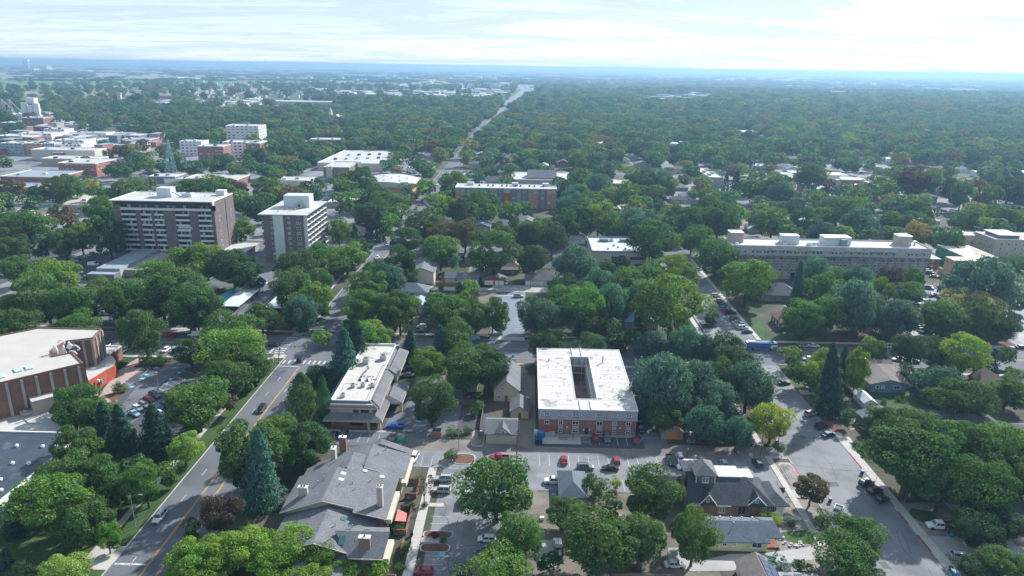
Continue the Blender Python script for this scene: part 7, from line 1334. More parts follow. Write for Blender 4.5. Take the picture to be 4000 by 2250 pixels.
# kerbed planting islands in the townhouse lot and flagstones
def island(x0, y0, x1, y1, m='mulch'): 
    b = MB(); n = 6; r = min(x1-x0, y1-y0)*.4; pts = []
    for cx, cy, a0 in ((x1-r,y1-r,0),(x0+r,y1-r,90),(x0+r,y0+r,180),(x1-r,y0+r,270)):
        for k in range(n): a_ = math.radians(a0+90*k/(n-1)); pts.append((cx+r*math.cos(a_), cy+r*math.sin(a_)))
    b.prism(pts, -.02, .15); o = b.build('kerbed_island', G['kerb']); o['kind'] = 'structure'; b = MB(); c = ((x0+x1)/2, (y0+y1)/2); b.prism([(c[0]+(p[0]-c[0])*.9, c[1]+(p[1]-c[1])*.9) for p in pts], .1, .19); o = b.build('island_soil', G[m]); o['kind'] = 'structure'
island(-19.2,172.6,-12.6,178.2); island(-22.6,140.6,-15.4,142.8); island(-22.6,135.4,-15.6,138.2); island(-14.6,182.4,-10.8,192,'gravel'); island(-38.8,181.2,-34.6,188.6,'gravel'); island(71.9,165.5,75.6,177.5,'gravel')
SM = mat('flagstone', (.42,.31,.25), .9, .15, .8); SM2 = mat('pale_garden_stone', (.52,.49,.45), .9, .15, .8)
def stones(lab, pts, m, n, r=(.25,.55), h=.15, name='garden_stones'):
    o = thing(name, lab, 'stones', (*pts[0], 0)); 
    for k in range(n):
        i = random.randrange(len(pts)-1); t = random.random(); x = pts[i][0]+(pts[i+1][0]-pts[i][0])*t+random.uniform(-.8,.8); y = pts[i][1]+(pts[i+1][1]-pts[i][1])*t+random.uniform(-.8,.8); s = random.uniform(*r); a0 = random.random()*6; q = MB(); m_ = random.choice((5,6,7)); q.prism([(x+s*math.cos(a0+2*math.pi*j/m_)*random.uniform(.7,1.1), y+s*.8*math.sin(a0+2*math.pi*j/m_)*random.uniform(.7,1.1)) for j in range(m_)], .0, h*random.uniform(.5,1.3)); q.build('stone', m, o)
stones('flagstones set in mulch at the foot of the big spruces', [(100.2,198),(105,199),(107.5,201),(104,203)], SM, 26, (.3,.6), .12)
stones('pale boulders edging the yellow bungalow garden', [(59,147),(61,143),(63,141),(66.5,142)], SM2, 30, (.25,.5), .5); stones('pale stones along the verge by the side street', [(72.5,151),(74.5,144),(74,139)], SM2, 24, (.2,.45), .4); stones('heap of pale rubble and clutter in the leafy back yard', [(20,148),(24,150),(28,148),(31,144)], SM2, 34, (.2,.5), .6)
# the lattice mast
def mast():
    x, y, _ = gp(673, 698); o = thing('lattice_mast', 'tall slim green steel lattice mast in the old town', 'radio mast', (x, y, 0)); H = 34; c = lambda z: 3.4*(1-z/H)+.9; zs = [H*i/9 for i in range(10)]
    for sx in (-1,1):
        for sy in (-1,1): b = MB(); b.bar((sx*c(0),sy*c(0),0),(sx*c(H),sy*c(H),H),.22,n=4); b.build('leg', W['tealroof'], o, local=True)
    for i in range(9):
        z0, z1 = zs[i], zs[i+1]; b = MB()
        for (ax, ay, bx, by) in ((-1,-1,1,-1),(1,-1,1,1),(1,1,-1,1),(-1,1,-1,-1)): b.bar((ax*c(z0),ay*c(z0),z0),(bx*c(z1),by*c(z1),z1),.10,n=4); b.bar((bx*c(z0),by*c(z0),z0),(ax*c(z1),ay*c(z1),z1),.10,n=4); b.bar((ax*c(z1),ay*c(z1),z1),(bx*c(z1),by*c(z1),z1),.10,n=4)
        b.build('cross_bracing', W['tealroof'], o, local=True)
    b = MB(); b.cyl(0,0,H,H+2,.9,n=8); b.build('aerial_head', W['bluegrey'], o, local=True)
mast()
# ---------------------------------------------------------------- trees
def leaf_mat(name, inst):
    m = bpy.data.materials.new(name); m.use_nodes = True; nt = m.node_tree; nt.nodes.clear(); nn = nt.nodes.new; L = nt.links.new
    if inst: s = nn('ShaderNodeAttribute'); s.attribute_type = 'INSTANCER'; s.attribute_name = 'tint'; col = s.outputs['Color']
    else: s = nn('ShaderNodeObjectInfo'); col = s.outputs['Color']
    g = nn('ShaderNodeNewGeometry'); r = nn('ShaderNodeMapRange'); r.inputs[3].default_value = .62; r.inputs[4].default_value = 1.42; L(g.outputs['Random Per Island'], r.inputs[0])
    tc = nn('ShaderNodeTexCoord'); n = nn('ShaderNodeTexNoise'); n.inputs['Scale'].default_value = 4.5; n.inputs['Detail'].default_value = 3; L(tc.outputs['Object'], n.inputs['Vector'])
    hs = nn('ShaderNodeHueSaturation'); L(col, hs.inputs['Color']); L(r.outputs[0], hs.inputs['Value'])
    h = nn('ShaderNodeMapRange'); h.inputs[1].default_value = .35; h.inputs[2].default_value = .65; h.inputs[3].default_value = .475; h.inputs[4].default_value = .525; L(n.outputs[0], h.inputs[0]); L(h.outputs[0], hs.inputs['Hue'])
    d = nn('ShaderNodeBsdfDiffuse'); L(hs.outputs[0], d.inputs[0]); t = nn('ShaderNodeBsdfTranslucent'); tm = nn('ShaderNodeMix'); tm.data_type = 'RGBA'; tm.blend_type = 'MULTIPLY'; tm.inputs[0].default_value = 1; L(hs.outputs[0], tm.inputs[6]); tm.inputs[7].default_value = (1.5, 1.5, .6, 1); L(tm.outputs[2], t.inputs[0])
    gl = nn('ShaderNodeBsdfGlossy'); gl.inputs['Roughness'].default_value = .6; gl.inputs[0].default_value = (.8,.85,.9,1)
    x = nn('ShaderNodeMixShader'); x.inputs[0].default_value = .36; L(d.outputs[0], x.inputs[1]); L(t.outputs[0], x.inputs[2])
    y = nn('ShaderNodeMixShader'); y.inputs[0].default_value = .012; L(x.outputs[0], y.inputs[1]); L(gl.outputs[0], y.inputs[2])
    o = nn('ShaderNodeOutputMaterial'); L(y.outputs[0], o.inputs[0]); return m
LEAF = leaf_mat('leaves', False); LEAFI = leaf_mat('distant_leaves', True); BARK = mat('bark', (.085,.068,.055), .95, .2, 2)
def quads(P_, Nn, size, rng, asp=1.5, mats=LEAF, name='crown'):
    n = len(P_); Nn = Nn/np.linalg.norm(Nn, axis=1, keepdims=True); a = np.cross(Nn, rng.normal(size=(n,3))); a /= np.linalg.norm(a, axis=1, keepdims=True); b = np.cross(Nn, a)
    s = (size*rng.uniform(.65,1.35,n))[:, None]; bend = Nn*s*.25
    V = np.stack([P_-a*s*asp-bend*0, P_-b*s*.75+bend, P_+a*s*asp, P_+b*s*.75+bend], 1).reshape(-1,3)
    me = bpy.data.meshes.new(name); me.vertices.add(4*n); me.vertices.foreach_set('co', V.astype(np.float32).ravel()); me.loops.add(4*n); me.loops.foreach_set('vertex_index', np.arange(4*n, dtype=np.int32))
    me.polygons.add(n); me.polygons.foreach_set('loop_start', np.arange(0,4*n,4,dtype=np.int32)); me.polygons.foreach_set('loop_total', np.full(n,4,dtype=np.int32)); me.materials.append(mats); me.update(); me.validate(); return me
def broad(seed, n, size, nl=18, zc=.60, rx=.34, rz=.31, lr=(.11,.20), flat=1.0, mats=LEAF, droop=0.0, vase=0.0, open_=0.0):
    rng = np.random.default_rng(seed); C, R = [], []
    while len(C) < nl:
        v = rng.normal(size=3); v /= np.linalg.norm(v); rad = rng.uniform(.35,1)**.5
        p = np.array([v[0]*rx*rad, v[1]*rx*rad, zc+v[2]*rz*rad])
        if vase and p[2] < zc: p[:2] *= 1-vase*(zc-p[2])/rz
        C.append(p); R.append(rng.uniform(*lr)*(1.15 if p[2] > zc else .9))
    C, R = np.array(C), np.array(R); out_p, out_n = [], []; tot = 0
    while tot < n:
        k = rng.integers(0, nl, 4096); v = rng.normal(size=(4096,3)); v[:,2] += .25; v /= np.linalg.norm(v, axis=1, keepdims=True)
        f = rng.uniform(.72,1.08,4096)[:,None]; p = C[k]+v*(R[k][:,None])*f*np.array([1,1,.82*flat])
        d = np.linalg.norm((p[:,None,:]-C[None])/np.array([1,1,.82*flat]), axis=2)/R[None]; ok = (d < .70).sum(1) == 0
        w = np.sin(p[:,0]*31+seed)*np.sin(p[:,1]*29+seed*2)*np.sin(p[:,2]*33); ok &= w < (.75-open_)
        if droop: p[:,2] -= droop*rng.uniform(0,1,4096)**2*.35
        ok &= (p[:,2] > .12) & (p[:,2] < 1.0)
        nv = v+rng.normal(size=(4096,3))*.55; nv[:,2] += .15
        out_p.append(p[ok]); out_n.append(nv[ok]); tot += int(ok.sum())
    p, nv = np.concatenate(out_p)[:n], np.concatenate(out_n)[:n]
    top = p[:,2].max(); p[:,2] *= 1/top; wd = np.percentile(np.hypot(p[:,0],p[:,1]), 94); p[:,:2] *= .50/wd
    return quads(p, nv, size, rng, 1.9 if droop else 1.3, mats), C
def cone(seed, n, size, power=.8, mats=LEAF, tip=.02, base=.05):
    rng = np.random.default_rng(seed); nb = 26; zs = np.sort(rng.uniform(base,.99,n)**1.15); lay = np.floor(zs*nb)/nb+.02
    a = rng.uniform(0,2*math.pi,n); na = 9+ (lay*0); arm = np.round(a/(2*math.pi)*na)/na*2*math.pi+lay*40; a = arm+rng.normal(size=n)*.16
    rmax = .47*(1-lay)**power*(1+.16*np.sin(arm*3+lay*50)+.16*np.sin(arm*7+lay*90+seed))+tip; t = rng.uniform(.15,1,n)**.6; r = rmax*t
    z = lay+.05*(1-t)-.035*t*(1-lay)+rng.normal(size=n)*.006
    p = np.stack([r*np.cos(a), r*np.sin(a), np.clip(z,.03,1)],1); nv = np.stack([np.cos(a)*.5, np.sin(a)*.5, np.full(n,.75)],1)+rng.normal(size=(n,3))*.45
    p[:,2] /= p[:,2].max(); return quads(p, nv, size, rng, 1.7, mats)
def column(seed, n, size, mats=LEAF):
    rng = np.random.default_rng(seed); z = rng.uniform(.03,1,n); a = rng.uniform(0,2*math.pi,n); r = .46*np.sin(np.pi*np.clip(z,.05,1)**.75)**.6*(1+.16*np.sin(a*3+z*22))*rng.uniform(.72,1.02,n)
    p = np.stack([r*np.cos(a), r*np.sin(a), z],1); nv = np.stack([np.cos(a), np.sin(a), np.full(n,.35)],1)+rng.normal(size=(n,3))*.5; return quads(p, nv, size, rng, 1.4, mats)
def twigs(seed, n):
    rng = np.random.default_rng(seed); b = MB()
    for i in range(n):
        a = rng.uniform(0,2*math.pi); e = rng.uniform(.4,1.2); l = rng.uniform(.3,.62); p = Vector((0,0,rng.uniform(.1,.35))); q = p+Vector((math.cos(a)*math.cos(e),math.sin(a)*math.cos(e),math.sin(e)))*l; b.bar(p,q,.018,.006,n=4)
        for _ in range(4): u = p.lerp(q, rng.uniform(.4,1)); b.bar(u, u+Vector(rng.normal(size=3))*.09+Vector((0,0,.05)), .006,.003,n=3)
    return b.mesh('twigs', BARK)
def trunk_mesh(C, r=.028, top=.55, name='trunk'):
    b = MB(); b.bar((0,0,-.02),(0,0,.22),r*1.35,r,8); b.bar((0,0,.22),(.01,.01,top),r,r*.4,7)
    for c in list(C)[::3][:7]: p = Vector((0,0,.18+.12*random.random())); q = Vector(c); m = p.lerp(q,.55)+Vector((0,0,.03)); b.bar(p,m,r*.55,r*.38,6); b.bar(m,q,r*.38,r*.12,5)
    return b.mesh(name, BARK)
SHAPES = {}
def add_shape(k, crown, trunk): SHAPES.setdefault(k, []).append((crown, trunk))
for s in range(6): c, C = broad(100+s, 12000, .0150, 38, .56, .36, .36, (.065,.17), 1, LEAF, 0, 0, .06); add_shape('broad', c, trunk_mesh(C))
for s in range(3): c, C = broad(150+s, 12000, .0150, 40, .58, .37, .31, (.075,.135), .8, LEAF, 0, .2, .06); add_shape('elm', c, trunk_mesh(C, .03, .5))
for s in range(2): c, C = broad(170+s, 12000, .0140, 36, .55, .35, .37, (.08,.14), 1.1, LEAF, .45, 0, .03); add_shape('willow', c, trunk_mesh(C))
for s in range(3): add_shape('spruce', cone(200+s, 8500, .017, .66), trunk_mesh([], .02, .9))
for s in range(2): add_shape('pine', cone(220+s, 7500, .018, .5), trunk_mesh([], .022, .9))
add_shape('juniper', column(240, 4200, .02), trunk_mesh([], .02, .5)); add_shape('column', column(241, 5200, .019), trunk_mesh([], .02, .6))
for s in range(2): c, C = broad(260+s, 2600, .024, 16, .48, .34, .36, (.12,.2)); add_shape('bush', c, trunk_mesh(C, .02, .4))
c, C = broad(280, 1500, .017, 22, .6, .36, .32, (.06,.12), 1, LEAF, 0, .2, .3); add_shape('thin', c, trunk_mesh(C, .022, .6)); add_shape('bare', twigs(290, 26), trunk_mesh([], .03, .3))
TINT = {'g': (0.081,0.161,0.047), 'dg': (0.050,0.107,0.046), 'bg': (0.096,0.224,0.045), 'bright': (0.165,0.285,0.045), 'yg': (0.135,0.245,0.055), 'y': (0.219,0.333,0.077), 'olive': (0.082,0.144,0.050), 'yolive': (0.121,0.215,0.043), 'gg': (0.074,0.162,0.133), 'willow': (0.080,0.162,0.143), 'elm': (0.065,0.128,0.045),
 'purple': (0.089,0.070,0.060), 'purplebush': (0.165,0.030,0.098), 'brown': (0.121,0.114,0.060), 'spruce': (0.042,0.110,0.095), 'bluespruce': (0.075,0.168,0.173), 'dpine': (0.029,0.089,0.065), 'tan': (0.345,0.337,0.161), 'lime': (0.170,0.260,0.045), 'ylime': (0.300,0.385,0.045), 'golden': (0.330,0.298,0.055), 'orange': (0.247,0.188,0.065), 'juniper': (0.049,0.156,0.082), 'bush': (0.081,0.151,0.051), 'ybush': (0.252,0.337,0.043), 'ybrown': (0.165,0.179,0.108), 'bare': (0.165,0.158,0.130)}
SHAPE_OF = {'spruce':'spruce','bluespruce':'spruce','dpine':'pine','elm':'elm','willow':'willow','gg':'willow','juniper':'juniper','bush':'bush','ybush':'bush','purplebush':'bush','ybrown':'bush','bare':'bare'}
ASP = {'spruce':1.8,'bluespruce':1.8,'dpine':1.6,'bush':.8,'ybush':.8}
WORD = {'g':'mid green broadleaf tree','dg':'dark green broadleaf tree','bg':'fresh green broadleaf tree','bright':'bright yellow-green maple','yg':'light green broadleaf tree','y':'yellowing broadleaf tree','olive':'olive green tree','yolive':'olive and yellow tree','gg':'grey-green tree','willow':'grey-green feathery tree','elm':'spreading dark green tree','purple':'purple-brown tree','purplebush':'purple-red shrub','brown':'brownish tree','spruce':'dark spruce','bluespruce':'blue-green spruce','dpine':'dark pine','tan':'straw-coloured tree','lime':'lime green tree','ylime':'brilliant yellow-lime tree','golden':'golden yellow tree','orange':'orange-brown tree','juniper':'columnar juniper','bush':'rounded green shrub','ybush':'yellow-green shrub','ybrown':'brownish shrub','bare':'bare twiggy shrub'}
NAME = {'spruce':'spruce_tree','bluespruce':'spruce_tree','dpine':'pine_tree','bush':'shrub','ybush':'shrub','purplebush':'shrub','ybrown':'shrub','bare':'shrub','juniper':'juniper_tree'}
TAB = '''232 1783 199 g;356 1787 178 g;414 1865 137 g;178 1865 248 yg;340 1965 174 g;410 2041 87 bg 1.6;236 2174 161 y;29 1969 79 spruce;17 2139 70 spruce 1.4;398 1567 108 spruce;468 1575 112 spruce;592 1582 145 spruce 1.45;716 1696 120 y 1.1;555 1799 137 g 1.5;642 1811 79 g 1.4;865 1654 248 elm 1.2;928 1787 124 elm 1.4;994 1675 166 bluespruce 2.0;841 1936 137 purple 1.35;671 2114 137 olive 0.8;613 2159 108 olive 0.8;745 2031 62 olive 1.6;716 2130 178 bright 0.9;861 2089 157 bright 1.0;965 2081 174 bright 1.0;646 2201 149 bright 0.8;807 2168 166 bright 0.8;83 2201 108 dg 0.8;513 1787 83 dg 1.2;286 1493 166 g 1.1;286 1675 166 g 1.2;352 1555 137 g 1.1;1012 2068 124 bright 1.0;1137 2064 174 bright 1.0;1257 2118 108 bright 1.3;1062 2139 174 bright 0.8;1199 2197 174 bright 0.7;1340 2192 108 bright 0.9;1468 2192 83 bright 1.0;1398 2197 62 y 0.9;1186 1662 166 dg 1.15;1075 1675 149 g 1.5;1025 1625 137 yolive 1.2;1248 1704 79 dg 1.0;1940 1791 265 g 1.05;2027 2002 190 g 1.2;1952 2143 207 yg 0.9;1803 2215 79 g 0.8;1654 1853 83 purple 1.5;1538 2014 41 bush 1.0;1580 2019 33 bush 1.0;1600 1961 37 bush 0.8;1580 2118 50 bush 0.9;1567 2201 37 bush 0.9;1700 2077 33 purplebush 0.8;1762 1751 54 bush 0.9;1729 2097 29 bush 0.7;1658 1961 29 bush 0.6;1555 2043 54 bush 0.6;2331 1851 104 bush 0.85;2408 1857 37 ybush 1.6;2534 1832 215 olive 1.05;2203 1948 141 g 0.95;2306 1946 66 bare 1.0;2385 1948 91 g 1.0;2331 2010 257 g 1.0;2518 2014 174 g 1.15;2720 1994 166 g 1.5;2141 2159 95 dg 0.9;2398 1919 25 purplebush 1.3;2671 2006 83 g 1.8;2994 2002 46 ybush 1.0;2981 2180 50 gg 0.7;2928 2209 58 gg 0.7;3385 1675 306 elm 0.95;3600 1654 282 elm 1.0;3787 1662 257 g 1.0;3944 1675 215 g 1.1;3530 1787 174 elm 1.1;3696 1807 199 elm 1.1;3861 1795 232 g 1.1;3981 1787 174 g 1.2;3178 1857 116 brown 1.15;3219 1994 77 bush 0.9;3364 2021 203 g 0.95;3306 2101 215 g 0.95;3455 2201 108 dg 0.9;3828 2002 166 dg 0.9;3961 2010 124 dg 0.9;3824 2184 137 dg 0.6;3940 2145 137 g 1.0;3994 2184 83 gg 1.0;3046 1720 46 bush 1.1;3025 2006 62 ybush 0.8;3033 1869 54 bare 1.2;3095 2025 33 bush 0.9;3025 2184 99 gg 0.7;3141 2201 91 g 0.8;3062 1954 25 ybush 0.6;3248 2077 25 ybush 0.7;25 1175 137 g 1.1;124 1167 149 g 1.1;232 1142 157 g 1.15;327 1200 141 g 1.15;398 1133 116 g 1.6;551 1204 141 olive 1.5;700 1150 137 dg 1.4;737 1318 108 dg 1.2;890 1272 224 yolive 1.0;874 1398 149 g 1.15;758 1487 215 g 1.0;911 1204 174 g 1.0;265 1552 128 g 1.2;364 1556 137 g 1.1;451 1490 39 bush 1.2;484 1506 29 ybush 0.8;580 1378 79 bush 0.6;634 1382 62 bush 0.7;393 1353 54 ybrown 0.8;431 1357 33 bush 0.9;890 1535 70 brown 1.3;990 1394 95 g 1.2;986 1626 95 olive 1.2;952 1461 66 g 1.2;745 1158 124 g 1.4;472 1407 37 bush 0.7;1017 1183 108 g 1.1;1058 1249 37 g 1.3;1097 1233 37 y 1.6;1207 1158 133 gg 1.1;1265 1138 124 yolive 0.9;1335 1175 108 yg 1.25;1451 1227 145 yolive 1.05;1538 1133 141 dg 1.2;1596 1287 87 spruce 1.5;1331 1283 141 bluespruce 1.7;1385 1254 108 dpine 1.9;1257 1287 70 yg 1.1;1232 1423 79 dg 1.5;1255 1463 50 juniper 4.2;1166 1454 112 olive 1.85;1671 1361 128 yolive 1.1;1683 1473 161 olive 1.3;1820 1349 174 g 1.2;1911 1361 145 dg 1.25;1890 1336 95 g 1.2;1787 1212 137 g 1.15;1729 1266 99 bluespruce 1.5;1853 1204 104 g 1.3;1923 1154 95 g 1.6;1952 1233 75 g 0.9;1766 1150 133 g 1.1;1704 1158 104 g 1.0;1865 1564 46 g 1.1;1828 1663 37 bush 0.8;1770 1670 62 bush 0.5;1857 1589 33 bush 1.2;1041 1618 108 g 1.2;1091 1639 83 yolive 1.1;1174 1653 141 dg 1.1;1012 1382 91 g 1.2;1265 1432 50 dg 1.5;1567 1539 25 bush 0.8;2104 1150 141 gg 1.15;2199 1167 83 gg 1.2;2286 1109 141 bg 1.35;2141 1254 133 dg 0.95;2265 1233 104 dg 1.2;2306 1274 108 dg 1.1;2398 1245 62 g 1.2;2418 1287 95 dg 1.0;2464 1287 83 g 1.0;2509 1191 54 olive 2.0;2646 1092 257 yg 1.05;2783 1212 54 dg 1.1;2547 1283 116 gg 1.2;2679 1262 116 gg 1.4;2741 1274 99 gg 1.3;2853 1278 141 dg 0.9;2894 1357 157 dg 0.9;2613 1382 232 willow 1.1;2725 1407 166 willow 1.2;2812 1394 149 dg 1.2;2932 1415 190 willow 1.1;2812 1481 174 willow 1.1;2605 1560 141 g 0.95;2762 1581 137 gg 1.2;2886 1626 99 gg 1.5;2075 1419 46 bush 0.9;2509 1535 91 willow 1.3;2356 1237 54 bright 1.0;2505 1287 33 dg 1.2;3025 1577 141 ylime 1.15;3153 1171 137 g 1.2;3248 1154 124 g 1.4;3360 1088 166 willow 1.35;3518 1167 141 willow 1.2;3530 1274 99 dg 1.5;3468 1287 46 brown 1.0;3704 1171 174 g 0.95;3832 1175 137 dg 1.2;3807 1129 174 tan 0.8;3095 1355 79 yolive 1.1;3124 1415 79 g 1.3;3232 1365 108 lime 1.3;3178 1407 108 lime 1.2;3360 1361 83 lime 2.4;3269 1345 120 spruce 2.4;3306 1353 75 spruce 2.4;3414 1309 91 g 1.4;3402 1316 50 y 1.2;3679 1316 133 dg 1.0;3783 1299 153 lime 1.25;3890 1361 58 spruce 1.6;3940 1349 62 olive 1.5;3547 1419 50 dg 1.9;3609 1465 87 gg 0.9;3704 1436 133 gg 0.9;3683 1506 137 g 0.8;3787 1481 182 olive 1.0;3952 1465 108 olive 1.2;3981 1523 83 olive 1.2;3315 1599 50 gg 1.6;3455 1589 137 g 0.9;3588 1597 166 g 0.9;3807 1651 207 yg 0.8;3952 1672 166 yg 0.9;3923 1212 124 dg 1.0;3965 1436 62 g 1.2;3600 1436 50 g 1.4;3455 1556 25 bush 0.7;3513 1548 25 bush 0.7;3828 1398 62 dg 1.2;3232 1398 83 lime 1.6;33 696 104 brown 0.9;8 749 70 g 1.0;352 696 56 golden 1.25;215 683 108 g 1.2;265 675 99 g 1.2;373 725 83 g 1.0;431 733 83 g 0.9;497 691 124 g 1.0;563 696 75 g 0.9;116 762 75 dg 1.1;385 762 112 bg 1.1;83 811 174 g 0.95;25 828 133 g 1.0;265 836 66 brown 1.2;306 865 108 yolive 1.2;240 890 120 olive 1.1;137 915 79 gg 1.4;414 849 120 dg 1.45;364 840 75 olive 1.2;62 990 99 g 1.3;195 1010 186 yolive 1.0;137 1068 174 g 1.1;745 950 186 yolive 0.9;621 1010 174 yolive 0.8;683 1048 207 g 1.0;489 1072 178 g 1.05;377 1081 95 yolive 1.2;621 1085 174 g 1.0;737 1118 166 g 1.1;290 1126 149 g 1.0;451 1105 137 g 1.1;559 1126 141 g 1.1;25 1159 124 g 1.1;99 1168 157 g 1.0;215 1151 174 g 1.0;331 1197 137 g 1.0;932 849 99 yg 1.1;965 770 79 dg 1.2;907 696 108 brown 1.0;828 683 145 g 0.9;745 691 137 g 0.8;903 969 157 dg 1.0;973 1023 124 dg 1.0;845 981 83 g 1.1;25 882 108 olive 1.1;41 919 108 olive 1.2;940 1031 83 dg 1.2;12 1010 62 g 1.1;725 1159 141 gg 1.0;778 1147 66 brown 0.8;1041 687 108 g 1.0;1025 749 95 g 0.9;1095 712 83 g 0.9;1166 725 58 dg 1.2;1219 700 83 dg 1.0;1335 671 62 brown 1.1;1402 650 99 g 1.1;1356 700 83 yolive 0.9;1344 745 95 g 1.0;1398 737 83 g 1.0;1468 716 104 dg 1.0;1592 712 58 gg 0.9;1658 696 75 bg 1.1;1571 745 33 brown 1.3;1617 749 33 brown 1.3;1596 758 41 g 1.6;1770 671 95 yolive 1.1;1704 754 83 yolive 1.1;1513 745 133 g 0.9;1447 774 137 dg 1.0;1551 799 83 g 1.2;1518 836 62 bg 1.6;1319 849 83 yolive 1.4;1476 807 50 dpine 2.6;1385 882 75 dpine 1.5;1439 878 46 dpine 1.4;1439 927 99 dg 1.1;1352 948 137 yg 0.9;1248 948 99 bg 1.2;1157 973 149 olive 1.0;1298 994 108 yolive 0.9;1393 1010 137 g 1.0;1137 1052 149 g 1.1;1244 1043 99 olive 1.2;1501 1019 141 gg 1.1;1435 1048 145 g 1.3;1277 1097 137 yolive 1.1;1178 1143 124 gg 1.1;1447 1126 166 g 1.0;1567 956 108 dg 1.6;1588 882 108 dg 1.2;1650 820 133 olive 0.9;1687 803 83 g 1.2;1679 886 54 brown 1.1;1720 915 133 yg 1.05;1737 861 137 brown 0.8;1816 849 99 brown 1.4;1766 985 79 gg 1.0;1932 890 174 g 1.15;1853 741 99 g 1.0;1807 770 108 dg 1.2;1911 791 87 g 1.0;1915 754 70 g 1.0;1986 791 75 g 1.0;1795 1101 54 dpine 1.4;1832 1089 66 yg 1.2;1812 1134 104 g 1.0;1766 1172 137 g 1.0;1704 1139 91 g 1.1;1555 1159 137 g 1.2;1621 1155 58 yg 1.1;1725 1105 25 g 1.3;1592 973 66 dpine 2.2;1965 874 91 olive 1.3;1261 1188 54 yolive 1.0;2017 791 54 yg 1.2;2058 787 50 g 1.2;2077 822 31 bluespruce 1.3;2166 828 25 bluespruce 1.3;2203 691 79 dg 1.3;2269 658 91 g 1.1;2348 675 104 gg 1.0;2253 716 99 gg 1.0;2236 749 112 gg 1.0;2315 745 108 olive 1.0;2398 729 83 yg 1.0;2455 704 83 yg 1.3;2476 650 104 g 1.1;2513 725 50 g 1.3;2567 720 75 olive 1.0;2625 696 46 yg 1.7;2588 658 108 gg 1.0;2501 762 83 bg 1.1;2576 774 70 dg 1.2;2754 729 137 g 1.0;2841 671 37 dpine 2.0;2882 667 58 dpine 1.6;2940 667 91 g 1.0;2932 700 83 g 1.1;2638 795 133 g 1.0;2712 799 133 g 1.0;2812 791 141 g 1.0;2886 799 75 yg 1.2;2969 820 83 g 1.2;2340 783 116 lime 1.3;2257 803 120 dg 1.1;2207 828 108 dg 1.2;2095 849 137 g 1.0;2157 869 108 dg 1.2;2054 874 99 dg 1.2;2008 840 50 olive 1.5;2389 824 99 g 1.3;2290 832 83 bg 1.3;2476 807 108 gg 1.2;2530 816 124 gg 1.1;2563 857 174 g 1.1;2663 882 108 g 1.0;2745 882 124 g 1.1;2774 923 137 g 1.25;2083 952 108 dg 1.3;2244 952 153 gg 1.1;2373 1010 54 g 1.2;2427 998 66 g 1.0;2340 1039 133 gg 1.1;2447 1043 141 g 1.0;2530 1019 141 g 1.0;2646 985 141 yolive 1.0;2671 1035 133 yolive 1.0;2207 1072 116 dg 1.0;2219 1110 137 g 0.9;2393 1105 141 gg 1.2;2505 1089 137 gg 1.2;2928 1010 190 yolive 1.0;2973 1019 124 g 1.1;2025 886 66 g 1.3;3041 667 116 g 1.1;3050 704 99 gg 1.1;3174 633 108 g 1.1;3228 696 62 purple 1.1;3323 708 66 g 1.0;3302 720 83 gg 1.0;3364 733 95 g 1.0;3455 679 108 g 0.8;3580 650 116 purple 1.3;3642 654 91 olive 1.3;3518 650 83 olive 1.3;3489 708 104 g 0.8;3571 712 83 g 0.9;3712 687 75 dg 1.3;3770 696 83 olive 1.5;3836 700 62 brown 1.8;3890 725 70 olive 1.5;3952 687 124 dg 1.0;3981 737 50 olive 1.3;3112 766 108 gg 1.0;3203 754 70 olive 1.2;3137 811 99 dg 1.1;3025 811 112 g 1.1;3232 807 83 g 1.2;3265 762 124 gg 1.0;3340 766 137 g 1.0;3364 807 124 gg 1.1;3224 853 91 gg 1.2;3298 878 99 yolive 0.9;3099 874 75 g 1.1;3513 766 108 g 0.9;3592 766 108 g 0.9;3497 816 99 olive 1.0;3588 824 95 olive 1.1;3596 861 95 orange 1.2;3634 807 75 dg 1.2;3663 882 79 g 1.3;3720 886 104 g 1.2;3489 882 66 g 0.9;3803 811 99 olive 1.1;3907 795 112 g 1.1;3973 816 104 g 1.1;3882 708 41 g 1.0;3816 749 41 g 1;3190 998 124 gg 1.25;3232 1056 137 g 1.1;3282 1039 95 g 1.1;3364 1031 108 gg 1.1;3447 1077 99 yolive 1.3;3497 1031 95 purple 1.4;3567 1035 91 bg 1.2;3555 1097 116 g 0.8;3137 1019 70 bluespruce 2.6;3369 1097 153 willow 1.3;3153 1172 137 g 1.0;3236 1155 99 g 1.2;3683 1110 37 gg 1.1;3878 994 224 willow 1.1;3981 994 95 g 1.2;3778 1126 174 tan 0.75;3683 1176 137 g 1.0;3518 1172 137 gg 1.0;3422 1172 75 g 1.2;3986 1139 66 willow 1.3'''
rows = []
for t in TAB.split(';'):
    a = t.split(); k = a[3]; rows.append((float(a[0]), float(a[1]), float(a[2]), k, float(a[4]) if len(a) > 4 else ASP.get(k, 1.05)))
WOOD = []                                # x, y, width, height, tint, prototype of every tree that is only one of a mass
def solve(px, top, w, asp):
    h = 10.0
    for _ in range(12): x, y, _z = P(px, top+2, h); wm = 1.08*w/Q(x, y, h*.7)[2]; h = .6*h+.4*min(wm*asp*.95, 60)
    return x, y, wm, h
trees = [(r, solve(*r[:3], r[4])) for r in rows]
is_tree = lambda k: NAME.get(k, 'tree') != 'shrub'
order = sorted([i for i, t in enumerate(trees) if is_tree(t[0][3])], key=lambda i: -trees[i][0][2]**2*trees[i][0][4]); keep = set(order[:300])
jit = lambda c, u: (lambda v: [c[0]*v*u(.92,1.08), c[1]*v, c[2]*v*u(.9,1.1)])(u(.82,1.18))
tr = random.Random(5); cnt = 0
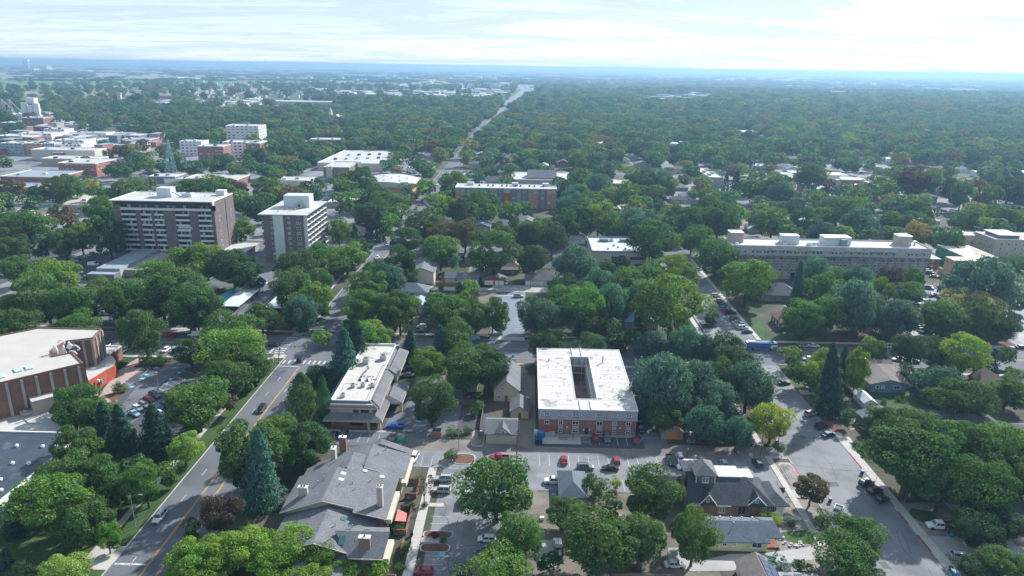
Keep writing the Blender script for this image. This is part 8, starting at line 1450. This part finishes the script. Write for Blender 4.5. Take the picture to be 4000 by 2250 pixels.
for i, (r, (x, y, wm, h)) in enumerate(trees):
    px, top, w, k, asp = r; tint = jit(TINT[k], tr.uniform)
    if is_tree(k) and i not in keep: WOOD.append((x, y, wm, h, tint, 2 if k in ('spruce','bluespruce','dpine') else tr.randrange(2))); continue
    for a, c in ((-91.0,-68.6),(74.2,98.6)):             # a trunk stands on the verge, never on the carriageway
        if a < x < c and y < 640: x = a if x < (a+c)/2 else c
    if 245.6 < y < 269.4: y = 245.6 if y < 257 else 269.4
    sh = SHAPE_OF.get(k, 'broad')
    if k == 'olive' and asp > 1.7: sh = 'column'
    if k in ('purple','brown') and tr.random() < .5: sh = 'thin' if w < 90 else 'elm'
    cr, tk = tr.choice(SHAPES[sh]); nm = NAME.get(k, 'broadleaf_tree')
    o = thing(nm, 'x', {'shrub':'shrub','spruce_tree':'spruce','pine_tree':'pine','juniper_tree':'juniper'}.get(nm, 'tree'), (x, y, 0), tr.uniform(0, 6.28), 'garden shrubs' if nm == 'shrub' else 'street and garden trees')
    o.scale = (wm, wm*tr.uniform(.86,1.12), h); o.rotation_euler[0], o.rotation_euler[1] = tr.gauss(0, .035), tr.gauss(0, .035); c = link('crown', cr, o); c.color = (*tint, 1); link('trunk', tk, o)
    big = '' if nm == 'shrub' else ('large ' if w > 165 else 'small ' if w < 85 else 'middling ')
    LABELS.append((o, ('small ' if nm == 'shrub' and w < 45 else big)+WORD[k], px, top+.5*w*asp*.9, '')); cnt += 1
# ---------------------------------------------------------------- the far town: big pale roofs, silos, then the wood and the belts of trees
def far_box(name, lab, cat, px, py, wpx, dm, h, wall, roof, group=None, yaw=0.0):
    x, y, _ = P(px, py, 0); wm = wpx/Q(x, y, 0)[2]; o = thing(name, lab, cat, (x, y, 0), yaw, group); part(o, 'wall', wall, (-wm/2,0,-.5,wm/2,dm,h)); part(o, 'roof', roof, (-wm/2-.3,-.3,h+.002,wm/2+.3,dm+.3,h+.6)); FOOT.append((x-wm/2-6,y-y*.05,x+wm/2+6,y+dm+6)); return o
for a in (('warehouse','long white warehouse left of two others beyond the tree belt','warehouse',352,402,120,50,9,'white','membrane'), ('warehouse','long white warehouse nearest the thin white tower','warehouse',470,398,130,50,10,'white','membrane'), ('warehouse','reddish school with a flat red-rimmed roof far left','school',633,388,95,40,9,'terracotta','redshingle'), ('warehouse','white stepped school complex beside the tan field','school',1160,413,290,60,10,'bluegrey','membrane'), ('office_building','round-cornered glass office beside the white school','office building',1355,402,95,30,13,'slate','greyroof'), ('hospital_block','dark red brick hospital block far right','hospital',3275,384,60,60,26,'redbrick','greyroof'), ('hospital_block','low wing of the dark red hospital','hospital',3340,388,80,40,10,'cream','membrane'), ('warehouse','wide white shed below the reservoir','warehouse',3770,356,100,60,12,'white','membrane'), ('warehouse','long pale roofs in a forest clearing','warehouse',2610,407,170,60,6,'tan','palemetal'), ('barn','dark long barn in the far green field','barn',272,337,52,22,8,'slate','darkroof'), ('greenhouse','row of white tent roofs in the trees','tents',1690,434,45,20,6,'white','membrane'), ('greenhouse','second row of white tent roofs nearer the highway','tents',1790,431,50,20,6,'white','membrane'), ('factory','pale factory block left of the far silo towers','factory',165,272,38,90,36,'offwhite','membrane'), ('factory','long low sheds right of the far silo towers','factory',270,280,150,120,12,'offwhite','membrane'), ('factory','low base building of the far silo towers','factory',110,276,46,80,22,'offwhite','membrane'), ('warehouse','small white row right of the freight yard','train cars',545,350,120,6,5,'white','membrane'), ('warehouse','low dark roofs at the left end of the field','shed',210,407,80,20,4,'slate','palemetal')): far_box(*a)
def silo(lab, px, py, rs, h, n, cols='offwhite'):
    x, y, _ = P(px, py, 0); o = thing('grain_silo', lab, 'silo', (x, y, 0))
    for i in range(n): b = MB(); b.cyl((i-n/2)*rs*2, 0, 0, h*(1-.12*(i % 2)), rs, n=14); b.build('silo_cylinder', W[cols], o, local=True)
    part(o, 'head_house', 'white', (-rs*1.6,-rs,h,rs*1.2,rs,h*1.25)); return o
silo('pair of tall pale silo towers on the far left skyline', 112, 276, 13, 84, 2); silo('white grain silos standing by the red brick mill', 142, 482, 5.2, 34, 3, 'white')
for lab, px in (('left steel elevator gantry by the mill', 18), ('right steel elevator gantry by the mill', 46)):
    x, y, _ = P(px, 470, 0); o = thing('elevator_gantry', lab, 'gantry', (x, y, 0)); b = MB()
    for sx in (-1,1): b.bar((sx*5,0,0),(sx*1.2,0,36),.4,n=4); b.bar((sx*5,5,0),(sx*1.2,3,36),.4,n=4)
    for k in range(6): b.bar((-5+k*.63,0,k*6),(5-(k+1)*.63,0,k*6+6),.2,n=4)
    b.build('frame', W['metal'], o, local=True); b = MB(); b.bar((0,2,36),(22,6,8),.6,n=6); b.build('conveyor', W['metal'], o, local=True); b = MB(); b.cyl(12,6,0,10,6,6,12); b.cyl(12,6,10,14,6,1,12); b.build('bin', W['whitemetal'], o, local=True)
x, y, _ = P(472, 412, 0); o = thing('water_tower', 'thin pale tower beside the white warehouses', 'tower', (x, y, 0)); part(o, 'shaft', 'cream', (-4,-4,0,4,4,26)); part(o, 'head', 'beige', (-5,-5,26,5,5,30))
fr = random.Random(31)
def scatter(n, poly, wr, dr, hr, lab, grp, name='warehouse', cat='warehouse', roofs=('membrane','membrane','palemetal','greyroof','whitemetal'), walls=('offwhite','tan','bluegrey','concrete','redbrick')):
    xs = [p[0] for p in poly]; ys = [p[1] for p in poly]; k = 0
    while k < n:
        px, py = fr.uniform(min(xs), max(xs)), fr.uniform(min(ys), max(ys))
        if not inside(px, py, poly): continue
        far_box(name, lab, cat, px, py, fr.uniform(*wr), fr.uniform(*dr), fr.uniform(*hr), fr.choice(walls), fr.choice(roofs), grp); k += 1
def inside(x, y, poly):
    c = False; j = len(poly)-1
    for i in range(len(poly)):
        (xi, yi), (xj, yj) = poly[i], poly[j]
        if (yi > y) != (yj > y) and x < (xj-xi)*(y-yi)/(yj-yi)+xi: c = not c
        j = i
    return c
scatter(90, [(1180,358),(1990,352),(1985,392),(1650,388),(1250,380)], (16,56), (30,70), (6,11), 'pale flat-roofed building in the far commercial strip left of the highway', 'far commercial buildings'); scatter(26, [(1200,322),(1980,318),(1990,350),(1500,348)], (14,50), (40,90), (7,12), 'thin white roof in the farthest commercial strip', 'farthest commercial buildings')
scatter(16, [(480,418),(760,402),(1000,402),(1000,414),(700,424)], (30,80), (30,60), (6,10), 'pale roof in the industrial row behind the tree belt', 'industrial row roofs'); scatter(14, [(2085,330),(2125,345),(2190,375),(2100,398),(2070,395)], (14,34), (25,50), (5,9), 'pale roof right of the far highway', 'roofs right of the highway'); scatter(16, [(2510,372),(2790,360),(2800,385),(2600,402),(2500,395)], (14,44), (25,60), (5,9), 'pale roof in the clearing of the far wood', 'roofs in the clearing')
scatter(24, [(3030,340),(3400,322),(3800,330),(3990,345),(3600,352),(3200,352)], (12,40), (30,80), (6,12), 'pale roof in the far right woods', 'roofs in the far right woods'); scatter(34, [(620,300),(2000,292),(2000,318),(620,318)], (10,36), (50,120), (8,14), 'pale speck of a farm or works on the far plain', 'works on the far plain'); scatter(24, [(2250,430),(3900,430),(3990,600),(2300,600)], (14,26), (12,20), (6,9), 'roof showing in the far wood', 'roofs in the far wood', 'house', 'house', ('shingle','greyroof','palemetal','membrane'), ('offwhite','tan','brick')); scatter(70, [(640,306),(900,298),(1000,318),(1300,312),(1330,332),(1000,345),(700,332)], (5,10), (12,18), (6,8), 'tiny house in the far suburb', 'far suburb houses', 'suburb_house', 'house', ('shingle','greyroof','palemetal'), ('offwhite','tan','bluegrey')); scatter(60, [(560,352),(1000,350),(1180,372),(1200,388),(900,392),(580,372)], (7,13), (12,20), (5,8), 'small grey-roofed house in the near suburb', 'near suburb houses', 'suburb_house', 'house', ('shingle','greyroof','blueshingle'), ('offwhite','tan','greysiding'))
scatter(22, [(0,440),(520,430),(560,455),(300,500),(120,520),(0,500)], (16,46), (16,30), (4,8), 'low pale building in the yards by the mill', 'buildings by the mill'); scatter(44, [(0,505),(520,500),(640,530),(640,600),(300,640),(0,620)], (26,60), (14,26), (6,11), 'low flat-roofed building of the old town', 'old town buildings', 'town_building', 'building', ('membrane','membrane','greyroof','gravelroof'), ('redbrick','tan','offwhite','brick','slate'))
scatter(12, [(3050,690),(3420,680),(3480,760),(3400,830),(3150,800)], (40,80), (12,22), (4.5,6.5), 'low shop roof between the trees right of the warehouse', 'shops among trees', 'shop', 'shop', ('membrane','gravelroof','greyroof'), ('redbrick','tan','offwhite'))
# far vehicles on the highway are too small to pick apart: one sprinkling of bright boxes
b = MB()
for i in range(150):
    t = fr.random(); pts = [(1900,505),(1950,455),(2005,400),(2060,365),(2075,350),(2040,340),(2052,320),(2064,295)]; k = min(6, int(t*7)); f = t*7-k
    px = pts[k][0]+(pts[k+1][0]-pts[k][0])*f+fr.uniform(-7,7); py = pts[k][1]+(pts[k+1][1]-pts[k][1])*f; x, y, _ = P(px, py, .5); b.box(x-1, y-2.4, .6, x+1, y+2.4, 2.1, fr.randrange(2))
o = b.build('highway_traffic', [W['white'], W['darkmetal']]); o['kind'] = 'stuff'
# the wood: every tree beyond the ones above, as one mass
LOW = [broad(900, 700, .050, 12, .56, .34, .34, (.13,.22), 1, LEAFI)[0], broad(901, 700, .050, 14, .58, .36, .31, (.12,.20), 1, LEAFI)[0], cone(902, 500, .05, .7, LEAFI), broad(903, 260, .085, 10, .5, .42, .3, (.16,.24), .8, LEAFI)[0]]
NOGO = [[(0,283),(600,286),(900,298),(560,313),(0,318)], [(0,318),(560,330),(0,345)], [(735,420),(1345,412),(1345,427),(760,438)], [(70,386),(270,383),(268,402),(60,404)], [(1860,525),(1900,525),(1930,490),(2000,430),(2100,358),(2080,340),(2072,284),(2058,284),(2050,305),(2015,340),(2000,372),(1930,445)]]
NOGO += [[(2240,350),(2480,350),(2490,361),(2240,366)], [(2505,374),(2790,362),(2800,392),(2600,412),(2490,400)], [(3020,430),(3160,424),(3170,432),(3030,440)], [(2560,470),(2700,466),(2720,478),(2570,484)], [(3480,520),(3640,515),(3650,526),(3490,534)], [(1590,600),(1735,600),(1700,650),(1590,650)], [(1480,672),(1650,672),(1640,705),(1480,705)], [(3380,665),(3520,690),(3480,760),(3370,740)], [(3780,740),(3960,740),(3960,800),(3780,800)], [(0,660),(440,670),(440,700),(0,720)], [(430,690),(900,690),(900,740),(430,730)]]
wr = np.random.default_rng(77)
def dens(px, py):
    if py > 640: return .34
    if px < 1150 and 470 < py < 700: return .30 if px < 700 else .55
    if px < 560 and 430 < py <= 470: return .45
    if px < 2000:
        if py > 425: return .93
        if py > 400: return .4 if px < 1300 else .65
        if py > 335: return .10
        return .06
    if px > 2560 and 640 < py < 900: return .62
    if py > 420: return .92
    if py > 362: return .80
    if py > 335: return .5
    if py > 310: return .25
    return .12
PAL = [(.062,.150,.066)]*9+[(.048,.118,.066)]*8+[(.100,.190,.068)]*5+[(.082,.150,.105)]*5+[(.14,.205,.065)]*5+[(.18,.18,.065),(.16,.17,.06),(.14,.105,.07)]
def blocked(x, y):
    for a in FOOT:
        if a[0] < x < a[2] and a[1] < y < a[3]: return True
    return False
def ring(y0, y1, step, sc, proto=None, p=1.0):
    y = y0
    while y < y1:
        half = y*.76+40; n = int(2*half/step)
        for i in range(n):
            x = -half+(i+wr.random())*2*half/n; yy = y+wr.uniform(-.5,.5)*step
            if yy < 1480 and (-94 < x < -66 if yy < 600 else abs(x+80) < 4.5+sc*.40): continue
            px, py, s = Q(x, yy, 5)
            if not -120 < px < 4120 or wr.random() > dens(px, py)*p or any(inside(px, py, g) for g in NOGO): continue
            if yy < 1300 and any(abs(yy-(v+9)) < 8.5 for v in (404,572,735,898,1060)) and wr.random() < .8: continue
            if yy < 1300 and any(abs(x-(v+7)) < 5 for v in (-255,-420,85,250,415)) and wr.random() < .6: continue
            if blocked(x, yy): continue
            k = proto if proto is not None else (2 if wr.random() < .035 else int(wr.integers(0,2))); wd = sc*wr.uniform(.65,1.25)*(.62 if k == 2 else 1); h = wd*wr.uniform(.8,1.15) if k != 2 else wd*1.1
            WOOD.append((x, yy, wd, h, jit(PAL[int(wr.integers(0,len(PAL)))], wr.uniform), k))
        y += step
ring(435, 760, 12, 14.5); ring(760, 1700, 14, 17); ring(1700, 3600, 20, 23); ring(3600, 6500, 42, 44, 3, .8); ring(6500, 14000, 95, 90, 3, .55)
for i in range(620):                     # shelter belts across the plain
    r = 4500*math.exp(wr.random()*1.35); a = wr.uniform(-.62,.62); x0, y0 = r*math.sin(a), r*math.cos(a)
    for k in range(int(wr.integers(2,7))): WOOD.append((x0+k*55*wr.uniform(.8,1.2), y0+wr.uniform(-8,8), 70, wr.uniform(9,15), jit((.03,.06,.03), wr.uniform), 3))
def base_z(x, y):
    r = math.hypot(x, y); f = max(0.0, (r-12000)/13000); return f*f*22
me = bpy.data.meshes.new('woodland_points'); n = len(WOOD); me.vertices.add(n)
me.vertices.foreach_set('co', np.array([(a[0], a[1], base_z(a[0], a[1])) for a in WOOD], dtype=np.float32).ravel())
def attr(nm, ty, arr, key):
    at = me.attributes.new(nm, ty, 'POINT'); at.data.foreach_set(key, np.asarray(arr).ravel())
def hcap(a): return min(a[3], 11.0) if a[5] == 3 else a[3]
attr('size', 'FLOAT_VECTOR', np.array([(a[2], a[2], hcap(a)) for a in WOOD], dtype=np.float32), 'vector'); attr('spin', 'FLOAT', wr.uniform(0,6.28,n).astype(np.float32), 'value'); attr('tint', 'FLOAT_COLOR', np.array([(*a[4],1) for a in WOOD], dtype=np.float32), 'color'); attr('pid', 'INT', np.array([a[5] for a in WOOD], dtype=np.int32), 'value')
wood = link('woodland', me); wood['kind'] = 'stuff'
ng = bpy.data.node_groups.new('woodland_spread', 'GeometryNodeTree'); ng.interface.new_socket('Geometry', in_out='INPUT', socket_type='NodeSocketGeometry'); ng.interface.new_socket('Geometry', in_out='OUTPUT', socket_type='NodeSocketGeometry')
gi = ng.nodes.new('NodeGroupInput'); go = ng.nodes.new('NodeGroupOutput'); jn = ng.nodes.new('GeometryNodeJoinGeometry')
def named(nm, ty): q = ng.nodes.new('GeometryNodeInputNamedAttribute'); q.data_type = ty; q.inputs[0].default_value = nm; return q.outputs[0]
pid = named('pid', 'INT'); siz = named('size', 'FLOAT_VECTOR'); spn = named('spin', 'FLOAT'); cx = ng.nodes.new('ShaderNodeCombineXYZ'); ng.links.new(spn, cx.inputs[2])
for k, lm in enumerate(LOW):
    po = bpy.data.objects.new('leaf_mass', lm); oi = ng.nodes.new('GeometryNodeObjectInfo'); oi.inputs[0].default_value = po; oi.inputs['As Instance'].default_value = True
    cp = ng.nodes.new('FunctionNodeCompare'); cp.data_type = 'INT'; cp.operation = 'EQUAL'; ng.links.new(pid, cp.inputs[2]); cp.inputs[3].default_value = k
    ip = ng.nodes.new('GeometryNodeInstanceOnPoints'); ng.links.new(gi.outputs[0], ip.inputs['Points']); ng.links.new(cp.outputs[0], ip.inputs['Selection']); ng.links.new(oi.outputs['Geometry'], ip.inputs['Instance']); ng.links.new(cx.outputs[0], ip.inputs['Rotation']); ng.links.new(siz, ip.inputs['Scale']); ng.links.new(ip.outputs[0], jn.inputs[0])
ng.links.new(jn.outputs[0], go.inputs[0]); md = wood.modifiers.new('spread', 'NODES'); md.node_group = ng
# ---------------------------------------------------------------- wording: where each vehicle and tree stands
def where(px, py):
    best = min(MARK, key=lambda m: math.hypot((px-m[1])*.8, (py-m[2])*1.2)); dx, dy = px-best[1], py-best[2]; near = math.hypot(dx, dy) < 110
    if abs(dx) > abs(dy)*1.2: rel = 'left of' if dx < 0 else 'right of'
    else: rel = 'behind' if dy < 0 else 'in front of'
    return f'{rel} the {best[0]}', abs(dx)+abs(dy)
ORD = ['', 'second', 'third', 'fourth', 'fifth', 'sixth', 'seventh', 'eighth', 'ninth', 'tenth', 'eleventh', 'twelfth']
by = {}
for it in LABELS:
    if it[4]: it[0]['label'] = f'{it[1]} {it[4]}'; continue
    by.setdefault(f'{it[1]} {where(it[2], it[3])[0]}', []).append(it)
for base, its in by.items():
    its.sort(key=lambda t: t[2]); n = len(its)
    for i, it in enumerate(its):
        if n == 1: it[0]['label'] = base
        elif n == 2: it[0]['label'] = f"{'left' if i == 0 else 'right'} of two: {base}"
        else: it[0]['label'] = ('leftmost' if i == 0 else 'rightmost' if i == n-1 else ORD[min(i, 11)]+' from left')+f' {base}'
print('trees', cnt, 'wood', len(WOOD), 'objects', len(bpy.data.objects))
HAZE = 1.45e-4
# ---------------------------------------------------------------- the air
b = MB(); b.box(-27000, -400, -1.2, 27000, 27500, 118.0); hz = b.build('haze', bpy.data.materials.new('haze')); hz['kind'] = 'stuff'
hm = hz.data.materials[0]; hm.use_nodes = True; nt = hm.node_tree; nt.nodes.clear(); pv = nt.nodes.new('ShaderNodeVolumePrincipled'); ou = nt.nodes.new('ShaderNodeOutputMaterial'); nt.links.new(pv.outputs[0], ou.inputs['Volume'])
pv.inputs['Color'].default_value = (.32,.52,.76,1); pv.inputs['Density'].default_value = HAZE; pv.inputs['Anisotropy'].default_value = .35
hm.cycles.homogeneous_volume = True
